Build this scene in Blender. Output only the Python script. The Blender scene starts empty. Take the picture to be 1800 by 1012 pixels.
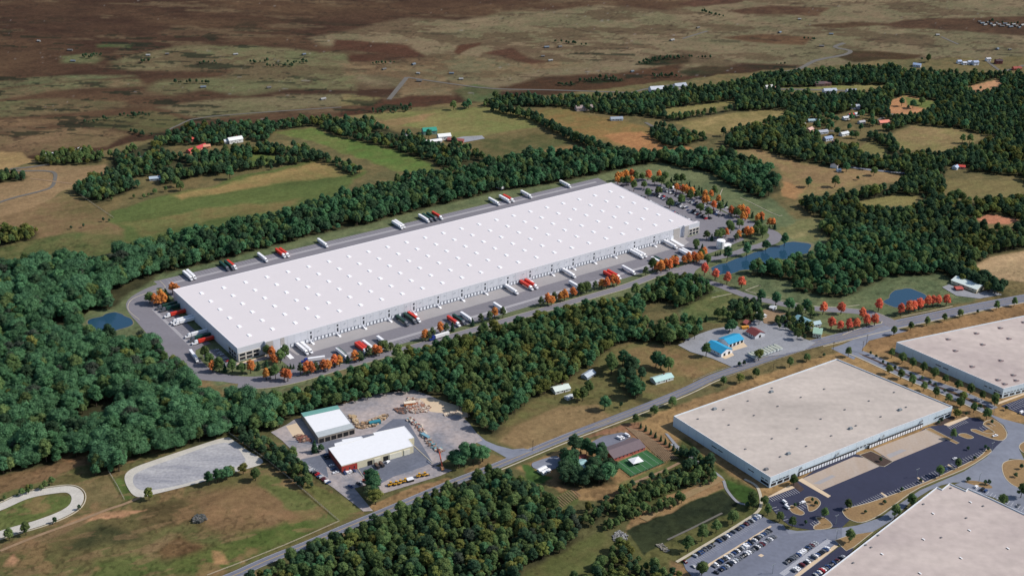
import bpy, math, random
import numpy as np
from mathutils import Matrix, Vector
random.seed(7); rng = np.random.default_rng(7)
C = bpy.context.scene.collection
S = bpy.context.scene
# ---------------------------------------------------------------- camera
F, PITCH, ROLL, CH = 2367.4, .4386, .0225, 652.35       # photo-pixel focal length, tilt, height above ground (m)
cam = bpy.data.cameras.new('camera'); camo = bpy.data.objects.new('camera', cam); C.objects.link(camo)
cam.sensor_width = 36; cam.lens = F/1800*36; cam.clip_start = 5; cam.clip_end = 60000
camo.matrix_world = Matrix.Translation((0, 0, CH)) @ Matrix.Rotation(math.pi/2-PITCH, 4, 'X') @ Matrix.Rotation(ROLL, 4, 'Z')
S.camera = camo
# ---------------------------------------------------------------- light
SUN_AZ, SUN_EL = math.radians(4), math.radians(42)       # azimuth measured from +X towards +Y
w = bpy.data.worlds.new('World'); S.world = w; w.use_nodes = True
nt = w.node_tree; bg = nt.nodes['Background']; sky = nt.nodes.new('ShaderNodeTexSky')
sky.sky_type = 'NISHITA'; sky.sun_disc = False; sky.sun_elevation = SUN_EL; sky.sun_rotation = math.pi/2-SUN_AZ
nt.links.new(sky.outputs[0], bg.inputs[0]); bg.inputs[1].default_value = 0.115
sl = bpy.data.lights.new('sun', 'SUN'); sl.energy = 4.1; sl.angle = math.radians(.5); sl.color = (1, .945, .87)
so = bpy.data.objects.new('sun', sl); C.objects.link(so)
sd = Vector((math.cos(SUN_AZ)*math.cos(SUN_EL), math.sin(SUN_AZ)*math.cos(SUN_EL), math.sin(SUN_EL)))
so.rotation_euler = (-sd).to_track_quat('-Z', 'Y').to_euler(); so.location = (0, 0, 900)
S.view_settings.view_transform = 'Standard'; S.view_settings.look = 'None'; S.view_settings.gamma = 1
S.view_settings.use_curve_mapping = False; S.view_settings.exposure = 0.0
# ---------------------------------------------------------------- photo pixel -> ground point
cp, sp, cr, sr = math.cos(PITCH), math.sin(PITCH), math.cos(ROLL), math.sin(ROLL)
def G(x, y, h=0.0):
    a = (x-900)/F; b = -(y-506)/F
    a, b = cr*a-sr*b, sr*a+cr*b
    k = (CH-h)/(sp-b*cp)
    return (a*k, (cp+b*sp)*k)
CR = dict(o=(0, 0, 1), a=(0, 0, 2.993), b=(600, 0, 2.993), c=(1200, 0, 2.993), d=(0, 338, 2.993), e=(600, 338, 2.993), f=(1200, 338, 2.993),
          g=(0, 674, 2.993), h=(600, 674, 2.993), i=(1200, 674, 2.993), z4=(240, 480, 4.6), z5=(500, 520, 5.62), z6=(1150, 330, 5.953),
          z7=(1060, 290, 7.229), z8=(1550, 550, 5.952), z9=(1180, 780, 4.363), z10=(1180, 520, 6), z11=(460, 660, 5.623),
          z12=(900, 740, 5.625), z13=(540, 700, 5.06), z14=(1480, 840, 5.625), z15=(1480, 680, 4.819))
def Q(k, x, y, h=0.0):
    o = CR[k]; return G(o[0]+x/o[2], o[1]+y/o[2], h)
def QL(k, pts, h=0.0): return [Q(k, x, y, h) for x, y in pts]
def srgb(r, g, b):
    f = lambda c: (c/255/12.92) if c/255 <= .04045 else ((c/255+.055)/1.055)**2.4
    return (f(r), f(g), f(b))
WHH = 15.26
def T(o, label=None, cat=None, group=None, kind=None):
    if label: o['label'] = label
    if cat: o['category'] = cat
    if group: o['group'] = group
    if kind: o['kind'] = kind
    return o
ORD = 'first second third fourth fifth sixth seventh eighth ninth tenth eleventh twelfth thirteenth fourteenth fifteenth sixteenth seventeenth eighteenth nineteenth twentieth'.split()
def ordn(i):
    if i < 20: return ORD[i]
    t = {2: 'twenty', 3: 'thirty', 4: 'forty', 5: 'fifty'}[(i+1)//10]; u_ = (i+1) % 10
    return t+'-'+ORD[u_-1] if u_ else {'twenty': 'twentieth', 'thirty': 'thirtieth', 'forty': 'fortieth', 'fifty': 'fiftieth'}[t]
# ---------------------------------------------------------------- materials
def mat(name, rgb, rough=.85, var=.12, scale=.05, detail=6, spec=.3, rand=0.0, rgb2=None, stretch=None, metallic=0, bump=0, hue=0, streak=0, speck=0):
    m = bpy.data.materials.new(name); m.use_nodes = True; n = m.node_tree.nodes; l = m.node_tree.links
    p = n['Principled BSDF']; p.inputs['Roughness'].default_value = rough; p.inputs['Specular IOR Level'].default_value = spec
    p.inputs['Metallic'].default_value = metallic
    c1 = (*rgb, 1)
    if var == 0 and rgb2 is None and rand == 0: p.inputs['Base Color'].default_value = c1; return m
    geo = n.new('ShaderNodeNewGeometry'); mp = n.new('ShaderNodeMapping'); l.new(geo.outputs['Position'], mp.inputs[0])
    if stretch: mp.inputs['Rotation'].default_value[2] = stretch[0]; mp.inputs['Scale'].default_value = (stretch[1], stretch[2], 1)
    ns = n.new('ShaderNodeTexNoise'); ns.inputs['Scale'].default_value = scale; ns.inputs['Detail'].default_value = detail; ns.inputs['Roughness'].default_value = .65
    l.new(mp.outputs[0], ns.inputs['Vector'])
    rp = n.new('ShaderNodeValToRGB'); l.new(ns.outputs[0], rp.inputs[0])
    a = rp.color_ramp.elements
    a[0].position = .3; a[1].position = .72
    if rgb2 is None:
        a[0].color = (*[x*(1-var) for x in rgb], 1); a[1].color = (*[min(1, x*(1+var)) for x in rgb], 1)
    else: a[0].color = (*rgb, 1); a[1].color = (*rgb2, 1)
    out = rp.outputs[0]
    if streak:
        n2 = n.new('ShaderNodeTexNoise'); n2.inputs['Scale'].default_value = scale*9; n2.inputs['Detail'].default_value = 3; l.new(geo.outputs['Position'], n2.inputs['Vector'])
        mr = n.new('ShaderNodeMapRange'); l.new(n2.outputs[0], mr.inputs[0]); mr.inputs[1].default_value = .3; mr.inputs[2].default_value = .7
        mr.inputs[3].default_value = 1-streak; mr.inputs[4].default_value = 1+streak
        mx = n.new('ShaderNodeMix'); mx.data_type = 'RGBA'; mx.blend_type = 'MULTIPLY'; mx.inputs[0].default_value = 1
        l.new(out, mx.inputs[6]); l.new(mr.outputs[0], mx.inputs[7]); out = mx.outputs[2]
    if rand or hue:
        oi = n.new('ShaderNodeObjectInfo'); hs = n.new('ShaderNodeHueSaturation')
        m1 = n.new('ShaderNodeMapRange'); l.new(oi.outputs['Random'], m1.inputs[0]); m1.inputs[3].default_value = 1-rand; m1.inputs[4].default_value = 1+rand
        l.new(m1.outputs[0], hs.inputs['Value'])
        mm = n.new('ShaderNodeMath'); mm.operation = 'MULTIPLY'; mm.inputs[1].default_value = 7.31; l.new(oi.outputs['Random'], mm.inputs[0])
        fr = n.new('ShaderNodeMath'); fr.operation = 'FRACT'; l.new(mm.outputs[0], fr.inputs[0])
        m2 = n.new('ShaderNodeMapRange'); l.new(fr.outputs[0], m2.inputs[0]); m2.inputs[3].default_value = .5-hue; m2.inputs[4].default_value = .5+hue*.6
        l.new(m2.outputs[0], hs.inputs['Hue']); l.new(out, hs.inputs['Color']); out = hs.outputs[0]
    l.new(out, p.inputs['Base Color'])
    if bump:
        bp = n.new('ShaderNodeBump'); bp.inputs['Strength'].default_value = bump; bp.inputs['Distance'].default_value = 1
        l.new(ns.outputs[0], bp.inputs['Height']); l.new(bp.outputs[0], p.inputs['Normal'])
    return m
M = {}
U1 = .6266                                                 # heading of the long warehouse
M['asph'] = mat('campus_asphalt', srgb(124, 121, 127), .9, .09, .03, stretch=(-U1, .15, 1), streak=.05)
M['apron'] = mat('concrete_apron', srgb(158, 154, 154), .9, .06, .06, streak=.03)
M['strip'] = mat('concrete_strip', srgb(160, 157, 160), .9, .06, .05)
M['line'] = mat('paint_line', srgb(196, 196, 200), .8, .05, .5)
M['dimline'] = mat('worn_line', srgb(168, 168, 172), .8, .05, .5)
M['yellow'] = mat('yellow_line', srgb(190, 160, 80), .8, .05, .5)
M['kerb'] = mat('kerb_concrete', srgb(186, 176, 156), .9, .08, .2)
M['road'] = mat('road_asphalt', srgb(112, 114, 126), .9, .1, .03, streak=.06)
M['roadold'] = mat('old_asphalt', srgb(124, 128, 140), .9, .14, .02, streak=.08)
M['dark'] = mat('fresh_asphalt', srgb(50, 53, 74), .85, .1, .02, streak=.05)
M['gravel'] = mat('gravel', srgb(142, 143, 148), .95, .16, .05, streak=.1)
M['dirtyard'] = mat('yard_gravel', srgb(116, 120, 130), .95, .1, .028, detail=10, rgb2=srgb(186, 170, 162), streak=.16)
M['docks'] = mat('dock_concrete', srgb(168, 148, 130), .9, .1, .05, rgb2=srgb(176, 164, 154), stretch=(-.46, 1, .15), streak=.05)
M['tan'] = mat('pale_walk', srgb(206, 184, 156), .9, .05, .1)
M['mulch'] = mat('mulch_bed', srgb(74, 60, 54), .95, .2, .3)
M['drygrass'] = mat('dry_lawn', srgb(134, 108, 76), .95, .15, .06, rgb2=srgb(150, 122, 84), streak=.12)
M['lawn'] = mat('campus_lawn', srgb(82, 92, 62), .95, .15, .04, rgb2=srgb(100, 106, 72), streak=.1)
M['turf'] = mat('sports_turf', srgb(54, 98, 58), .95, .1, .1)
M['roof1'] = mat('membrane_roof', srgb(214, 207, 208), .75, .012, .01, streak=.008)
M['skyl'] = mat('skylight', (.95, .95, .97), .35, 0)
M['wall1'] = mat('tilt_panel', srgb(205, 207, 214), .85, .05, .08, streak=.02)
M['wall1b'] = mat('tilt_panel_tan', srgb(176, 172, 168), .85, .05, .08)
M['joint'] = mat('panel_joint', srgb(170, 172, 180), .9, 0)
M['coping'] = mat('metal_coping', srgb(228, 226, 230), .5, 0)
M['door'] = mat('dock_door', srgb(232, 236, 242), .5, .03, .5)
M['dock'] = mat('dock_seal', srgb(120, 124, 134), .9, 0)
M['glass'] = mat('dark_glass', (.02, .025, .035), .12, 0, spec=.6)
M['black'] = mat('black_rubber', (.02, .02, .022), .7, 0)
M['white'] = mat('white_paint', srgb(232, 232, 234), .5, .03, .3)
M['roof2'] = mat('ballast_roof', srgb(168, 158, 150), .95, .05, .02, detail=10, rgb2=srgb(200, 188, 178), stretch=(-.5, .35, 1), streak=.07)
M['roof3'] = mat('ballast_roof_pink', srgb(168, 154, 150), .95, .05, .014, detail=10, rgb2=srgb(201, 187, 178), stretch=(.6, .4, 1), streak=.08)
M['wall2'] = mat('painted_panel', srgb(206, 220, 230), .8, .05, .1, streak=.04)
M['grey'] = mat('grey_metal', srgb(140, 146, 150), .6, .1, .4)
M['hvac'] = mat('rooftop_unit', srgb(120, 120, 124), .6, .1, .4)
M['trunk'] = mat('bark', (.07, .05, .035), .95, .2, 1)
def leafmat(name, rgb, rgb2, rand, hue, scale=.25):
    m = mat(name, rgb, .9, .3, scale, rgb2=rgb2, rand=rand, hue=hue, spec=.1)
    n = m.node_tree.nodes; l = m.node_tree.links; p = n['Principled BSDF']; o = n['Material Output']
    tr = n.new('ShaderNodeBsdfTranslucent'); mx = n.new('ShaderNodeMixShader'); mx.inputs[0].default_value = .3
    src = p.inputs['Base Color'].links[0].from_socket; l.new(src, tr.inputs[0])
    l.new(p.outputs[0], mx.inputs[1]); l.new(tr.outputs[0], mx.inputs[2]); l.new(mx.outputs[0], o.inputs[0]); return m
M['lf_deep'] = leafmat('deep_green_leaves', (.040, .112, .056), (.135, .285, .130), .38, .014)
M['lf_mid'] = leafmat('green_leaves', (.056, .108, .042), (.195, .270, .095), .36, .018)
M['lf_dark'] = leafmat('dark_green_leaves', (.032, .072, .042), (.095, .170, .084), .3, .012)
M['lf_olive'] = leafmat('olive_leaves', (.100, .125, .036), (.25, .27, .075), .35, .03)
M['lf_light'] = leafmat('light_green_leaves', (.075, .115, .055), (.17, .21, .10), .2, .02)
M['lf_orange'] = leafmat('orange_leaves', (.58, .21, .06), (.90, .42, .13), .18, .02, .6)
M['lf_red'] = leafmat('red_leaves', (.66, .15, .08), (.92, .31, .17), .15, .012, .6)
M['lf_grand'] = leafmat('broad_crown_leaves', (.044, .120, .060), (.140, .280, .135), .22, .012)
M['lf_con'] = leafmat('conifer_needles', (.032, .078, .045), (.065, .13, .07), .2, .02)
M['lf_grey'] = leafmat('grey_green_leaves', (.045, .062, .045), (.09, .115, .08), .2, .02)
def water():
    m = bpy.data.materials.new('pond_water'); m.use_nodes = True; n = m.node_tree.nodes; l = m.node_tree.links; p = n['Principled BSDF']
    p.inputs['Base Color'].default_value = (.022, .066, .115, 1); p.inputs['Roughness'].default_value = .06; p.inputs['IOR'].default_value = 1.33
    p.inputs['Specular IOR Level'].default_value = .7
    ns = n.new('ShaderNodeTexNoise'); ns.inputs['Scale'].default_value = .5; g = n.new('ShaderNodeNewGeometry'); l.new(g.outputs['Position'], ns.inputs['Vector'])
    bp = n.new('ShaderNodeBump'); bp.inputs['Strength'].default_value = .25; bp.inputs['Distance'].default_value = .15; l.new(ns.outputs[0], bp.inputs['Height']); l.new(bp.outputs[0], p.inputs['Normal'])
    return m
M['water'] = water()
# ---------------------------------------------------------------- mesh builder
class MB:
    def __init__(s): s.v = []; s.f = []; s.mi = []
    def poly(s, pts, mi=0):
        b = len(s.v); s.v += [tuple(p) for p in pts]; s.f.append(tuple(range(b, b+len(pts)))); s.mi.append(mi)
    def prism(s, pts, z0, z1, mi=0, top=None, bottom=True, sides=True):
        n = len(pts)
        ar = sum(pts[i][0]*pts[(i+1) % n][1]-pts[(i+1) % n][0]*pts[i][1] for i in range(n))
        if ar < 0: pts = pts[::-1]
        b = len(s.v); s.v += [(p[0], p[1], z0) for p in pts]+[(p[0], p[1], z1) for p in pts]
        if sides:
            for i in range(n): j = (i+1) % n; s.f.append((b+i, b+j, b+n+j, b+n+i)); s.mi.append(mi)
        s.f.append(tuple(range(b+n, b+2*n))); s.mi.append(mi if top is None else top)
        if bottom: s.f.append(tuple(range(b+n-1, b-1, -1))); s.mi.append(mi)
    def box(s, x0, x1, y0, y1, z0, z1, mi=0): s.prism([(x0, y0), (x1, y0), (x1, y1), (x0, y1)], z0, z1, mi)
    def cyl(s, cx, cy, z0, z1, r0, r1=None, n=12, mi=0):
        r1 = r0 if r1 is None else r1; b = len(s.v)
        for z, r in ((z0, r0), (z1, r1)):
            for k in range(n): a = 2*math.pi*k/n; s.v.append((cx+r*math.cos(a), cy+r*math.sin(a), z))
        for k in range(n): j = (k+1) % n; s.f.append((b+k, b+j, b+n+j, b+n+k)); s.mi.append(mi)
        s.f.append(tuple(range(b+n, b+2*n))); s.mi.append(mi)
    def bar(s, p, q, r, mi=0):
        p = Vector(p); q = Vector(q); d = (q-p).normalized(); a = d.orthogonal().normalized()*r; c = d.cross(a)
        b = len(s.v)
        for e in (p, q):
            for k in (a+c, -a+c, -a-c, a-c): s.v.append(tuple(e+k))
        for k in range(4): j = (k+1) % 4; s.f.append((b+k, b+j, b+4+j, b+4+k)); s.mi.append(mi)
        s.f += [(b+3, b+2, b+1, b), (b+4, b+5, b+6, b+7)]; s.mi += [mi, mi]
    def wheel(s, x, y, z, r, w_, mi=0):                       # axle along y
        b = len(s.v); n = 10
        for yy in (y-w_/2, y+w_/2):
            for k in range(n): a = 2*math.pi*k/n; s.v.append((x+r*math.cos(a), yy, z+r*math.sin(a)))
        for k in range(n): j = (k+1) % n; s.f.append((b+k, b+j, b+n+j, b+n+k)); s.mi.append(mi)
        s.f += [tuple(range(b+n-1, b-1, -1)), tuple(range(b+n, b+2*n))]; s.mi += [mi, mi]
    def mesh(s, name, mats):
        me = bpy.data.meshes.new(name); me.from_pydata(s.v, [], s.f)
        for m in (mats if isinstance(mats, (list, tuple)) else [mats]): me.materials.append(M[m] if isinstance(m, str) else m)
        me.polygons.foreach_set('material_index', s.mi); me.update(); return me
    def build(s, name, mats, parent=None):
        o = bpy.data.objects.new(name, s.mesh(name, mats)); C.objects.link(o)
        if parent: o.parent = parent
        return o
def empty(name, x=0, y=0, z=0, rz=0):
    o = bpy.data.objects.new(name, None); C.objects.link(o); o.location = (x, y, z); o.rotation_euler = (0, 0, rz); o.empty_display_size = 1; return o
def copy_tree(o, parent=None):
    c = o.copy(); C.objects.link(c); c.parent = parent
    for ch in o.children: copy_tree(ch, c)
    return c
# ---------------------------------------------------------------- 2-D tools
def smooth(pts, closed=False, n=6):
    P = [Vector(p) for p in pts]; out = []; N = len(P)
    for i in range(N if closed else N-1):
        if closed: a, b, c, d = P[(i-1) % N], P[i], P[(i+1) % N], P[(i+2) % N]
        else: a, b, c, d = P[max(i-1, 0)], P[i], P[i+1], P[min(i+2, N-1)]
        for k in range(n):
            t = k/n; out.append(tuple(.5*((2*b)+(-a+c)*t+(2*a-5*b+4*c-d)*t*t+(-a+3*b-3*c+d)*t**3)))
    if not closed: out.append(tuple(P[-1]))
    return out
def offset(pts, d, closed=False):
    out = []; n = len(pts)
    for i in range(n):
        a = Vector(pts[(i-1) % n] if (closed or i > 0) else pts[i]); b = Vector(pts[(i+1) % n] if (closed or i < n-1) else pts[i])
        t = (b-a).normalized(); out.append((pts[i][0]-t.y*d, pts[i][1]+t.x*d))
    return out
ZC = [.06]
def nz(): ZC[0] += .002; return ZC[0]
def sheet(name, pts, m, closed_smooth=0, kerb=None, label_kind='structure'):
    if closed_smooth: pts = smooth(pts, True, closed_smooth)
    z = nz(); mb = MB(); mb.poly([(x, y, z) for x, y in (pts if area(pts) > 0 else pts[::-1])])
    o = mb.build(name, m); T(o, kind='structure')
    if kerb: ribbon('kerb', pts+[pts[0]], kerb, 'kerb', h=.15)
    return o
def area(p): return sum(p[i][0]*p[(i+1) % len(p)][1]-p[(i+1) % len(p)][0]*p[i][1] for i in range(len(p)))
def ribbon(name, pts, width, m, h=0, sm=0, off=0, tagit=True):
    if sm: pts = smooth(pts, False, sm)
    ws = width if isinstance(width, (list, tuple)) else None
    if ws:
        n = len(pts); ww = np.interp(np.linspace(0, 1, n), np.linspace(0, 1, len(ws)), ws)
    else: ww = [width]*len(pts)
    c = offset(pts, off) if off else pts
    A = offset(c, .5); n = len(c)
    L_ = [(c[i][0]+(A[i][0]-c[i][0])*ww[i], c[i][1]+(A[i][1]-c[i][1])*ww[i]) for i in range(n)]
    R_ = [(c[i][0]-(A[i][0]-c[i][0])*ww[i], c[i][1]-(A[i][1]-c[i][1])*ww[i]) for i in range(n)]
    mb = MB(); z = nz()+h
    for i in range(n-1):
        mb.poly([(*R_[i], z), (*R_[i+1], z), (*L_[i+1], z), (*L_[i], z)])
        if h: 
            mb.poly([(*R_[i], 0), (*R_[i+1], 0), (*R_[i+1], z), (*R_[i], z)]); mb.poly([(*L_[i+1], 0), (*L_[i], 0), (*L_[i], z), (*L_[i+1], z)])
    o = mb.build(name, m)
    if tagit: T(o, kind='structure')
    return o
def lines(name, segs, w_, m):
    mb = MB(); z = nz()
    for (a, b) in segs:
        a = Vector(a); b = Vector(b); t = (b-a).normalized(); n_ = Vector((-t.y, t.x))*w_/2
        mb.poly([(*(a-n_), z), (*(b-n_), z), (*(b+n_), z), (*(a+n_), z)])
    return T(mb.build(name, m), kind='structure')
def inside(pts, poly):
    x, y = pts[:, 0], pts[:, 1]; c = np.zeros(len(x), bool); n = len(poly)
    for i in range(n):
        x1, y1 = poly[i]; x2, y2 = poly[(i+1) % n]
        if y1 == y2: continue
        c ^= ((y1 > y) != (y2 > y)) & (x < (x2-x1)*(y-y1)/(y2-y1)+x1)
    return c
def edist(pts, poly, closed=True):
    d = np.full(len(pts), 1e9); n = len(poly)
    for i in range(n if closed else n-1):
        a = np.array(poly[i], float); b = np.array(poly[(i+1) % n], float); ab = b-a; L2 = max(ab@ab, 1e-9)
        t = np.clip(((pts-a)@ab)/L2, 0, 1); d = np.minimum(d, np.hypot(*(pts-a-t[:, None]*ab).T))
    return d
def vnoise(x, y, seed=0):
    xi = np.floor(x).astype(np.int64); yi = np.floor(y).astype(np.int64); fx = x-xi; fy = y-yi
    def h(i, j):
        k = (i*374761393+j*668265263+seed*1442695041) & 0xffffffff; k = ((k ^ (k >> 13))*1274126177) & 0xffffffff
        return ((k ^ (k >> 16)) & 0xffff)/65535.
    sx = fx*fx*(3-2*fx); sy = fy*fy*(3-2*fy)
    a = h(xi, yi)*(1-sx)+h(xi+1, yi)*sx; b = h(xi, yi+1)*(1-sx)+h(xi+1, yi+1)*sx
    return a*(1-sy)+b*sy
def fbm(x, y, s, oct_=4, seed=0, g=.55):
    r = 0; a = 1; t = 0; f_ = 1/s
    for o in range(oct_): r = r+a*vnoise(x*f_, y*f_, seed+o*17); t += a; a *= g; f_ *= 2.03
    return r/t
# ---------------------------------------------------------------- local frame of the long warehouse
A1, B1, C1, D1 = G(303.7, 508.8, WHH), G(417, 611.8, WHH), G(1221.5, 390.2, WHH), G(1075, 320.8, WHH)
B1 = np.array(B1); uv = np.array(C1)-B1; LEN = float(np.hypot(*uv)); uv = uv/LEN; vv = np.array([-uv[1], uv[0]]); DEP = 165.0
def L1(u, v): return (float(B1[0]+uv[0]*u+vv[0]*v), float(B1[1]+uv[1]*u+vv[1]*v))
def inv1(p): q = np.array(p)-B1; return float(q@uv), float(q@vv)
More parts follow.
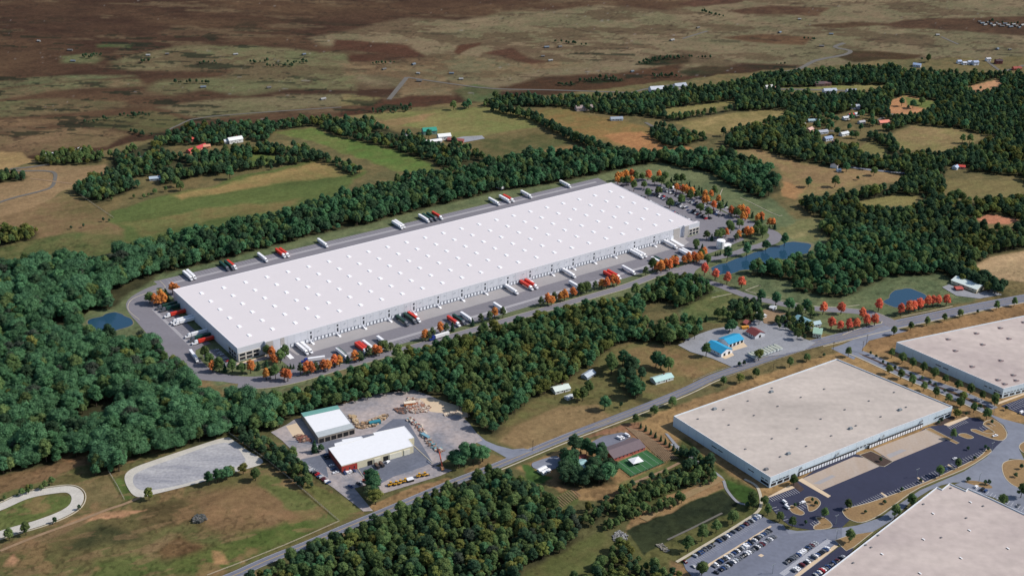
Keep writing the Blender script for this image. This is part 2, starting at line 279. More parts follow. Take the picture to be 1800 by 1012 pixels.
# ---------------------------------------------------------------- ground sheet with painted earth colours
#FIELDS: (crop, points, colour, second colour, softness m, [stretch])
FL = [
 # far plain
 ('o', [(545,66),(600,57),(650,44),(720,30),(800,36),(880,24),(960,20),(1060,8),(1180,18),(1330,-10),(1900,-10),(1900,165),(1400,135),(1150,150),(880,160),(760,158),(640,150),(560,120),(700,112),(740,102),(720,92),(640,96),(570,80)], (113,98,76), (98,92,68), 20),
 ('a', [(-50,440),(150,410),(700,390),(730,400),(300,440),(-50,470)], (88,92,64), (96,88,64), 12),
 ('a', [(-50,480),(350,440),(740,410),(780,450),(400,470),(100,510),(-50,530)], (92,92,64), (104,90,66), 12),
 ('a', [(-50,540),(300,525),(640,530),(660,560),(300,600),(-50,625)], (88,88,60), (100,86,62), 12),
 ('a', [(-50,640),(430,605),(450,620),(180,660),(-50,680)], (118,94,70), (104,84,60), 12),
 ('a', [(150,690),(400,665),(700,700),(560,760),(380,770),(60,840),(-50,820),(-50,700),(60,700)], (120,97,72), (106,90,64), 14),
 ('a', [(320,300),(520,280),(560,310),(520,340),(340,335)], (86,88,60), (96,84,62), 14),
 ('a', [(600,330),(700,290),(900,245),(1250,235),(1500,245),(1690,280),(1850,275),(1850,480),(1500,470),(1300,500),(1080,470),(900,500),(760,470),(860,415),(1180,400),(1250,360),(900,370),(640,360)], (100,90,66), (90,90,62), 18),
 ('a', [(510,235),(700,230),(690,250),(520,250)], (70,84,50), (88,80,58), 10),
 ('a', [(800,560),(1100,520),(1500,505),(1850,500),(1850,560),(1500,585),(1250,610),(1050,625),(930,600)], (104,94,70), (94,90,64), 14),
 ('a', [(440,640),(600,610),(800,590),(980,640),(900,690),(780,715),(680,690),(500,670)], (96,88,60), (82,82,52), 12),
 ('b', [(-20,340),(300,320),(500,290),(700,300),(1000,320),(1250,320),(1300,350),(1000,380),(700,440),(600,470),(560,520),(280,520),(330,420),(200,400),(-20,400)], (98,92,68), (110,92,68), 14),
 ('b', [(580,480),(700,450),(820,470),(800,520),(760,545),(640,530)], (70,86,54), (82,84,56), 10),
 ('b', [(-20,500),(200,520),(160,560),(-20,565)], (98,94,62), (110,96,66), 10),
 # brown scrub inside the plain
 ('b', [(-20,210),(90,215),(330,245),(430,300),(250,320),(40,335),(60,300),(220,290),(100,275),(-20,270)], (82,56,42), (72,48,36), 10),
 ('b', [(570,280),(600,245),(730,225),(720,240),(640,270),(600,290)], (84,58,42), (74,50,38), 6),
 ('b', [(740,280),(900,250),(1010,310),(1100,330),(1000,340),(860,300)], (86,60,46), (78,54,40), 10),
 ('b', [(800,465),(1000,410),(1250,390),(1450,385),(1800,330),(1800,430),(1500,480),(1150,490)], (76,54,38), (62,46,32), 14),
 ('b', [(150,560),(350,505),(560,505),(640,560),(600,580),(300,590),(100,620),(-20,640),(-20,600)], (80,54,40), (68,46,34), 10),
 ('b', [(160,585),(230,555),(370,560),(300,585)], (26,40,22), (34,44,26), 4),
 ('b', [(80,555),(160,553),(170,565),(90,568)], (26,40,22), (34,44,26), 4),
 ('b', [(1550,340),(1660,290),(1850,290),(1850,330),(1650,345)], (38,44,26), (50,48,32), 8),
 ('b', [(1230,425),(1400,405),(1480,425),(1300,440)], (26,38,20), (40,42,28), 5),
 ('b', [(1130,440),(1220,435),(1200,450),(1150,452)], (26,38,20), (40,42,28), 5),
 ('c', [(-20,395),(300,330),(620,340),(560,385),(400,420),(150,430),(-20,440)], (74,52,38), (60,44,30), 12),
 ('c', [(-20,370),(100,340),(250,350),(200,385),(40,390)], (48,50,32), (60,50,34), 8),
 ('c', [(200,190),(400,175),(700,200),(640,240),(350,220),(220,200)], (80,58,42), (92,70,50), 10),
 ('c', [(240,60),(460,30),(760,40),(700,80),(500,70),(300,75)], (78,56,42), (88,68,50), 10),
 ('c', [(600,130),(900,110),(1100,125),(800,150)], (72,54,38), (82,64,46), 8),
 ('c', [(1050,130),(1300,95),(1850,90),(1850,190),(1500,160),(1200,150)], (70,52,38), (80,60,44), 10),
 ('c', [(780,300),(900,270),(1260,290),(1200,320),(900,335)], (72,54,36), (60,50,32), 8),
 ('c', [(-20,20),(100,0),(380,0),(300,25),(60,40)], (76,54,42), (84,60,46), 8),
 ('c', [(1180,340),(1380,310),(1560,310),(1640,350),(1500,365),(1300,360)], (84,92,50), (100,98,58), 6),
 # middle ground
 ('o', [(-90,310),(60,285),(240,250),(600,206),(700,192),(840,180),(1000,164),(1340,124),(1560,106),(1950,96),(1950,700),(-90,700)], (94, 90, 60), (112, 98, 66), 6),
 ('o', [(-30,268),(42,268),(60,288),(-30,306)], (150,124,86), (136,116,78), 5),
 ('o', [(-30,306),(90,290),(188,290),(182,308),(126,330),(98,345),(60,372),(-30,392)], (136,112,82), (120,102,74), 5),
 ('o', [(-30,388),(70,360),(132,336),(196,384),(236,430),(150,452),(-30,474)], (122,100,72), (104,94,62), 6),
 ('o', [(-30,440),(60,420),(130,408),(240,415),(260,430),(120,460),(-30,478)], (84,92,54), (100,94,60), 8),
 ('o', [(190,372),(280,347),(360,330),(440,305),(560,284),(620,290),(640,302),(610,335),(560,365),(480,388),(380,408),(240,440),(215,420)], (90, 100, 56), (78, 90, 50), 6),
 ('o', [(300,346),(400,322),(500,300),(570,286),(632,300),(590,312),(480,326),(380,340),(310,352)], (146, 122, 80), (120, 110, 68), 10),
 ('o', [(210,395),(330,370),(520,350),(500,368),(360,390),(250,412)], (116,104,66), (96,98,58), 10),
 ('o', [(355,282),(430,266),(520,268),(570,274),(480,288),(400,298),(362,294)], (92,106,54), (110,108,62), 5),
 ('o', [(480,234),(555,224),(600,240),(690,262),(765,282),(760,306),(700,302),(610,270),(560,252)], (104,110,62), (84,104,52), 6),
 ('o', [(640,205),(720,196),(860,188),(915,190),(940,206),(932,226),(860,236),(800,250),(730,225),(690,218)], (118,110,70), (102,104,62), 8),
 ('o', [(660,215),(760,198),(740,212),(690,226)], (146,118,84), (126,110,74), 6),
 ('o', [(815,252),(932,226),(1020,258),(970,276),(890,284),(830,262)], (82,84,52), (98,88,58), 6),
 ('o', [(900,280),(960,262),(1020,252),(1015,262),(930,288)], (138,108,72), (104,92,60), 8),
 ('o', [(935,196),(985,188),(1080,210),(1142,226),(1175,246),(1215,264),(1110,266),(1040,242),(960,214)], (136,108,68), (104,96,58), 8),
 ('o', [(1060,240),(1120,232),(1180,248),(1215,264),(1120,266)], (158,114,76), (146,110,72), 6),
 ('o', [(1165,190),(1290,176),(1300,184),(1175,204)], (134,122,78), (120,114,70), 4),
 ('o', [(1185,216),(1290,199),(1385,192),(1378,202),(1250,238),(1230,236)], (124,114,72), (138,120,80), 5),
 ('o', [(1290,266),(1330,262),(1400,284),(1470,296),(1560,300),(1592,310),(1570,322),(1480,332),(1400,350),(1380,335),(1368,292)], (136,112,80), (120,110,70), 6),
 ('o', [(1375,320),(1420,330),(1400,350),(1380,345)], (160,122,84), (146,116,80), 5),
 ('o', [(1563,236),(1600,220),(1680,226),(1738,241),(1715,252),(1650,266),(1590,264)], (134,114,80), (118,110,70), 5),
 ('o', [(1500,262),(1535,245),(1562,266),(1545,278)], (124,112,74), (110,106,66), 4),
 ('o', [(1562,180),(1590,168),(1645,180),(1605,202),(1566,198)], (186,136,100), (166,122,86), 4),
 ('o', [(1695,155),(1750,138),(1762,150),(1720,162)], (182,138,104), (164,124,90), 4),
 ('o', [(1500,355),(1580,338),(1628,345),(1600,362),(1520,364)], (132,120,76), (118,112,70), 4),
 ('o', [(1716,386),(1740,376),(1790,385),(1780,394),(1735,395)], (186,128,98), (170,116,90), 3),
 ('o', [(1690,475),(1740,452),(1830,436),(1830,500),(1760,492)], (174,146,112), (152,130,98), 5),
 ('o', [(1660,312),(1800,318),(1830,340),(1700,348),(1660,335)], (118,106,70), (104,98,62), 5),
 ('o', [(1300,150),(1420,146),(1500,150),(1560,153),(1500,162),(1400,162)], (104,108,62), (120,112,72), 3),
 ('o', [(1590,170),(1700,190),(1690,200),(1600,185)], (104,110,62), (90,100,54), 4),
 # campus lawn
 ('o', [(140,560),(160,540),(215,505),(262,480),(390,438),(560,402),(700,362),(870,334),(1000,312),(1080,290),(1180,286),(1300,300),(1400,386),(1480,386),(1450,420),(1520,480),(1650,475),(1720,525),(1560,560),(1480,592),(1340,570),(1300,560),(1200,560),(1180,520),(1080,540),(900,590),(700,665),(480,712),(400,690),(330,650),(250,600),(190,600),(150,590)], (88,100,70), (102,108,76), 8),
 ('f', [(0,560),(100,540),(240,510),(420,590),(400,660),(200,690),(0,660)], (84,98,58), (104,104,66), 5),
 ('o', [(1400,386),(1480,384),(1450,412),(1400,432),(1390,420)], (120,112,76), (104,106,70), 4),
 ('f', [(640,140),(780,140),(700,190),(560,240),(480,200)], (108,110,72), (124,116,80), 5),
 # south of the campus
 ('o', [(860,770),(880,745),(930,700),(990,680),(1040,625),(1130,600),(1200,600),(1250,600),(1330,640),(1240,672),(1120,730),(1000,780),(930,800)], (112,98,66), (96,94,58), 5),
 ('o', [(878,775),(900,750),(990,712),(1050,712),(1080,738),(1000,768),(925,795)], (132,110,78), (120,102,72), 5),
 ('o', [(1080,620),(1150,605),(1290,640),(1220,665),(1150,650)], (134,108,76), (110,98,64), 6),
 ('o', [(905,820),(1080,760),(1110,745),(1250,690),(1440,628),(1540,602),(1600,590),(1900,505),(1900,700),(1760,760),(1350,880),(1240,830),(1150,880),(1010,880)], (134,108,76), (148,120,82), 4),
 ('o', [(1520,602),(1560,588),(1900,505),(1900,570),(1570,622),(1530,618)], (128,102,72), (142,112,78), 4),
 ('z12', [(650,190),(900,90),(1110,20),(1250,0),(1700,390),(1540,400),(1320,250),(1100,90)], (140,104,80), (128,96,70), 3),
 ('z12', [(90,420),(160,420),(240,480),(390,560),(300,620),(160,620)], (58,84,40), (70,94,48), 3),
 ('z12', [(1040,610),(1170,560),(1510,420),(1600,390),(1690,400),(1560,500),(1160,640)], (84,98,54), (120,104,70), 3),
 ('z12', [(400,760),(580,670),(660,790),(580,870),(430,850)], (82,92,52), (100,98,62), 3),
 ('i', [(0,280),(150,400),(250,480),(400,560),(440,680),(200,860),(0,950),(-200,1010),(-500,1010),(-400,900),(-100,700),(-200,600),(-100,420)], (78,84,48), (92,90,54), 6),
 ('i', [(-280,720),(-100,600),(200,490),(225,545),(30,630),(-200,760),(-300,780)], (150,120,86), (128,108,74), 2),
 ('i', [(-300,770),(-100,690),(30,630),(210,560),(290,620),(240,680),(-30,800),(-200,900)], (38,46,32), (50,56,36), 2),
 ('i', [(230,500),(380,560),(400,600),(330,640),(250,580)], (52,74,34), (62,86,40), 3),
 ('o', [(925,1000),(990,965),(1060,930),(1120,1000),(1000,1060),(900,1060)], (104,98,62), (86,90,52), 5),
 ('o', [(1180,985),(1215,1000),(1240,1040),(1180,1040)], (146,116,86), (130,106,76), 4),
 # south west fields
 ('o', [(-60,1100),(-60,840),(60,820),(160,795),(215,830),(420,760),(500,810),(560,850),(645,905),(520,960),(395,1015),(300,1100)], (102,92,60), (86,88,52), 6),
 ('o', [(-40,845),(60,820),(168,794),(160,812),(60,850),(-40,880)], (124,98,72), (112,90,64), 3),
 ('g', [(240,400),(510,358),(500,375),(360,410)], (176,128,92), (150,112,80), 3),
 ('g', [(960,600),(1300,530),(1500,540),(1650,640),(1500,760),(1200,800),(1050,760),(1020,660)], (122,98,70), (104,88,58), 14),
 ('g', [(760,640),(960,610),(1060,680),(1000,740),(720,760)], (80,70,46), (98,84,56), 10),
 ('g', [(820,860),(940,800),(1100,850),(1040,930),(860,920)], (88,68,46), (104,82,56), 10),
 ('g', [(1150,840),(1300,790),(1600,700),(1750,720),(1500,850),(1300,930),(1080,1000),(850,1000),(900,940)], (78,92,46), (94,96,54), 10),
 ('g', [(400,1010),(700,900),(900,780),(940,790),(820,880),(560,990),(480,1040)], (134,112,82), (112,98,66), 6),
 ('g', [(330,745),(480,680),(760,660),(640,700),(500,720),(370,755)], (188,142,108), (160,124,92), 3),
 ('g', [(1110,880),(1170,880),(1200,940),(1120,945)], (170,132,92), (130,108,74), 4),
 ('g', [(0,850),(300,760),(480,700),(450,740),(200,850),(0,900)], (118,96,70), (104,90,62), 5),
 ('g', [(20,960),(60,900),(110,930),(60,960)], (182,138,106), (150,116,86), 4),
 ('g', [(330,860),(520,740),(680,780),(740,820),(560,850),(360,880)], (64,66,42), (84,78,50), 10),
 ('g', [(500,940),(750,900),(900,960),(850,1030),(450,1030)], (80,92,48), (90,96,54), 10),
 ('g', [(-60,640),(200,580),(390,590),(380,640),(180,720),(-60,790)], (86,98,52), (98,104,60), 5),
 ('g', [(400,540),(560,480),(700,600),(500,650),(400,640)], (108,98,66), (120,104,72), 6),
 ('g', [(600,520),(640,500),(740,580),(660,610)], (74,90,46), (84,98,52), 4),
 ('g', [(1400,440),(1560,560),(1785,720),(1650,760),(1500,640),(1350,520)], (92,98,56), (104,98,62), 6),
 ('g', [(1540,500),(1700,560),(1920,640),(1780,735)], (102,104,60), (118,108,72), 4),
 ('h', [(140,640),(380,540),(560,500),(640,520),(600,560),(300,650),(180,670)], (150,118,86), (130,106,74), 3),
 ('h', [(640,450),(790,375),(870,390),(820,430),(660,490)], (128,106,74), (112,98,66), 3),
]
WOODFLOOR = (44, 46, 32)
WOODS = [  # name, crop, polygon, spacing(m), tree size, species weights, label
 ('left_woodland', 'o', [(-60,462),(80,458),(160,450),(210,440),(262,424),(292,470),(274,490),(225,518),(200,541),(156,556),(145,572),(172,588),(222,600),(246,590),(290,606),(322,628),(344,650),(350,674),(400,690),(486,700),(480,748),(404,762),(340,782),(250,800),(222,812),(205,832),(150,836),(168,796),(60,822),(-60,848)], 8.6, 1.15, dict(grand=3.2, deep=4, dark=1.2, mid=1.6, grey=.5, olive=.3), 'dense deep green broadleaf wood left of the long warehouse'),
 ('tree_belt', 'o', [(262,424),(350,404),(480,378),(560,354),(640,330),(760,300),(800,296),(860,285),(900,272),(980,266),(1080,266),(1200,266),(1290,268),(1372,298),(1384,330),(1340,352),(1290,330),(1240,300),(1200,296),(1160,284),(1090,298),(1000,318),(870,337),(760,363),(640,395),(560,411),(440,443),(380,459),(290,480)], 7.8, 0.92, dict(deep=5, dark=3, mid=2), 'dark tree belt behind the long warehouse'),
 ('north_west_woodland', 'o', [(128,330),(160,312),(186,296),(190,270),(245,250),(330,222),(430,214),(560,208),(640,208),(720,232),(790,248),(836,262),(860,284),(800,300),(768,292),(690,262),(600,240),(552,222),(482,230),(470,250),(530,256),(600,282),(640,300),(620,310),(560,280),(440,270),(440,290),(400,300),(340,312),(300,322),(240,332),(170,358),(134,345)], 7.8, 0.74, dict(deep=2, dark=4, mid=3, olive=1), 'dark wood around the farmhouses at upper left'),
 ('field_copse', 'o', [(55,282),(110,262),(180,262),(182,284),(140,290),(60,290)], 7.5, 0.72, dict(mid=3, olive=2, light=1), 'copse at the far edge of the tan fields on the left'),
 ('edge_copse', 'o', [(-40,300),(30,300),(58,306),(40,318),(-40,324)], 7.5, 0.72, dict(mid=3, dark=2), 'small copse at the left edge beside the curving lane'),
 ('yellowing_copse', 'o', [(-40,404),(60,398),(70,406),(64,418),(0,434),(-40,436)], 8, 0.85, dict(olive=4, mid=1), 'yellowing copse in the fields at the left edge'),
 ('north_woodland', 'o', [(842,188),(870,168),(1000,170),(1130,164),(1300,142),(1340,128),(1420,124),(1560,112),(1600,124),(1700,128),(1830,128),(1830,245),(1740,240),(1680,225),(1600,218),(1560,236),(1570,215),(1500,195),(1480,200),(1400,205),(1290,235),(1180,262),(1140,240),(1150,215),(1250,240),(1380,200),(1370,192),(1290,195),(1180,214),(1160,208),(1140,205),(1070,202),(1010,192),(980,188)], 7.6, 0.72, dict(dark=5, deep=1, mid=3, olive=.6), 'dark wood along the edge of the brown plain'),
 ('east_woodland', 'o', [(1270,262),(1290,226),(1380,200),(1450,200),(1500,226),(1560,236),(1600,264),(1700,252),(1740,242),(1830,240),(1830,432),(1740,448),(1712,466),(1740,500),(1790,515),(1760,520),(1700,500),(1650,480),(1560,480),(1500,470),(1470,424),(1436,402),(1450,388),(1384,352),(1400,345),(1480,330),(1570,320),(1592,310),(1560,300),(1470,295),(1400,284),(1330,262)], 8.0, 0.82, dict(dark=4, mid=3, olive=1.6), 'broad wood with yellowing trees on the right'),
 ('pond_woodland', 'o', [(1296,474),(1340,466),(1395,450),(1432,446),(1450,424),(1468,408),(1560,400),(1650,430),(1670,462),(1640,482),(1560,486),(1520,506),(1480,524),(1400,512),(1390,492),(1330,486),(1290,476)], 9.2, 0.92, dict(deep=4, mid=2), 'rounded green trees between the two eastern ponds'),
 ('central_woodland', 'o', [(472,704),(560,672),(640,645),(760,608),(850,580),(990,545),(1110,520),(1140,498),(1210,486),(1262,505),(1240,522),(1190,545),(1180,530),(1130,534),(1130,560),(1190,590),(1180,606),(1100,600),(1060,622),(1030,650),(960,690),(930,706),(880,752),(872,768),(840,752),(820,730),(780,694),(700,690),(600,712),(530,728),(500,745),(474,760),(440,760),(450,720)], 7.2, 0.86, dict(deep=3, mid=4, olive=1.2), 'wood between the long warehouse and the road'),
 ('south_woodland', 'o', [(430,1012),(470,1000),(600,930),(660,905),(720,880),(790,848),(830,826),(880,828),(950,850),(966,880),(1000,905),(1030,940),(990,968),(925,1000),(900,1080),(380,1080)], 6.9, 0.8, dict(mid=5, dark=2, olive=1, deep=1, grey=.3), 'mixed wood at the bottom below the road'),
 ('stream_thicket', 'o', [(1010,912),(1040,885),(1110,850),(1180,826),(1230,808),(1262,830),(1250,850),(1170,866),(1100,890),(1040,925)], 6.2, 0.52, dict(mid=4, dark=2, olive=1), 'thicket below the green playground'),
 ('corner_thicket', 'o', [(980,1030),(1040,1000),(1080,960),(1100,955),(1130,985),(1200,1005),(1210,1060),(960,1060)], 7, 0.7, dict(mid=4, dark=2, olive=1), 'thicket at the bottom edge left of the car park'),
 ('hedge_belt', 'o', [(405,752),(450,768),(480,780),(525,815),(545,840),(530,855),(505,842),(470,812),(430,785)], 6.5, 0.7, dict(dark=4, mid=2), 'dark belt between the gravel lot and the stone yard'),
 ('orchard', 'z12', [(480,370),(560,300),(640,290),(850,310),(900,390),(1030,510),(1040,600),(900,620),(760,655),(560,660),(410,590),(480,470)], 8.2, 1.12, dict(dark=4, deep=3), 'big dark trees beside the brown-roofed building'),
 ('lane_wood', 'e', [(1840,990),(1600,960),(1500,900),(1490,960),(1440,1010),(1540,1090),(1600,1120),(1700,1080)], 10, 1.0, dict(dark=3, deep=2), 'trees around the white houses north of the road'),
 ('shed_thicket', 'z10', [(0,220),(120,220),(290,260),(420,330),(300,420),(180,480),(0,520),(-100,500),(-140,380),(-60,250)], 9, 0.95, dict(mid=3, deep=2), 'trees left of the blue-roofed workshop'),
 ('yard_thicket', 'z10', [(1090,250),(1270,230),(1290,280),(1480,320),(1470,370),(1380,440),(1280,400),(1180,370),(1080,340)], 7, .62, dict(mid=3, olive=1, dark=2), 'scrub beside the green-roofed house'),
 ('shop_thicket', 'z10', [(600,150),(730,110),(830,90),(980,110),(960,150),(860,170),(970,230),(960,300),(880,330),(800,260),(700,270),(560,300),(640,190)], 8, .85, dict(dark=3, mid=3), 'trees behind the red-roofed workshop'),
]
HEDGES = [
 ('b', [(165, 585), (370, 562)], 26, 9, .42, dict(dark=1)),
 ('b', [(1570, 335), (1680, 305), (1800, 300)], 18, 9, .42, dict(dark=1)),
 ('b', [(1250, 428), (1380, 412), (1480, 422)], 16, 9, .42, dict(dark=1)),
 ('b', [(1140, 445), (1210, 440)], 14, 9, .42, dict(dark=1)),
 ('a', [(630, 606), (790, 598)], 12, 9, .42, dict(dark=1)),
 ('a', [(440, 640), (560, 622)], 10, 9, .42, dict(dark=1)),
 ('a', [(1310, 328), (1420, 315)], 12, 9, .42, dict(dark=1)),
 ('a', [(1500, 328), (1620, 320)], 14, 9, .42, dict(dark=1)),
 ('a', [(1400, 345), (1560, 342)], 8, 9, .42, dict(dark=1)),
 ('a', [(440, 300), (540, 283)], 14, 9, .42, dict(dark=1)),
 ('a', [(660, 685), (800, 708)], 12, 9, .42, dict(dark=1)),
 ('a', [(1040, 328), (1160, 326)], 8, 9, .42, dict(dark=1)),
 ('a', [(740, 320), (790, 314)], 12, 9, .42, dict(dark=1)),
 ('a', [(920, 432), (1100, 430)], 8, 9, .42, dict(dark=1)),
 ('b', [(160, 332), (280, 325)], 8, 9, .42, dict(dark=1)),
 ('b', [(1110, 212), (1300, 235)], 8, 9, .42, dict(dark=1)),
 ('b', [(1640, 395), (1796, 398)], 14, 9, .42, dict(dark=1)),
 ('c', [(100, 60), (230, 85)], 10, 9, .42, dict(dark=1)),
 ('c', [(490, 330), (560, 336)], 8, 9, .42, dict(dark=1)),
 ('c', [(630, 200), (700, 205)], 8, 9, .42, dict(dark=1)),
 ('c', [(1550, 110), (1796, 125)], 6, 9, .42, dict(dark=1)),
 ('c', [(0, 300), (150, 300)], 8, 9, .42, dict(dark=1)),
 # crop, polyline, width m, spacing, size, species
 ('o', [(868,192),(935,206),(1000,240),(1060,262),(1110,275)], 14, 7, .8, dict(dark=3, mid=2)),
 ('o', [(370,304),(480,288),(570,276)], 14, 8, .85, dict(dark=3, mid=2)),
 ('o', [(0,604-268),(10,336)], 2, 9, .6, dict(mid=1)),
 ('c', [(0,590),(150,570),(400,530)], 18, 8, .9, dict(dark=3, mid=2)),
 ('o', [(160,352),(250,345),(330,322)], 5, 12, .55, dict(mid=2)),
 ('a', [(1060,830),(1250,800),(1450,790)], 10, 8, .8, dict(dark=1)),
 ('g', [(0,610),(150,560),(290,520)], 6, 7, .45, dict(olive=2, mid=1)),
 ('z10', [(680,730),(800,690),(900,650),(1060,620),(1150,590)], 4, 6, .4, dict(mid=1, olive=1)),
 ('z12', [(1000,900),(1150,820),(1400,720),(1560,640),(1780,560)], 14, 7, .6, dict(mid=3, olive=1)),
 ('h', [(1420,160),(1560,110),(1640,80)], 9, 6, .6, dict(dark=1)),
 ('f', [(1400,400),(1500,450),(1700,520)], 22, 8, .9, dict(dark=2)),
 ('i', [(0,350),(60,400),(150,440)], 12, 7, .7, dict(mid=2, dark=1)),
 ('h', [(1380,760),(1480,700),(1796,600)], 10, 6, .5, dict(mid=2)),
]
CLEAR = [  # no trees here
 ('o', [(1128,662),(1150,650),(1195,646),(1205,680),(1160,696),(1130,690)]),
 ('a', [(820,790),(900,770),(1100,760),(1190,770),(1190,740),(1260,730),(1380,750),(1360,770),(1240,775),(1060,810),(1000,820),(860,800)]),
 ('a', [(690,940),(780,930),(830,930),(840,960),(780,980),(700,960)]),
 ('c', [(420,465),(660,460),(790,450),(1070,450),(1070,465),(930,480),(780,500),(600,480),(430,475)]),
 ('o', [(1562,178),(1590,168),(1650,180),(1610,202),(1566,200)]), ('o', [(1695,155),(1750,138),(1766,150),(1720,163)]),
 ('o', [(1563,238),(1600,222),(1680,228),(1738,243),(1715,254),(1650,268),(1590,266)]),
 ('o', [(1500,262),(1535,245),(1562,266),(1545,278)]),
 ('o', [(1500,356),(1580,342),(1628,347),(1600,364),(1520,366)]), ('o', [(1712,386),(1740,376),(1795,387),(1782,400),(1735,400)]),
 ('o', [(1660,316),(1800,322),(1830,342),(1700,350),(1660,340)]), ('o', [(1290,266),(1330,262),(1400,284),(1470,296),(1560,300),(1594,312),(1570,326),(1480,336),(1400,355),(1378,345),(1364,292)]),
 ('o', [(1185,216),(1290,201),(1385,194),(1378,204),(1250,238),(1230,236)]), ('o', [(1165,192),(1290,178),(1300,186),(1175,204)]),
 ('c', [(640,640),(720,620),(830,620),(900,560),(960,590),(1100,640),(1000,700),(930,770),(860,740),(740,770),(700,720),(640,690)]),
 ('c', [(1390,880),(1500,870),(1500,910),(1400,910)]), ('b', [(420,680),(560,680),(640,740),(560,760),(430,750)]),
 ('c', [(1380,900),(1796,930),(1796,960),(1380,960)]), ('z6', [(930,110),(1330,300),(1440,280),(1340,180),(1250,170)]),
 ('d', [(400,690),(470,620),(560,615),(660,620),(730,660),(740,720),(620,750),(520,740)]),
 ('z12', [(620,330),(760,330),(780,500),(650,500)]),
 ('g', [(640,480),(760,420),(1000,350),(1200,280),(1390,420),(1250,470),(1000,540),(720,600)]),
]
def gcol(c): return np.array(srgb(*c))
def make_ground():
    Y = [800]; 
    while Y[-1] < 3600: Y.append(Y[-1]+1.15*Y[-1]**2/(1347*652)*1.0)
    Y = np.array([-9000, -2500, -400, 300, 650, 730]+Y+[3900, 4600, 6000, 9000, 16000, 32000.])
    t = np.linspace(-.46, .46, 1050); t = np.r_[-12, -5, -2, -1.2, -.8, -.6, t, .6, .8, 1.2, 2, 5, 12]
    YY, TT = np.meshgrid(Y, t, indexing='ij'); XX = TT*np.maximum(YY, 700)
    P = np.c_[XX.ravel(), YY.ravel()]; x, y = P.T
    n1 = fbm(x, y, 90, 5, 1); n2 = fbm(x, y, 14, 4, 5); n3 = fbm(x+y*.3, y*2.2, 260, 5, 9); n4 = fbm(x, y, 5, 2, 11)
    wx = x+(fbm(x, y, 40, 3, 21)-.5)*26; wy = y+(fbm(x, y, 40, 3, 22)-.5)*26
    fwx = x+(fbm(x, y, 150, 5, 31)-.5)*170; fwy = y+(fbm(x, y, 150, 5, 32)-.5)*170
    W = np.c_[wx, wy]; FW = np.c_[fwx, fwy]; LW = np.c_[x+(n2-.5)*7, y+(fbm(x, y, 14, 3, 6)-.5)*7]
    far = np.clip((n3-.36)/.3, 0, 1)[:, None]
    col = gcol((62, 44, 33))*(1-far)+gcol((86, 66, 48))*far
    st = np.clip((fbm(x*.5+y*.2, y*1.6, 60, 5, 41)-.60)/.08, 0, 1)[:, None]*.6; col = col*(1-st)+gcol((104, 88, 66))*st
    base = np.clip((1300-y)/60, 0, 1)[:, None]; col = col*(1-base)+gcol((92, 90, 58))*base
    def paint(poly, ca, cb, soft, Wp, far_=False):
        nonlocal col
        pa = np.array(poly); lo = pa.min(0)-soft-30; hi = pa.max(0)+soft+30
        k = np.where((x > lo[0]-90*far_) & (x < hi[0]+90*far_) & (y > lo[1]-90*far_) & (y < hi[1]+90*far_))[0]
        if not len(k): return
        q = Wp[k]; d = edist(q, poly); d = np.where(inside(q, poly), d, -d)
        a = np.clip(d/soft*.5+.5, 0, 1); a = (a*a*(3-2*a))[:, None]
        nn = np.clip((n1[k]*.55+n2[k]*.45-.36)/.26, 0, 1)[:, None]
        c = gcol(ca)*(1-nn)+gcol(cb)*nn
        col[k] = col[k]*(1-a)+c*a
    for cr_, pts, ca, cb, soft in FL:
        if pts[0] == (-90,310):   # scrub, gullies and hedge lines of the far plain, before the farmland in front of it
            f_ = np.clip((y-1500)/200, 0, 1); xs = x*.55+y*.10
            a1 = np.clip((fbm(xs+fwx*.25, y*1.35+fwy*.2, 85, 6, 61, .62)-.535)/.035, 0, 1)*f_; col = col*(1-(a1*.55*np.clip((y-1900)/500,.5,1))[:, None])+gcol((74, 54, 40))*(a1*.55*np.clip((y-1900)/500,.5,1))[:, None]
            a2 = np.clip((fbm(xs, y*1.8, 34, 5, 63, .65)-.60)/.03, 0, 1)*f_*np.clip((fbm(x, y, 220, 3, 64)-.42)/.06, 0, 1)*np.clip((2700-y)/300, 0, 1); col = col*(1-a2[:, None]*.8)+gcol((28, 36, 24))*(a2*.8)[:, None]
            rg_ = 1-np.abs(fbm(xs+30, y*1.5, 75, 4, 65)*2-1); a3 = np.clip((rg_-.972)/.02, 0, 1)*f_*.6; col = col*(1-a3[:, None])+gcol((56, 44, 34))*a3[:, None]
            a4 = np.clip((vnoise(xs/3.5, y/7., 66)-.93)/.05, 0, 1)*f_*np.clip((fbm(x, y, 120, 3, 67)-.53)/.04, 0, 1)*.35; col = col*(1-a4[:, None])+gcol((150, 146, 144))*a4[:, None]
            col = col*(1+(.34*(fbm(xs, y*2.2, 16, 4, 68, .7)-.5)*f_)[:, None])
        poly = QL(cr_, pts); yy = np.mean([p[1] for p in poly]); isfar = yy > 1950 and cr_ in 'abco' and (ca[0] < 121)
        if isfar and ca[1] > 85 : ca = tuple(min(255, v*1.08) for v in ca); cb = tuple(v*1.05 for v in cb)
        paint(poly, ca, cb, soft*(.7 if isfar else .6), FW*.22+P*.78 if isfar else (W if yy > 1500 else LW), isfar)
    cl_ = np.zeros(len(x), bool)
    for k_, p_ in CLEAR: cl_ |= inside(P, QL(k_, p_)) | inside(P, QL(k_, p_, 5))
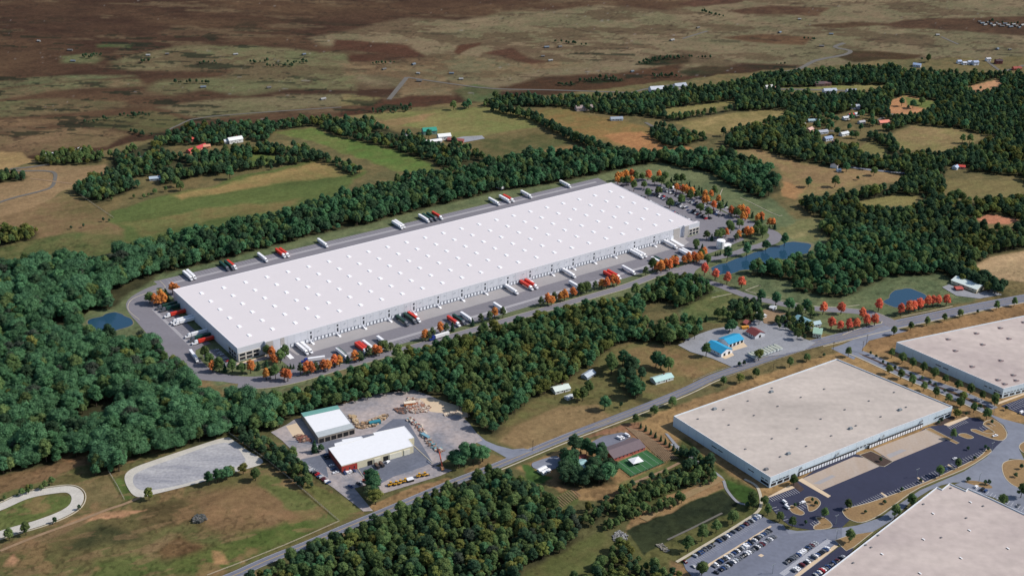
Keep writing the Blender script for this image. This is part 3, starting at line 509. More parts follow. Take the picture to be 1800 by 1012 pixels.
    for wd in WOODS:
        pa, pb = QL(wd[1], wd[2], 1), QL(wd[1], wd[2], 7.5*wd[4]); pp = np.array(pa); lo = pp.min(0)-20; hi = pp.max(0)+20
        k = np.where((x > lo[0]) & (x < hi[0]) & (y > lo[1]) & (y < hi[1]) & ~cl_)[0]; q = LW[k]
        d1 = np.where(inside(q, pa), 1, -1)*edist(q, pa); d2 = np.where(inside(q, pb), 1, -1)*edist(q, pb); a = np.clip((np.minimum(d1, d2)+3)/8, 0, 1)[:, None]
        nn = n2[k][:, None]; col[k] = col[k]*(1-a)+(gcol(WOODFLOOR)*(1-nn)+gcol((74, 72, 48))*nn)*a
    # mottling of the earth itself: bare patches, tufts, mowing and plough texture
    mot = .66+.40*n2+.30*n4
    tuft = np.clip((vnoise(x/2.6, y/3.4, 81)-.66)/.12, 0, 1)*(fbm(x, y, 45, 3, 82) > .5)*(y < 1500); mot = mot*(1-.30*tuft)
    wear = np.clip((fbm(x*.6+y*.5, (y-x*.5)*2.2, 22, 4, 83)-.62)/.05, 0, 1)*(y < 1200)*(x < -120)*.5; col = col*(1-wear[:, None])+gcol((128, 104, 76))*wear[:, None]
    bare = np.clip((fbm(x, y, 26, 5, 77)-.60)/.09, 0, 1)*(y < 1150)*(x < -150)*.55
    col = col*(1-bare[:, None])+gcol((138, 108, 78))*bare[:, None]
    cu, su = math.cos(U1), math.sin(U1); mow = fbm((x*cu+y*su)/9, (-x*su+y*cu), 5, 3, 91)-.5; mow2 = fbm((x*cu+y*su)/14, (-x*su+y*cu), 18, 3, 92)-.5
    mot = mot*(1+.30*mow+.26*mow2)
    mot = mot*(1+.10*(vnoise(x*.02+y*.012, y*.35-x*.12, 3)-.5)*(y > 1250))
    rowm = (np.abs(np.sin((x*.55+y*.83)*.55))-.5)*.10
    col = np.clip(col*mot[:, None], 0, 1)
    nr, nc = XX.shape; me = bpy.data.meshes.new('ground')
    idx = np.arange(nr*nc).reshape(nr, nc); fa = np.c_[idx[:-1, :-1].ravel(), idx[:-1, 1:].ravel(), idx[1:, 1:].ravel(), idx[1:, :-1].ravel()]
    me.vertices.add(nr*nc); me.vertices.foreach_set('co', np.c_[x, y, np.zeros(len(x))].astype(np.float32).ravel())
    me.loops.add(fa.size); me.loops.foreach_set('vertex_index', fa.astype(np.int32).ravel())
    me.polygons.add(len(fa)); me.polygons.foreach_set('loop_start', np.arange(0, fa.size, 4, dtype=np.int32)); me.update()
    at = me.color_attributes.new('earth', 'FLOAT_COLOR', 'POINT'); at.data.foreach_set('color', np.c_[col, np.ones(len(x))].astype(np.float32).ravel())
    o = bpy.data.objects.new('ground', me); C.objects.link(o); T(o, kind='structure')
    m = bpy.data.materials.new('earth'); m.use_nodes = True; n = m.node_tree.nodes; l = m.node_tree.links; p = n['Principled BSDF']
    p.inputs['Roughness'].default_value = 1; p.inputs['Specular IOR Level'].default_value = .1
    a = n.new('ShaderNodeAttribute'); a.attribute_name = 'earth'; g = n.new('ShaderNodeNewGeometry')
    ns = n.new('ShaderNodeTexNoise'); ns.inputs['Scale'].default_value = .20; ns.inputs['Detail'].default_value = 9; ns.inputs['Roughness'].default_value = .82
    l.new(g.outputs['Position'], ns.inputs['Vector']); mr = n.new('ShaderNodeMapRange'); l.new(ns.outputs[0], mr.inputs[0])
    mr.inputs[1].default_value = .3; mr.inputs[2].default_value = .7; mr.inputs[3].default_value = .64; mr.inputs[4].default_value = 1.34
    mx = n.new('ShaderNodeMix'); mx.data_type = 'RGBA'; mx.blend_type = 'MULTIPLY'; mx.inputs[0].default_value = 1
    l.new(a.outputs['Color'], mx.inputs[6]); l.new(mr.outputs[0], mx.inputs[7]); l.new(mx.outputs[2], p.inputs['Base Color'])
    bp = n.new('ShaderNodeBump'); bp.inputs['Strength'].default_value = .5; bp.inputs['Distance'].default_value = 1.2; l.new(ns.outputs[0], bp.inputs['Height']); l.new(bp.outputs[0], p.inputs['Normal'])
    me.materials.append(m)
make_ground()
M['lotasph'] = mat('car_park_asphalt', srgb(112, 116, 130), .95, .12, .03, streak=.08)
M['farlane'] = mat('dull_lane', srgb(104, 100, 94), .95, .1, .05)
# ================================================================ roads, lots, water
kerbl = lambda pts, w_=.7: ribbon('kerb', pts, w_, 'kerb', h=.14)
# public road
RD = smooth([G(380,1022), G(412,1010), G(470,984), G(540,956), G(600,930), G(660,905), G(724,878), G(800,846), G(860,823), G(890,811), G(994,768), G(1100,728), G(1200,688), G(1250,664), G(1300,646), G(1400,612), G(1470,594), G(1540,577), G(1610,562), G(1700,543), G(1800,524), G(1960,496)], False, 4)
RW = [9.5]*9+[10.5]*3+[13, 16, 17, 17, 17, 17]
ribbon('road', RD, RW, 'road')
nR = len(RD); k1 = int(nR*.50)
ribbon('road_marking', offset(RD[:k1+2], .2), .22, 'yellow'); ribbon('road_marking', offset(RD[:k1+2], -.2), .22, 'yellow')
ribbon('road_marking', offset(RD[k1:], 2.0), .25, 'yellow'); ribbon('road_marking', offset(RD[k1:], -2.2), .25, 'yellow')
for sgn in (1, -1):
    ribbon('road_marking', offset(RD[:k1], sgn*4.3), .2, 'line')
    ribbon('road_marking', offset(RD[k1+8:], sgn*7.4), .2, 'line')
# pavement strip along the south side of the road (pale kerb)
kerbl(offset(RD[int(nR*.40):int(nR*.64)], -7.6), 1.1); kerbl(offset(RD[int(nR*.74):], -9.6), 1.1)
kerbl(QL('f', [(840,750),(900,725),(980,700),(1045,690),(1050,678)]), .8); kerbl(QL('f', [(1150,655),(1300,625),(1420,598)]), .8)
sheet('side_road', QL('f', [(780,820),(840,800),(1060,700),(1180,730),(980,780),(940,830),(900,880)]), 'roadold')
# driveways on to the road
sheet('driveway', QL('h', [(880,395),(800,350),(690,300),(700,250),(760,300),(820,325),(900,345),(960,340),(1010,352)]), 'roadold')
sheet('driveway', QL('f', [(340,700),(420,640),(500,640),(560,720),(640,770),(700,790),(640,830),(520,850),(440,800)]), 'gravel')
# ---- long warehouse yards (local frame)
sheet('court_asphalt', [L1(*p) for p in [(36,-2),(606,-2),(608,-20),(648,-22),(664,-36),(660,-50),(600,-57),(300,-58),(64,-57),(46,-50),(38,-38)]], 'asph')
sheet('dock_apron', [L1(*p) for p in [(54,-.5),(604,-.5),(604,-22.6),(62,-22.6),(56,-20)]], 'apron')
sheet('trailer_strip', [L1(*p) for p in [(70,-43),(598,-43),(600,-47.6),(72,-47.6)]], 'strip')
lines('parking_lines', [(L1(74+3.9*i, -47.8), L1(74+3.9*i, -57)) for i in range(134)], .22, 'dimline')
sheet('grass_verge', [L1(*p) for p in [(64,-57.3),(600,-57.3),(640,-60),(640,-66),(480,-68.5),(300,-65),(64,-62)]], 'lawn')
sheet('rear_court', [L1(*p) for p in [(4,163),(640,163),(642,220),(500,221),(240,224),(2,228)]], 'asph')
sheet('rear_strip', [L1(*p) for p in [(14,210.5),(630,206.5),(630,211),(14,215)]], 'strip')
lines('parking_lines', [(L1(16+3.9*i, 215-.0065*3.9*i), L1(16+3.9*i, 226.5-.011*3.9*i)) for i in range(157)], .22, 'dimline')
sheet('side_yard', smooth([L1(*p) for p in [(-8,62),(-8,196),(4,208),(4,218),(-14,214),(-34,203),(-46,188),(-51,166),(-52,140),(-54,100),(-58,40),(-60,8),(-50,-12),(-30,-30),(-16,-46),(10,-58),(40,-60),(46,-50),(34,-40),(10,-42),(-10,-30),(-26,-12),(-30,6),(-30,30),(-26,46),(-8,52)]], True, 2), 'asph')
sheet('side_strip', [L1(*p) for p in [(-24,56),(-24,160),(-27.5,160),(-27.5,56)]], 'strip')
lines('parking_lines', [(L1(-9, 56+3.9*i), L1(-23.5, 56+3.9*i)) for i in range(27)], .22, 'dimline')
sheet('office_lot', [L1(*p) for p in [(-5,2),(-5,36),(-14,40),(-22,38),(-26,24),(-22,4),(-14,-6),(-4,-8),(30,-12),(36,-6),(36,-2),(2,-3)]], 'asph')
lines('parking_lines', [(L1(-6, 4+2.9*i), L1(-11, 4+2.9*i)) for i in range(11)]+[(L1(-17, 4+2.9*i), L1(-22, 4+2.9*i)) for i in range(11)], .2, 'line')
sheet('footpath', [L1(*p) for p in [(-4,-3),(30,-3),(30,-5.5),(-4,-6)]], 'tan')
# ring road
ring = smooth([L1(*p) for p in [(-22,-46),(2,-60),(30,-66),(60,-66.5),(80,-67),(200,-71),(300,-72.5),(400,-74.5),(450,-75)]]+QL('z6', [(40,905),(170,868),(300,850)]), False, 5)
ribbon('ring_road', ring, 10.5, 'asph'); kerbl(offset(ring, -5.5), .45); kerbl(offset(ring[12:-8], 5.5), .45)
r2 = smooth(QL('z6', [(300,850),(450,795),(600,745),(830,690),(1000,632),(1130,602),(1230,560),(1270,515),(1240,470),(1140,425),(1020,372),(940,330),(840,285),(730,225),(600,160),(480,110),(380,60)]), False, 5)
ribbon('ring_road', r2, [14, 12, 11, 11, 11, 13, 16, 16, 14, 11, 9, 8, 8, 8, 8, 8, 8], 'asph')
drive = smooth(QL('z6', [(180,870),(300,880),(380,960)])+QL('f', [(170,482),(250,512),(330,542),(410,563),(550,592),(700,612),(900,625),(1010,645),(1120,700)]), False, 5)
ribbon('entrance_drive', drive, [16, 20, 14, 11.5, 11.5, 11.5, 11.5, 11.5, 12, 13, 15, 18], 'asph')
kerbl(offset(drive[30:-3], 6.2), .5)
sheet('junction', QL('z6', [(200,850),(420,795),(560,745),(520,800),(430,870),(390,950),(260,900)]), 'asph')
kerbl(QL('f', [(330,515),(400,490),(410,495)]), .6)
kerbl(smooth(QL('d', [(840,465),(868,495),(860,508),(840,512),(760,535),(700,560),(675,590),(680,625),(735,672)]), False, 4), .6)
kerbl(QL('z6', [(900,105),(1000,150),(1100,200),(1220,260),(1310,297),(1340,290)]), .7); kerbl(QL('z6', [(715,15),(700,45),(690,80)]), .7)
kerbl(QL('f', [(330,515),(430,548),(560,575),(680,600),(840,605),(930,592)]), .7)
kerbl(QL('f', [(152,555),(258,533)]), .7)
# car park right of the warehouse
sheet('car_park', QL('o', [(1077,323),(1092,315),(1128,314),(1150,318),(1182,330),(1232,352),(1262,368),(1302,388),(1336,398),(1330,404),(1300,412),(1282,424),(1246,442),(1218,452),(1196,440),(1205,430),(1232,414),(1150,363),(1100,335)]), 'asph')
CPR = []   # stall rows of the campus car park, in the warehouse frame
for u0, n0, n1 in ((646, 28, 158), (668, 22, 150), (690, 22, 150), (712, 30, 140)):
    k = int((n1-n0)/2.8); lines('parking_lines', [(L1(u0-5, n0+2.8*i), L1(u0+5, n0+2.8*i)) for i in range(k)], .18, 'line'); CPR.append((u0, n0, n1))
sheet('service_drive', QL('z6', [(530,590),(600,560),(700,540),(820,500),(830,520),(760,545),(650,590),(560,620)]), 'asph')
sheet('side_apron', QL('z6', [(320,530),(470,480),(560,500),(520,540),(430,590),(350,560)]), 'asph')
# ponds
def pond(k, pts, label):
    b = smooth(QL(k, pts), True, 5); b = [(px+1.6*math.sin(py*.21+px*.1)+.9*math.sin(px*.55), py+1.4*math.sin(px*.26)) for px, py in b]; z = nz()
    rim = [((p[0]-cx_)*1.06+cx_, (p[1]-cy_)*1.06+cy_) for p in b for cx_, cy_ in [(sum(q[0] for q in b)/len(b), sum(q[1] for q in b)/len(b))]]
    mb = MB(); mb.poly([(x, y, z) for x, y in (rim if area(rim) > 0 else rim[::-1])]); T(mb.build('pond_bank', 'bank'), kind='structure')
    z = nz(); mb = MB(); mb.poly([(x, y, z) for x, y in (b if area(b) > 0 else b[::-1])]); T(mb.build('pond_water', 'water'), kind='structure')
M['bank'] = mat('pond_bank', srgb(112, 108, 84), .95, .12, .1)
pond('d', [(465,690),(490,665),(560,640),(620,634),(670,650),(695,680),(680,705),(600,728),(530,728),(480,710)], '')
pond('z6', [(590,860),(620,830),(700,800),(850,750),(1050,680),(1250,620),(1400,577),(1500,568),(1610,590),(1640,640),(1560,690),(1400,735),(1300,765),(1130,820),(1000,850),(850,885),(700,910),(640,905)], '')
pond('f', [(1065,575),(1085,545),(1130,515),(1180,504),(1240,525),(1280,555),(1250,580),(1150,602),(1090,597)], '')
# dark lots of the mid-right warehouse
sheet('car_park_asphalt', QL('z9', [(690,410),(740,400),(950,320),(960,270),(1000,268),(1309,60)])+QL('z15', [(300,600),(700,350),(760,330),(860,320),(1060,255),(1150,265),(1230,310),(1270,345),(1180,380),(1100,362),(1108,380),(1180,410),(1280,440),(1370,450),(1265,545),(1200,600),(1000,690),(800,770),(500,905),(300,1000),(110,1080)])+QL('z9', [(1309,640),(1200,640),(1080,660),(960,640),(900,620),(860,590),(800,530),(760,480)]), 'dark')
DK = QL('i', [(628,500),(900,385),(970,390),(1035,435),(735,560)]); sheet('dock_concrete', DK, 'docks', kerb=None)
sheet('dock_concrete', QL('i', [(1000,345),(1280,240),(1385,295),(1105,410)]), 'docks')
sheet('pale_slab', QL('i', [(685,525),(785,480),(805,488),(720,530)]), 'apron'); sheet('pale_slab', QL('i', [(1070,375),(1150,345),(1180,350),(1090,392)]), 'apron')
sheet('planting_island', QL('i', [(930,375),(990,355),(1105,410),(1060,437),(1030,432)]), 'mulch', kerb=.5)
sheet('planting_island', QL('i', [(605,508),(628,497),(780,590),(765,600)]), 'tan')
sheet('planting_island', QL('i', [(1275,240),(1300,232),(1455,312),(1440,318)]), 'drygrass', kerb=.5)
sheet('planting_island', smooth(QL('i', [(560,655),(575,640),(610,655),(640,680),(620,692),(580,680)]), True, 4), 'drygrass', kerb=.5)
sheet('planting_island', smooth(QL('i', [(640,610),(665,595),(705,602),(725,630),(700,662),(665,672),(655,640)]), True, 4), 'drygrass', kerb=.5)
sheet('planting_island', smooth(QL('i', [(700,705),(745,705),(785,740),(770,760),(700,768),(690,750),(720,730)]), True, 3), 'drygrass', kerb=.5)
sheet('planting_island', smooth(QL('i', [(1450,270),(1485,262),(1530,282),(1500,290)]), True, 4), 'drygrass', kerb=.5)
sheet('planting_island', smooth(QL('i', [(1520,250),(1540,240),(1600,262),(1640,255),(1580,215),(1620,190),(1670,210),(1705,260),(1690,295),(1640,295)]), True, 3), 'drygrass', kerb=.6)
sheet('walk', QL('i', [(440,600),(560,535),(600,545),(460,597)]), 'tan'); sheet('walk', QL('i', [(1370,215),(1495,172),(1505,180),(1400,225)]), 'tan')
sheet('mulch_bed', QL('i', [(565,530),(600,515),(640,555),(620,570)]), 'mulch'); sheet('mulch_bed', QL('i', [(1320,215),(1345,195),(1420,170),(1440,180),(1360,222)]), 'mulch')
def stalls(k, a, b, n, d, m='line', w_=.16):
    a = Vector(Q(k, *a)); b = Vector(Q(k, *b)); dd = Vector(Q(k, *d[1]))-Vector(Q(k, *d[0]))
    lines('parking_lines', [(a.lerp(b, i/n), a.lerp(b, i/n)+dd) for i in range(n+1)], w_, m)
stalls('i', (878,648), (1035,578), 13, ((878,648),(908,668)), w_=.3); stalls('i', (1062,580), (1235,510), 13, ((1062,580),(1085,598)), w_=.3)
stalls('i', (1255,488), (1335,455), 6, ((1255,488),(1278,505)), w_=.3); stalls('i', (1370,440), (1410,420), 4, ((1370,440),(1395,458)), w_=.3)
stalls('i', (1445,405), (1580,350), 10, ((1445,405),(1468,420)), w_=.3); stalls('i', (450,600), (590,555), 12, ((450,600),(475,620)), w_=.3)
stalls('i', (1390,225), (1480,192), 9, ((1390,225),(1412,240)), w_=.3); stalls('i', (1560,230), (1620,205), 4, ((1560,230),(1585,248)), w_=.3)
stalls('i', (600,650), (650,625), 4, ((600,650),(625,668)), w_=.3); stalls('i', (670,735), (700,715), 3, ((670,735),(695,755)), w_=.3); stalls('i', (470,655),(530,720), 5, ((470,655),(495,648)), w_=.3)
sheet('verge', smooth(QL('i', [(842,665),(870,655),(1000,620),(1250,530),(1430,450),(1560,385),(1600,345),(1622,350),(1610,370),(1480,450),(1250,545),(1130,625),(1020,700),(940,730),(880,715),(850,690)]), True, 3), 'drygrass', kerb=.6)
for px_, py_ in ((1048, 580), (1240, 500), (1400, 432)):
    sheet('planting_island', QL('i', [(px_-8,py_-5),(px_,py_-8),(px_+32,py_+14),(px_+24,py_+20)]), 'tan')
# parkway between the warehouses and the loop road
par = smooth(QL('z8', [(-330,370),(-160,430),(20,515),(200,595),(380,665),(560,735),(760,805),(1050,930),(1180,1000)]), False, 4)
par2 = smooth(QL('z8', [(-350,400),(-160,480),(0,555),(200,645),(380,722),(560,795),(760,880),(950,965),(1080,1030)]), False, 4)
ribbon('parkway', par, 7.5, 'roadold'); ribbon('parkway', par2, 7.5, 'roadold'); 
ribbon('median', smooth(QL('z8', [(-200,440),(20,535),(200,620),(380,694),(560,765),(760,845),(950,930)]), False, 4), 3.4, 'mulch')
kerbl(offset(par2, -4.6), 1.4); kerbl(offset(par[4:], 4.4), .7)
loop = QL('i', [(1590,150),(1680,185),(1796,215),(1900,240),(1900,330),(1796,320),(1770,345),(1796,400),(1720,395),(1690,430),(1690,480),(1730,525),(1796,560),(1796,690),(1640,600),(1500,520),(1420,520),(1360,535),(1300,560),(1200,620),(1100,720),(1000,780),(900,810),(800,820),(600,960),(520,1030),(180,1060),(90,1000),(130,950),(460,735),(520,760),(600,775),(800,765),(920,745),(1040,705),(1130,640),(1250,560),(1480,462),(1600,385),(1650,330),(1700,285),(1710,260),(1690,220),(1650,190)])
sheet('loop_road', loop, 'roadold')
sheet('loop_island', smooth(QL('i', [(1680,440),(1700,410),(1770,400),(1860,420),(1900,480),(1860,560),(1760,545),(1700,500)]), True, 4), 'drygrass', kerb=.6)
sheet('loop_island', smooth(QL('i', [(1770,335),(1790,310),(1850,290),(1860,350),(1800,365)]), True, 4), 'drygrass', kerb=.6)
sheet('north_car_park', QL('i', [(1675,118),(1900,35),(1950,110),(1950,230),(1796,170),(1740,145)]), 'dark')
stalls('i', (1700,112), (1800,74), 9, ((1700,112),(1725,125)), w_=.3); stalls('i', (1720,130), (1796,100), 6, ((1720,130),(1745,143)), w_=.3)
sheet('walk', QL('i', [(1660,110),(1796,60),(1850,40),(1850,32),(1796,50),(1650,102)]), 'tan')
sheet('east_car_park', QL('i', [(1430,530),(1480,515),(1560,520),(1640,545),(1720,575),(1796,620),(1850,700),(1796,660),(1640,600),(1500,560)]), 'roadold')
stalls('i', (1540,535), (1796,650), 14, ((1540,535),(1525,552)), w_=.3)
sheet('planting_island', smooth(QL('i', [(1480,515),(1530,510),(1600,525),(1630,548),(1590,550),(1520,530)]), True, 3), 'drygrass')
# big staff car park at the bottom
sheet('staff_car_park', QL('z9', [(90,905),(640,560),(690,550),(790,600),(860,620),(900,690),(1000,680),(1309,640),(1309,740),(1000,1060),(200,1060),(110,960)]), 'lotasph')
sheet('tan_median', QL('z9', [(250,940),(760,625),(770,635),(270,955)]), 'tan', kerb=None)
sheet('tan_median', QL('z9', [(940,1012),(1250,775),(1280,785),(975,1020)]), 'tan')
sheet('new_asphalt', QL('z9', [(985,1015),(1285,790),(1400,800),(1200,1080)]), 'dark')
stalls('z9', (150,900), (640,590), 34, ((150,900),(185,925)), w_=.22, m='dimline')
stalls('z9', (300,940), (740,660), 30, ((300,940),(375,995)), w_=.22, m='dimline')
stalls('z9', (860,925), (1100,755), 18, ((860,925),(895,945)), w_=.22, m='dimline'); stalls('z9', (915,985), (1180,795), 19, ((915,985),(950,1005)), w_=.22, m='dimline')
a0, a1 = Vector(Q('z9', 850, 1000)), Vector(Q('z9', 1218, 735)); nn_ = 62; dd_ = (a1-a0)/nn_; pe = Vector((-dd_.y, dd_.x)).normalized()*2.4
lines('crosswalk_stripes', [(a0+dd_*i-pe, a0+dd_*i+pe) for i in range(nn_)], dd_.length*.5, 'line')
sheet('lawn_strip', QL('i', [(800,825),(870,800),(1000,780),(900,860),(860,880)]), 'drygrass', kerb=.5)
sheet('manhole_slab', QL('z9', [(665,855),(688,842),(712,855),(690,868)]), 'tan')
ribbon('gravel_path', smooth(QL('z9', [(40,905),(150,840),(400,690),(560,590),(650,530),(685,480),(685,400),(650,320),(560,270)]), False, 5), 2.6, 'kerb')
ribbon('gravel_path', smooth(QL('z9', [(0,0),(100,70),(240,160),(350,230),(400,280),(425,350),(500,440),(570,465)]), False, 5), 2.6, 'gravel')
ribbon('gravel_path', QL('z9', [(-30,735),(150,650),(390,530)]), 2, 'farlane')
# stone yard
sheet('yard', QL('z11', [(90,560),(240,490),(330,430),(400,420),(560,655),(740,300),(1100,190),(1400,150),(1500,140),(1700,215),(1900,330),(2050,470),(2180,640),(2000,720),(1760,870),(1700,900)])+QL('z13', [(1090,590),(1290,640),(1180,690),(660,850),(640,790),(560,760),(420,800),(585,1000),(500,1005),(240,800),(0,640),(-90,560)])+QL('z11', [(350,830),(320,760),(200,640)]), 'dirtyard')
M['yardlane'] = mat('worn_asphalt', srgb(104, 108, 120), .95, .14, .04, streak=.1)
sheet('yard_lane', QL('z11', [(200,640),(560,660),(1100,575),(1300,430),(1430,430),(1690,860),(1600,900),(1300,1000),(1120,1100),(950,960),(800,960),(640,900),(660,1012),(480,900),(380,830),(560,790),(640,760),(600,700)]), 'yardlane')
sheet('storage_pad', QL('z11', [(240,500),(345,470),(430,590),(320,620)]), 'tan')
sheet('dirt_pad', QL('z13', [(1000,0),(1130,0),(1380,80),(1450,160),(1100,120),(1000,60)]), 'tan')
stalls('z13', (0,600), (240,790), 16, ((0,600),(35,585)), m='line'); stalls('z13', (290,690), (450,640), 8, ((290,690),(320,715)), m='line'); stalls('z13', (430,770), (560,715), 7, ((430,770),(450,790)), m='line')
ribbon('retaining_edge', QL('z11', [(1500,690),(1690,870)]), .6, 'kerb', h=.3); ribbon('retaining_edge', QL('z11', [(950,920),(1010,1010)]), .5, 'kerb', h=.3)
# gravel arena, race track
sheet('gravel_arena', smooth(QL('g', [(655,500),(690,450),(820,400),(1000,340),(1180,285),(1230,300),(1300,350),(1385,415),(1240,465),(1000,535),(820,580),(740,598),(690,575)]), True, 4), 'rim') if M.setdefault('rim', mat('pale_gravel_rim', srgb(188, 183, 174), .95, .1, .1, streak=.1)) else 0
sheet('arena_floor', smooth(QL('g', [(700,500),(740,460),(900,400),(1180,310),(1280,380),(1260,430),(1000,520),(800,560),(720,550)]), True, 4), 'arena') if M.setdefault('arena', mat('arena_floor', srgb(186, 184, 184), .95, .1, .045, detail=8, rgb2=srgb(112, 114, 126), stretch=(-.4, .25, 1.2), streak=.16)) else 0
tk = smooth(QL('g', [(-300,740),(-120,690),(0,650),(140,590),(280,562),(370,558),(408,590),(395,640),(330,685),(200,735),(60,775),(-100,830),(-300,900)]), False, 5)
ribbon('race_track', tk, [10]*9, 'rim'); kerbl(offset(tk, 6.5), .8); kerbl(offset(tk, 6.5), .5)
ribbon('dirt_track', smooth(QL('g', [(735,600),(650,635),(560,665),(420,720),(200,800),(0,880)]), False, 5), 3.2, 'tanpath') if M.setdefault('tanpath', mat('dirt_path', srgb(142, 118, 92), .95, .15, .1, streak=.1)) else 0
# far lanes
ribbon('lane', smooth(QL('a', [(-40,1080),(60,1045),(200,1010),(270,985),(290,940),(285,910),(230,900),(110,900),(60,890),(160,880),(260,865)]), False, 4), 5, 'farlane')
ribbon('lane', QL('a', [(160,940),(380,968)]), 3, 'tanpath')
for k_, pts, w_ in (('b', [(250,525),(345,408)], 8), ('b', [(345,408),(560,440),(800,468),(1100,475),(1500,488)], 5), ('c', [(490,385),(610,365),(700,320),(850,290),(880,268),(800,250),(850,228)], 9),
                    ('c', [(420,468),(700,474),(840,478),(920,490)], 9), ('c', [(1600,320),(1650,360),(1690,375),(1796,345)], 6), ('b', [(1480,505),(1600,470),(1796,440)], 5), ('a', [(880,690),(940,660),(1100,615),(1796,565)], 3.6), ('c', [(1360,195),(1450,235)], 5), ('c', [(0,205),(80,180),(130,165)], 5),
                    ('z12', [(1150,630),(1300,570),(1500,490),(1660,410)], 3), ('c', [(1500,545),(1560,490),(1600,480)], 5), ('c', [(1010,640),(1080,610),(1110,600)], 6), ('c', [(880,880),(990,895),(1200,915)], 6), ('c', [(705,710),(760,690),(830,695)], 9), ('b', [(1600,645),(1680,690)], 6)):
    ribbon('lane', smooth(QL(k_, pts), False, 3), w_, ('farlane' if k_ in 'abc' and G(CR[k_][0]+pts[0][0]/CR[k_][2], pts[0][1]/CR[k_][2])[1] > 1900 else 'roadold') if w_ > 3.5 else 'tanpath')
sheet('barn_yard', QL('b', [(570,735),(640,720),(740,715),(755,730),(640,752)]), 'gravel')
sheet('workshop_yard', QL('z10', [(70,520),(300,400),(450,350),(560,330),(680,310),(760,360),(900,330),(1000,300),(1100,370),(1190,440),(1270,530),(1200,620),(1000,640),(760,700),(640,750),(430,660),(200,590)]), 'gravel')
sheet('dirt_yard', QL('z10', [(960,150),(1080,140),(1280,210),(1180,230),(1060,300),(980,290),(940,220)]), 'tanpath')
sheet('concrete_pad', QL('z10', [(625,590),(640,545),(760,490),(805,535)]), 'tan'); sheet('concrete_pad', QL('z10', [(525,645),(640,600),(665,628),(570,668)]), 'tan')
sheet('shed_yard', QL('f', [(1365,500),(1400,485),(1540,535),(1620,510),(1680,540),(1560,560),(1440,545)]), 'gravel')
# turf playing court beside the brown-roofed building
TC = QL('z12', [(1010,420),(1330,285),(1510,412),(1175,550)]); sheet('sports_turf', TC, 'turf')
tc = [Vector(p) for p in TC]
lines('turf_lines', [(tc[0].lerp(tc[1], t), tc[3].lerp(tc[2], t)) for t in (.14, .32, .5, .68, .86)], .2, 'dimline')
sheet('building_lot', QL('z12', [(740,230),(900,150),(1080,112),(1140,120),(1180,160),(900,290)]), 'road')
sheet('house_lot', smooth(QL('z12', [(195,425),(250,395),(440,345),(480,420),(400,480),(230,470)]), True, 3), 'roadold')
sheet('drainage_ditch', QL('z12', [(1510,120),(1540,125),(1640,240),(1800,350),(1800,380),(1620,260)]), 'gravel')
lines('plough_rows', [(Vector(Q('z12', 1130+18*i, 60+5*i)), Vector(Q('z12', 1500+18*i, 395-3*i))) for i in range(9)], .9, 'tanpath')
lines('plough_rows', [(Vector(Q('z12', 405+22*i, 770-11*i)), Vector(Q('z12', 500+20*i, 850-12*i))) for i in range(10)], .7, 'tanpath')

ribbon('dirt_track', smooth(QL('z9', [(385,262),(200,355),(0,452),(-130,525),(-215,580)]), False, 4), 7.5, 'tantrack') if M.setdefault('tantrack', mat('tan_track', srgb(152, 124, 92), .95, .12, .15, rgb2=srgb(128, 112, 76), streak=.12)) else 0
# ================================================================ buildings
def rot_u(p, q): a = np.array(q)-np.array(p); return math.atan2(a[1], a[0])
def walled(name, label, cat, foot, h, wall, roof, para=1.0, coping='coping', joint=None, jstep=9.0, nolast=False):
    """flat-roofed hall on an arbitrary footprint (counter-clockwise): wall shell with parapet, recessed roof, coping"""
    if area(foot) < 0: foot = foot[::-1]
    root = empty(name, *foot[0]); T(root, label, cat); ox, oy = foot[0]
    f = [(x-ox, y-oy) for x, y in foot]; n = len(f); mb = MB(); t = .5
    inn = []
    for i in range(n):
        a, b, c = Vector(f[i-1]), Vector(f[i]), Vector(f[(i+1) % n]); d1 = (b-a).normalized(); d2 = (c-b).normalized()
        n1 = Vector((-d1.y, d1.x)); n2 = Vector((-d2.y, d2.x)); m = (n1+n2).normalized(); inn.append(tuple(b+m*(t/max(.3, m.dot(n1)))))
    for i in range(n):
        j = (i+1) % n
        mb.poly([(*f[i], 0), (*f[j], 0), (*f[j], h), (*f[i], h)])
        mb.poly([(*inn[j], h-para), (*inn[i], h-para), (*inn[i], h), (*inn[j], h)])
    wb = mb
    mb = MB(); mb.poly([(*p, h-para) for p in inn]); mb.build('roof', roof, root)
    mb = MB()
    for i in range(n):
        j = (i+1) % n; mb.poly([(*f[i], h+.02), (*f[j], h+.02), (*inn[j], h+.02), (*inn[i], h+.02)]); mb.poly([(*f[i], h-.25), (*f[j], h-.25), (*f[j], h+.02), (*f[i], h+.02)])
    for v in range(len(mb.v)):
        pass
    mb.build('coping', coping, root)
    if joint:
        mb = wb
        for i in range(n):
            a = Vector(f[i]); b = Vector(f[(i+1) % n]); L = (b-a).length; d = (b-a)/L; nn = Vector((d.y, -d.x))*.015
            k = int(L/jstep)
            for q in range(1, k+1):
                s = L*q/(k+1); p = a+d*s+nn; w_ = d*.09
                mb.poly([(*(p-w_), .1), (*(p+w_), .1), (*(p+w_), h-.4), (*(p-w_), h-.4)], 1)
    wb.build('wall', [wall, joint or wall], root)
    return root, [Vector(p) for p in f]
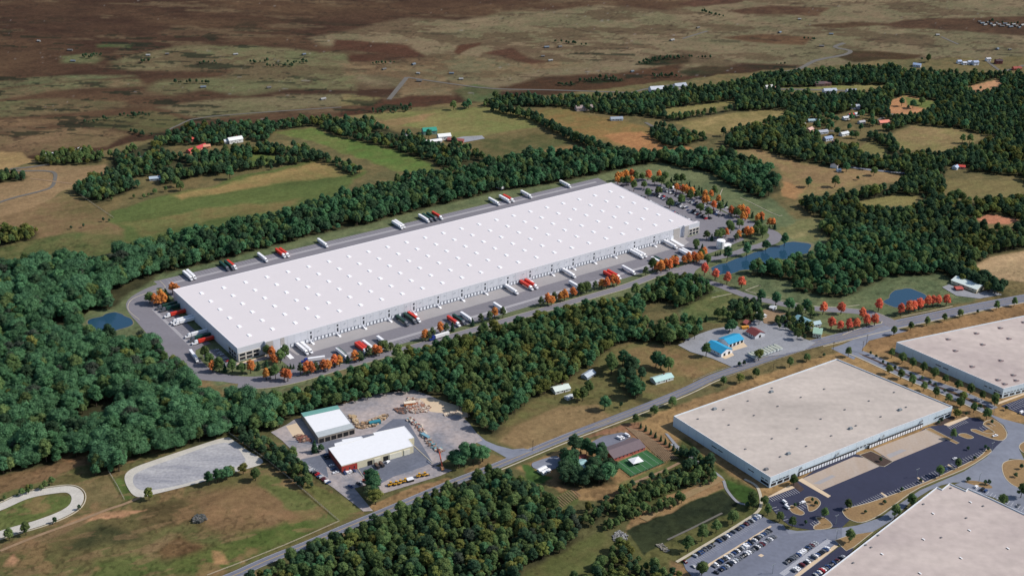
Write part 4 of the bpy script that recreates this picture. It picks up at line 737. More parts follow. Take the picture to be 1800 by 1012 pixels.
def on_wall(root, a, b, items, name, mats, proud=.03, group=None):
    """items: (s, z0, width, height) along wall a->b (outside on the right hand)"""
    d = (b-a).normalized(); nn = Vector((d.y, -d.x)); out = []
    ang = math.atan2(d.y, d.x); cache = {}
    for s, z0, w_, hh in items:
        key = (w_, hh)
        if key not in cache:
            mb = MB(); mb.box(-w_/2, w_/2, -proud, proud, 0, hh, 0)
            cache[key] = mb.mesh(name, mats)
        o = bpy.data.objects.new(name, cache[key]); C.objects.link(o); o.parent = root
        p = a+d*s; o.location = (p.x, p.y, z0); o.rotation_euler = (0, 0, ang); out.append(o)
    return out
# ---- the long warehouse, in its own frame (x = u, y = v)
WH = empty('long_warehouse', float(B1[0]), float(B1[1]), 0, math.atan2(uv[1], uv[0])); T(WH, 'very long pale warehouse with white flat roof, rows of skylights and dock doors', 'warehouse')
H1 = WHH; UE = 626.0
foot = [(0, 0), (29.5, 0), (29.5, -2.6), (594, -2.6), (594, -.4), (601, -.4), (601, -3), (UE, -3), (UE, 1.5), (LEN, 1.5), (LEN, 165), (0, 165)]
mb = MB(); n = len(foot)
for i in range(n):
    a, b = foot[i], foot[(i+1) % n]; mb.poly([(*a, 0), (*b, 0), (*b, H1-.3), (*a, H1-.3)])
wb = mb
mb = MB(); mb.poly([(*p, H1-.28) for p in foot]); mb.build('roof', 'roof1', WH)
mb = MB()
for i in range(n):
    a, b = Vector(foot[i]), Vector(foot[(i+1) % n]); d = (b-a).normalized(); nn = Vector((d.y, -d.x))*.06; q = -Vector((d.y, -d.x))*.5
    c = [a+nn-d*.06, b+nn+d*.06, b+q, a+q]
    mb.prism([tuple(p) for p in c], H1-.7, H1+.03+.002*i)
mb.build('coping', 'coping', WH)
mb = wb
for u in np.arange(7.5, 618, 7.8): mb.poly([(u-.09, -2.64, .2), (u+.09, -2.64, .2), (u+.09, -2.64, H1-.9), (u-.09, -2.64, H1-.9)], 1) if u > 30 and u < 593 else 0
for v in np.arange(9, 165, 9.2): mb.poly([(-.04, v+.1, .2), (-.04, v-.1, .2), (-.04, v-.1, H1-.9), (-.04, v+.1, H1-.9)], 1)
mb.build('wall', ['wall1', 'joint'], WH)
for u0, u1 in ((30, 38), (46.5, 51), (583, 593.8), (601.2, 608)):
    mb = MB(); mb.box(u0, u1, (-2.75 if u0 < 600 else -3.12), (-2.62 if u0 < 600 else -3.02), .05, H1-.8)
    mb.build('accent_panel', 'wall1b', WH)
sk = MB(); sk.box(-1.7, 1.7, -2.6, 2.6, 0, .55); skm = sk.mesh('skylight', 'skyl')
kk = 0; left = MB()
for j in range(6):
    for i in range(23):
        u = 22.7+26.16*i; v = 19.9+23.96*j; kk += 1
        if j < 4 or i > 14 and j == 4:
            o = bpy.data.objects.new('skylight', skm); C.objects.link(o); o.parent = WH; o.location = (u, v, H1-.28)
        else: left.box(u-1.7, u+1.7, v-2.6, v+2.6, H1-.28, H1+.27)
T(left.build('skylight', 'skyl', WH), kind='stuff')
piers = [81.4+31.35*i for i in range(16)]
mb = MB(); mb.box(-1.75, 1.75, -.35, .1, 0, 4.0, 1); mb.box(-1.3, 1.3, -.45, -.36, .5, 3.6, 0); dm = mb.mesh('dock_door', ['door', 'dock'])
for i, p in enumerate([50.2]+piers):
    for k in range(6):
        u = p+4.9+4.3*k
        if i == 0 and k < 1 or i == 0 and False: continue
        if u > 578: continue
        o = bpy.data.objects.new('dock_door', dm); C.objects.link(o); o.parent = WH; o.location = (u, -2.62, .9)
wm = MB(); wm.box(-.95, .95, -.1, .02, 0, 2.0); wA = wm.mesh('upper_window', 'glass')
wm = MB(); wm.box(-.85, .85, -.1, .02, 0, 4.2); wB = wm.mesh('lower_window', 'glass')
st = MB(); st.prism([(-1.6, -3.4), (1.6, -3.4), (1.6, 0), (-1.6, 0)], 0, 1.1, 0)
st.poly([(-1.2, -3.4, 1.1), (-1.2, -6.2, .05), (1.2, -6.2, .05), (1.2, -3.4, 1.1)]); st.poly([(-1.6, -.05, 1.1), (-1.6, -3.3, 1.1), (-1.6, -3.3, 2.1), (-1.6, -.05, 2.6)]); st.poly([(1.6, -.05, 1.1), (1.6, -3.3, 1.1), (1.6, -3.3, 2.1), (1.6, -.05, 2.6)])
stm = st.mesh('dock_stair', 'white')
lm = MB(); lm.box(-.3, .3, -1.1, .02, 0, .25); lmm = lm.mesh('wall_light', 'grey')
for i, p in enumerate(piers):
    for me_, z, y in ((wA, 10.3, -2.62), (wB, 4.0, -2.62), (stm, .0, -2.62)):
        o = bpy.data.objects.new(me_.name.split('.')[0], me_); C.objects.link(o); o.parent = WH; o.location = (p, y, z)
    for du in (9, 22):
        if p+du < 590: o = bpy.data.objects.new('wall_light', lmm); C.objects.link(o); o.parent = WH; o.location = (p+du, -2.62, 11.2)
# ramps up to the drive-in doors at both ends
for u in (48.5, 581.5):
    mb = MB(); mb.poly([(u-2.4, -2.7, 1.3), (u-2.4, -24, .1), (u+2.4, -24, .1), (u+2.4, -2.7, 1.3)]); mb.poly([(u-2.4, -2.7, .05), (u-2.4, -24, .05), (u-2.4, -24, .1), (u-2.4, -2.7, 1.3)]); mb.poly([(u+2.4, -24, .05), (u+2.4, -2.7, .05), (u+2.4, -2.7, 1.3), (u+2.4, -24, .1)])
    mb.build('ramp', 'white', WH)
    mb = MB(); mb.box(u-2, u+2, -2.8, -2.64, 1.3, 6.0); mb.build('drive_in_door', 'door', WH)
# glazed office corners
def office(u0, u1, y, sign, name):
    mb = MB(); mb.box(u0, u1, y-.55, y-.05, 8.2, 9.0); mb.box(u0, u1, y-.35, y-.05, 4.1, 4.9)
    for k in range(4): x = u0+(u1-u0)*k/3; mb.box(x-.5, x+.5, y-.36, y-.04, .05, 8.2)
    f_ = mb.build(name, 'tan2', WH)
    for k in range(3):
        for z in (.8, 5.0):
            g = MB(); g.box(u0+(u1-u0)*k/3+1.0, u0+(u1-u0)*(k+1)/3-1.0, y-.12, y-.02, z, z+2.9); g.build('window', 'glass', f_)
M['tan2'] = mat('office_frame', srgb(206, 200, 190), .8, .04, .2)
office(1, 24, 0, 1, 'office_front'); office(609, 625.5, -3, 1, 'office_front')
mb = MB()
for k in range(4): mb.box(-.4, -.02, 3+6*k, 3.9+6*k, .05, 8.6)
mb.box(-.6, -.02, 1, 26, 8.6, 9.3); mb.build('office_side_frame', 'tan2', WH)
for k in range(3):
    for z in (.8, 5.0): g = MB(); g.box(-.14, -.02, 4.6+6*k, 8.4+6*k, z, z+3.0); g.build('window', 'glass', WH)
# ---- other halls
def unit(root, x, y, z, s=1.0, m='hvac', name='roof_unit'):
    o = MB(); o.box(-1.1*s, 1.1*s, -.8*s, .8*s, 0, .9*s); o.box(-.8*s, .8*s, -.5*s, .5*s, .9*s+.002, 1.15*s)
    q = o.build(name, m, root); q.location = (x, y, z); q.rotation_euler[2] = .5; return q
def vent(root, x, y, z): q = MB(); q.box(-1.2, 1.2, -.7, .7, 0, .5); r = q.build('roof_hatch', 'white', root); r.location = (x, y, z); r.rotation_euler[2] = -.9; q = MB(); q.box(-1.25, 1.25, -.78, -.72, 0, .62); q.build('hatch_side', 'black', r)
H2 = 11.0
P2 = [G(1354.6, 838.4, H2), G(1563, 754.5, H2), G(1674.5, 713.7, H2), G(1471, 630, H2), G(1184.2, 730.5, H2)]
r2_, f2 = walled('distribution_warehouse', 'pale stone-coloured flat-roofed warehouse with grey triangles above its dock doors', 'warehouse', P2, H2, 'wall2', 'roof2', joint='joint', jstep=11)
o2 = P2[0]; foot2 = [Vector((p[0]-o2[0], p[1]-o2[1])) for p in P2]
fa, fm, fb, ft, fl = foot2
LL = (fb-fa).length
def fs(k, x, y):   # position along the dock wall for a photo point at ground level
    p = Vector(Q(k, x, y))-Vector(o2); return (p-fa).dot((fb-fa).normalized())
A_, B_ = fa, fb; 
def rangedoors(s0, s1, n, root, a, b):
    d = (b-a).normalized(); ang = math.atan2(d.y, d.x); mb = MB(); mb.box(-1.9, 1.9, -.5, .1, 0, 4.6, 1); mb.box(-1.25, 1.25, -.62, -.51, .2, 3.4, 0); me_ = mb.mesh('dock_door', ['door', 'black'])
    for i in range(n):
        p = a+d*(s0+(s1-s0)*(i+.5)/n); o = bpy.data.objects.new('dock_door', me_); C.objects.link(o); o.parent = root; o.location = (p.x, p.y, .5); o.rotation_euler[2] = ang
s_a, s_b, s_c, s_d = fs('i', 632, 502), fs('i', 928, 380), fs('i', 990, 350), fs('i', 1275, 240)
rangedoors(s_a, s_b, 21, r2_, fa, fb); rangedoors(s_c, s_d, 21, r2_, fa, fb)
on_wall(r2_, fa, fb, [(fs('i', 603, 515), .1, 4.5, 4.8)], 'dark_doorway', 'black', .05)
on_wall(r2_, fa, fb, [(4+4.3*k, 4.6, 3.2, 1.1) for k in range(5)]+[(4.5+8*k, 1.0, 6.0, 2.6) for k in range(3)]+[(LL-4-4.5*k, 4.6, 3.4, 1.1) for k in range(5)]+[(LL-5-8.6*k, 1.0, 6.4, 2.4) for k in range(2)]+[((s_b+s_c)/2+t, 5.0, 3.2, 1.0) for t in (-6.5, -2, 2.5, 7)], 'window', 'glass', .05)
on_wall(r2_, fl, fa, [((fa-fl).length*t, 5.0, 3.4, 1.0) for t in (.43, .455, .49, .515, .80, .83, .93, .965)]+[((fa-fl).length*t, 1.0, 5.0, 2.6) for t in (.935, .97)], 'window', 'glass', .05)
for s in (s_a+1.5, s_a+(s_b-s_a)*.66, s_c+(s_d-s_c)*.25, s_d-2):
    d = (fb-fa).normalized(); nn = Vector((d.y, -d.x))*.08; p = fa+d*s+nn; q = MB()
    q.poly([(*(p-d*2.6), 5.6), (*(p+d*1.2), 7.0), (*(p+d*.3), 9.9)]); q.poly([(*(p+d*1.2), 7.0), (*(p+d*2.3), 7.2), (*(p+d*.3), 9.9)]); q.build('wall_triangle', 'grey', r2_)  # plain grey triangles set flat on the wall above the dock doors
def roofpt(k, x, y, h, o_): p = Q(k, x, y, h); return p[0]-o_[0], p[1]-o_[1]
for x, y in [(470,25),(343,92),(500,120),(215,138),(375,168),(80,187),(243,218),(622,73),(745,30),(1112,47),(980,92),(853,138),(727,187),(603,237),(470,290),(330,345),(1175,125),(1042,175),(912,222),(782,275),(650,330),(513,385)]: unit(r2_, *roofpt('i', x, y, H2-1, o2), H2-1, .8)
for x, y in [(168,135),(467,45),(883,238),(1143,140),(557,370)]: unit(r2_, *roofpt('i', x, y, H2-1, o2), H2-1, 1.7, 'grey')
unit(r2_, *roofpt('i', 440, 452, H2-1, o2), H2-1, 1.6, 'hvac')
P3 = [G(1764.2, 682.7, H2), G(1900, 648, H2), G(2060, 500, H2), G(1860, 539, H2), G(1576, 601, H2)]
r3_, f3 = walled('east_warehouse', 'pinkish flat-roofed warehouse with dark stained vents, cut off by the right edge', 'warehouse', [P3[0], P3[1], P3[2], P3[4]], H2, 'wall2', 'roof3', joint='joint', jstep=11)
o3 = f3 and P3[0]; g3 = [Vector((p[0]-P3[0][0], p[1]-P3[0][1])) for p in P3]
on_wall(r3_, g3[0], g3[1], [(3.5+4.2*k, 4.6, 3.1, 1.0) for k in range(7)]+[(5+8*k, 1, 6, 2.4) for k in range(4)], 'window', 'glass', .05)
L3 = (g3[0]-g3[4]).length
on_wall(r3_, g3[4], g3[0], [(L3*t, 5.0, 3.2, 1.0) for t in (.40, .425, .47, .495, .85, .89, .94, .97)]+[(L3*t, 1, 5, 2.6) for t in (.945, .98)], 'window', 'glass', .05)
M['stain'] = mat('soot_stain', srgb(130, 112, 112), .95, .1, .2)
for x, y in [(690,275),(985,213),(1235,157),(765,395),(1050,330),(1325,268),(1240,497),(940,560),(1210,700),(1280,742),(1400,705),(1370,650),(1480,98)]:
    lx, ly = roofpt('z8', x, y, H2-1, P3[0]); q = MB(); nn_ = 14; ra = [(lx+(3.8+1.4*math.sin(7*k))*math.cos(k*.449), ly+(2.6+math.cos(5*k))*math.sin(k*.449)) for k in range(nn_)]
    q.poly([(a, b, H2-.985) for a, b in ra]); q.build('roof_stain', 'stain', r3_); unit(r3_, lx, ly, H2-1, 1.0, 'hvac')
P4 = [G(1440, 1015, H2), G(1380, 1063, H2), G(1800, 1180, H2), G(2060, 1015, H2), G(1800, 902, H2), G(1738, 873, H2), G(1702, 857.2, H2), G(1697.8, 861.3, H2), G(1669.3, 848.5, H2), G(1656, 859, H2), G(1647, 855, H2)]
r4_, f4 = walled('south_warehouse', 'pinkish flat-roofed warehouse with stepped corner, cut off at the lower right', 'warehouse', P4, H2, 'wall2', 'roof3', joint='joint', jstep=11)
o4 = (P4[0] if area(P4) > 0 else P4[::-1][0])
for x, y in [(900,350),(1270,238),(805,605),(1260,517),(395,750),(1175,790),(1640,695),(770,940)]: vent(r4_, *roofpt('z14', x, y, H2-1, o4), H2-1)
for x, y in [(805,258),(1075,100),(357,567),(235,662),(288,685),(110,838),(1228,395),(980,588),(1395,277)]: unit(r4_, *roofpt('z14', x, y, H2-1, o4), H2-1, .8, 'hvac')
# ---- gabled buildings
def rc(c, **k): return mat('wall_paint', srgb(*c), .85, .06, .4, **k)
matc = {}
def cm(c, rough=.75):
    if isinstance(c, str): return M[c]
    if c not in matc: matc[c] = mat('paint', srgb(*c), rough, .07, .4)
    return matc[c]
def house(x, y, L, W, rz, h, wall, roof, name, label, cat='house', rise=None, flat=False, doors=0, win=3, chim=False, z0=0, group=None, cr='o', door_gable=0):
    cx, cy = Q(cr, x, y) if cr else (x, y); r = empty(name, cx, cy, z0, rz); T(r, label, cat, group)
    rise = W*.26 if rise is None else rise; a, b = L/2, W/2; mb = MB()
    mb.poly([(-a, -b, 0), (a, -b, 0), (a, -b, h), (-a, -b, h)]); mb.poly([(a, b, 0), (-a, b, 0), (-a, b, h), (a, b, h)])
    mb.poly([(a, -b, 0), (a, b, 0), (a, b, h), (a, 0, h+rise), (a, -b, h)]); mb.poly([(-a, b, 0), (-a, -b, 0), (-a, -b, h), (-a, 0, h+rise), (-a, b, h)])
    mb.build('wall', cm(wall), r)
    e = .5; s = rise/b; mb = MB(); t = .22
    for q in (1, -1):
        p = [(-a-e, q*(b+e), h-s*e+.05), (a+e, q*(b+e), h-s*e+.05), (a+e, 0, h+rise+.05), (-a-e, 0, h+rise+.05)]
        if q < 0: mb.poly(p); mb.poly([(x_, y_, z_-t) for x_, y_, z_ in p[::-1]])
        else: mb.poly(p[::-1]); mb.poly([(x_, y_, z_-t) for x_, y_, z_ in p])
        mb.poly([p[0], p[1], (*p[1][:2], p[1][2]-t), (*p[0][:2], p[0][2]-t)])
        for u in (0, 1): A = p[3*u and 2 or 0]; 
    rf = mb.build('roof', cm(roof), r)
    if chim: q = MB(); q.box(L*.15-.5, L*.15+.5, b*.25-.5, b*.25+.5, h, h+rise+1); q.build('chimney', cm((130, 80, 66)), rf)
    if win:
        wm_ = MB(); wm_.box(-.7, .7, -.06, .06, 0, 1.2); me_ = wm_.mesh('window', 'glass')
        for k in range(win):
            o = bpy.data.objects.new('window', me_); C.objects.link(o); o.parent = r; o.location = (-a+L*(k+.6)/(win+.4), -b, h*.42)
    if doors:
        dw = MB(); dw.box(-1.7, 1.7, -.08, .08, 0, min(3.6, h*.78)); me_ = dw.mesh('bay_door', 'black')
        for k in range(doors):
            o = bpy.data.objects.new('bay_door', me_); C.objects.link(o); o.parent = r; o.location = (-a+L*(k+.5)/doors, -b, .05)
    elif not door_gable: q = MB(); q.box(-.5, .5, -.07, .07, 0, 2.1); o = q.build('door', cm((90, 70, 60)), r); o.location = (a*.2, -b, .05)
    for k in range(door_gable): q = MB(); q.box(-.08, .08, -1.5, 1.5, 0, min(3.4, h*.8)); o = q.build('bay_door', 'black', r); o.location = (a, -b+W*(k+.7)/(door_gable+.4), .05)
    return r
def quadhouse(k, pts, h, wall, roof, name, label, cat='building', rise=None, **kw):
    """gabled building from three ground corners: near-left, near-right, far-left -> ridge along the first edge"""
    a, b, c = [Vector(Q(k, *p)) for p in pts]; d = (b-a); L = d.length; d /= L; n_ = Vector((-d.y, d.x)); W = abs((c-a).dot(n_)); s = 1 if (c-a).dot(n_) > 0 else -1
    m = (a+b)/2+n_*s*W/2; return house(m.x, m.y, L, W, math.atan2(d.y, d.x) if s > 0 else math.atan2(-d.y, -d.x), h, wall, roof, name, label, cat, rise, cr=None, **kw)
# stone-yard shed: white roof with green and grey edge bands
hs = 6.5
a, b, c, d = [Q('z11', x, y, hs) for x, y in ((560,612), (920,515), (748,292), (388,368))]
r_, f_ = walled('timber_shed', 'open-fronted shed with white roof, green strip at the back and grey strip at the front', 'shed', [a, b, c, d], hs, cm((150, 140, 130)), 'white', para=.05, coping='grey')
F4 = [Vector((p[0]-a[0], p[1]-a[1])) for p in (a, b, c, d)]
def band(t0, t1, m, z): q = MB(); q.poly([(*F4[0].lerp(F4[3], t0), z), (*F4[1].lerp(F4[2], t0), z), (*F4[1].lerp(F4[2], t1), z), (*F4[0].lerp(F4[3], t1), z)]); q.build('roof_band', m, r_)
band(0, .2, cm((176, 182, 184)), hs+.06); band(.84, 1, cm((108, 158, 150)), hs+.06)
on_wall(r_, F4[0], F4[1], [((F4[1]-F4[0]).length*(k+.5)/6, .1, (F4[1]-F4[0]).length/6-1.2, 4.6) for k in range(6)], 'open_bay', 'black', .06)
hs = 7.5
P5 = [Q('z11', x, y, hs) for x, y in ((790,890), (945,850), (1500,692), (1450,625), (1508,612), (1410,496), (1100,562), (1112,585), (660,715))]
r5_, f5 = walled('factory_hall', 'long white-roofed workshop hall with a red brick corner and cream walls', 'workshop', P5, hs, cm((214, 206, 178)), 'white', para=.1, coping='white')
o5 = P5[0] if area(P5) > 0 else P5[-1]; W5 = [Vector((p[0]-P5[0][0], p[1]-P5[0][1])) for p in P5]
r5off = Vector(P5[0])-Vector(o5)
on_wall(r5_, W5[0]+r5off, W5[1]+r5off, [((W5[1]-W5[0]).length/2, .05, (W5[1]-W5[0]).length-.1, 6.6)], 'brick_corner', cm((166, 62, 54)), .06)
on_wall(r5_, W5[8]+r5off, W5[0]+r5off, [((W5[0]-W5[8]).length/2, .05, (W5[0]-W5[8]).length-.1, 6.6)], 'brick_side', cm((150, 70, 60)), .06)
L5 = (W5[2]-W5[1]).length
on_wall(r5_, W5[1]+r5off, W5[2]+r5off, [(L5*t, .05, 5, 5) for t in (.22, .5)], 'bay_door', 'black', .08)
on_wall(r5_, W5[1]+r5off, W5[2]+r5off, [(L5*t, .05, 6, 5.6) for t in (.35, .62, .73, .88)], 'loading_porch', cm((226, 222, 204)), .5)
on_wall(r5_, W5[0]+r5off, W5[1]+r5off, [((W5[1]-W5[0]).length*t, 2, 1.2, 2) for t in (.2, .5, .8)], 'window', 'glass', .1)
P6 = [Q('z11', x, y, 6) for x, y in ((725,700), (1015,628), (985,596), (790,630), (800,645), (718,668))]
walled('hall_annex', 'low white-roofed annex behind the workshop hall', 'shed', P6, 6, cm((190, 190, 186)), 'white', para=.1, coping='white')
# brown-roofed building by the turf
quadhouse('z12', [(1005,398), (1315,285), (900,300)], 3.6, (172, 92, 84), (112, 98, 102), 'brick_hall', 'low brick building with broad brown gabled roof beside the green turf', 'building', rise=3.0, win=8)
quadhouse('z12', [(1150,425), (1262,395), (1130,385)], 3, (120, 120, 120), (240, 240, 240), 'shade_canopy', 'white canopy standing on the green turf court', 'canopy', rise=.3, win=0) if False else 0
cx, cy = Q('z12', 1222, 418); cn = empty('shade_canopy', cx, cy, 0, .5); T(cn, 'square white shade canopy standing on the green turf court', 'canopy')
for sx in (-5, 5):
    for sy in (-4, 4): q = MB(); q.cyl(sx, sy, 0, 3.6, .12); q.build('post', 'grey', cn)
q = MB(); q.poly([(-5.6,-4.6,3.6),(5.6,-4.6,3.6),(0,0,5)]); q.poly([(5.6,-4.6,3.6),(5.6,4.6,3.6),(0,0,5)]); q.poly([(5.6,4.6,3.6),(-5.6,4.6,3.6),(0,0,5)]); q.poly([(-5.6,4.6,3.6),(-5.6,-4.6,3.6),(0,0,5)]); q.build('canopy_roof', 'white', cn)
quadhouse('z12', [(275,515), (345,480), (255,495)], 2.8, (225, 225, 225), (235, 235, 238), 'mobile_home', 'small white mobile building beside the blue-grey lot left of the big dark trees', 'building', rise=.6, win=2)
quadhouse('z12', [(310,535), (382,505), (295,515)], 2.6, (225, 225, 225), (240, 240, 240), 'mobile_home', 'front white mobile unit nearest the lawn, beside the blue-grey lot', 'building', rise=.5, win=2)
quadhouse('z12', [(700,500), (770,470), (650,420)], 4, (150, 160, 165), (150, 186, 190), 'tree_house', 'grey house with pale blue roof half hidden under the big dark trees', 'house', rise=2.4)
quadhouse('z12', [(668,395), (735,375), (650,370)], 3, (150, 90, 80), (150, 80, 72), 'red_shed', 'small red-roofed shed among the big dark trees', 'shed')
# workshops with blue roofs
quadhouse('z10', [(355,560), (525,648), (468,512)], 4.6, (226, 228, 232), (44, 148, 190), 'blue_roof_workshop', 'white workshop with bright blue roof, the nearer of the pair', 'workshop', rise=3.4, win=4, door_gable=2)
quadhouse('z10', [(605,545), (762,490), (530,472)], 4.2, (226, 226, 228), (44, 150, 192), 'blue_roof_workshop', 'white workshop with bright blue roof and two bay doors, behind its twin', 'workshop', rise=3.0, win=0, doors=4)
quadhouse('z10', [(785,405), (882,458), (880,366)], 4, (206, 208, 212), (124, 64, 62), 'red_roof_workshop', 'workshop with maroon roof and red gable', 'workshop', rise=3.2, win=4, door_gable=1)
quadhouse('z10', [(900,200), (965,240), (925,180)], 3, (220, 222, 222), (230, 234, 236), 'white_shed', 'white metal shed behind the maroon-roofed workshop', 'shed', rise=1)
quadhouse('z10', [(1030,145), (1075,160), (1050,115)], 3, (214, 214, 212), (206, 210, 214), 'grey_shed', 'grey-roofed shed at the top of the dirt yard', 'shed', rise=1)
quadhouse('z10', [(755,300), (790,315), (800,275)], 2.6, (150, 90, 80), (184, 104, 96), 'pink_shed', 'small pink-roofed shed under the trees', 'shed')
quadhouse('z10', [(1290,262), (1430,330), (1340,225)], 3.6, (170, 178, 182), (128, 166, 176), 'long_shed', 'long teal-grey shed beside the scrub', 'shed', rise=2.2, win=4)
quadhouse('z10', [(1450,345), (1580,320), (1440,310)], 3.6, (190, 194, 196), (168, 190, 196), 'grey_house', 'grey metal-roofed house joined behind the green-roofed one', 'house', rise=2.2)
quadhouse('z10', [(1490,435), (1580,448), (1508,375)], 5.2, (216, 212, 190), (158, 190, 168), 'green_roof_house', 'cream two-storey house with pale green roof near the road junction', 'house', rise=2.6, chim=True)
quadhouse('z12', [(0,0),(1,1),(2,0)], 1, (1,1,1), (1,1,1), 'x', 'x') if False else 0
quadhouse('f', [(1410,480), (1545,530), (1460,458)], 4.6, (212, 202, 176), (216, 226, 220), 'long_barn', 'long barn with pale green-white roof right of the round pond', 'barn', rise=2.4, win=5, door_gable=1)
quadhouse('f', [(1440,520), (1475,518), (1435,505)], 2.6, (160, 80, 70), (176, 84, 76), 'red_shed', 'little red shed in front of the long pale-roofed barn', 'shed', rise=1)
# clearing houses north of the road
house(1034, 661, 14, 8, .9, 3, (150, 160, 170), (180, 190, 200), 'blue_grey_house', 'blue-grey roofed house at the edge of the central wood', rise=2)
house(985, 686, 17, 10, .5, 3.4, (214, 216, 214), (206, 216, 208), 'white_house', 'white-roofed house tucked against the central wood', rise=2.4, chim=True)
house(1163, 668, 22, 10, .55, 3.4, (206, 212, 210), (176, 206, 202), 'pale_house', 'long pale green-roofed house in the clearing north of the road', rise=2.2, chim=True)
house(1000, 700, 8, 5, .7, 2.6, (200, 200, 200), (200, 205, 208), 'small_shed', 'small pale shed between the clearing and the white-roofed house', 'shed', rise=1)
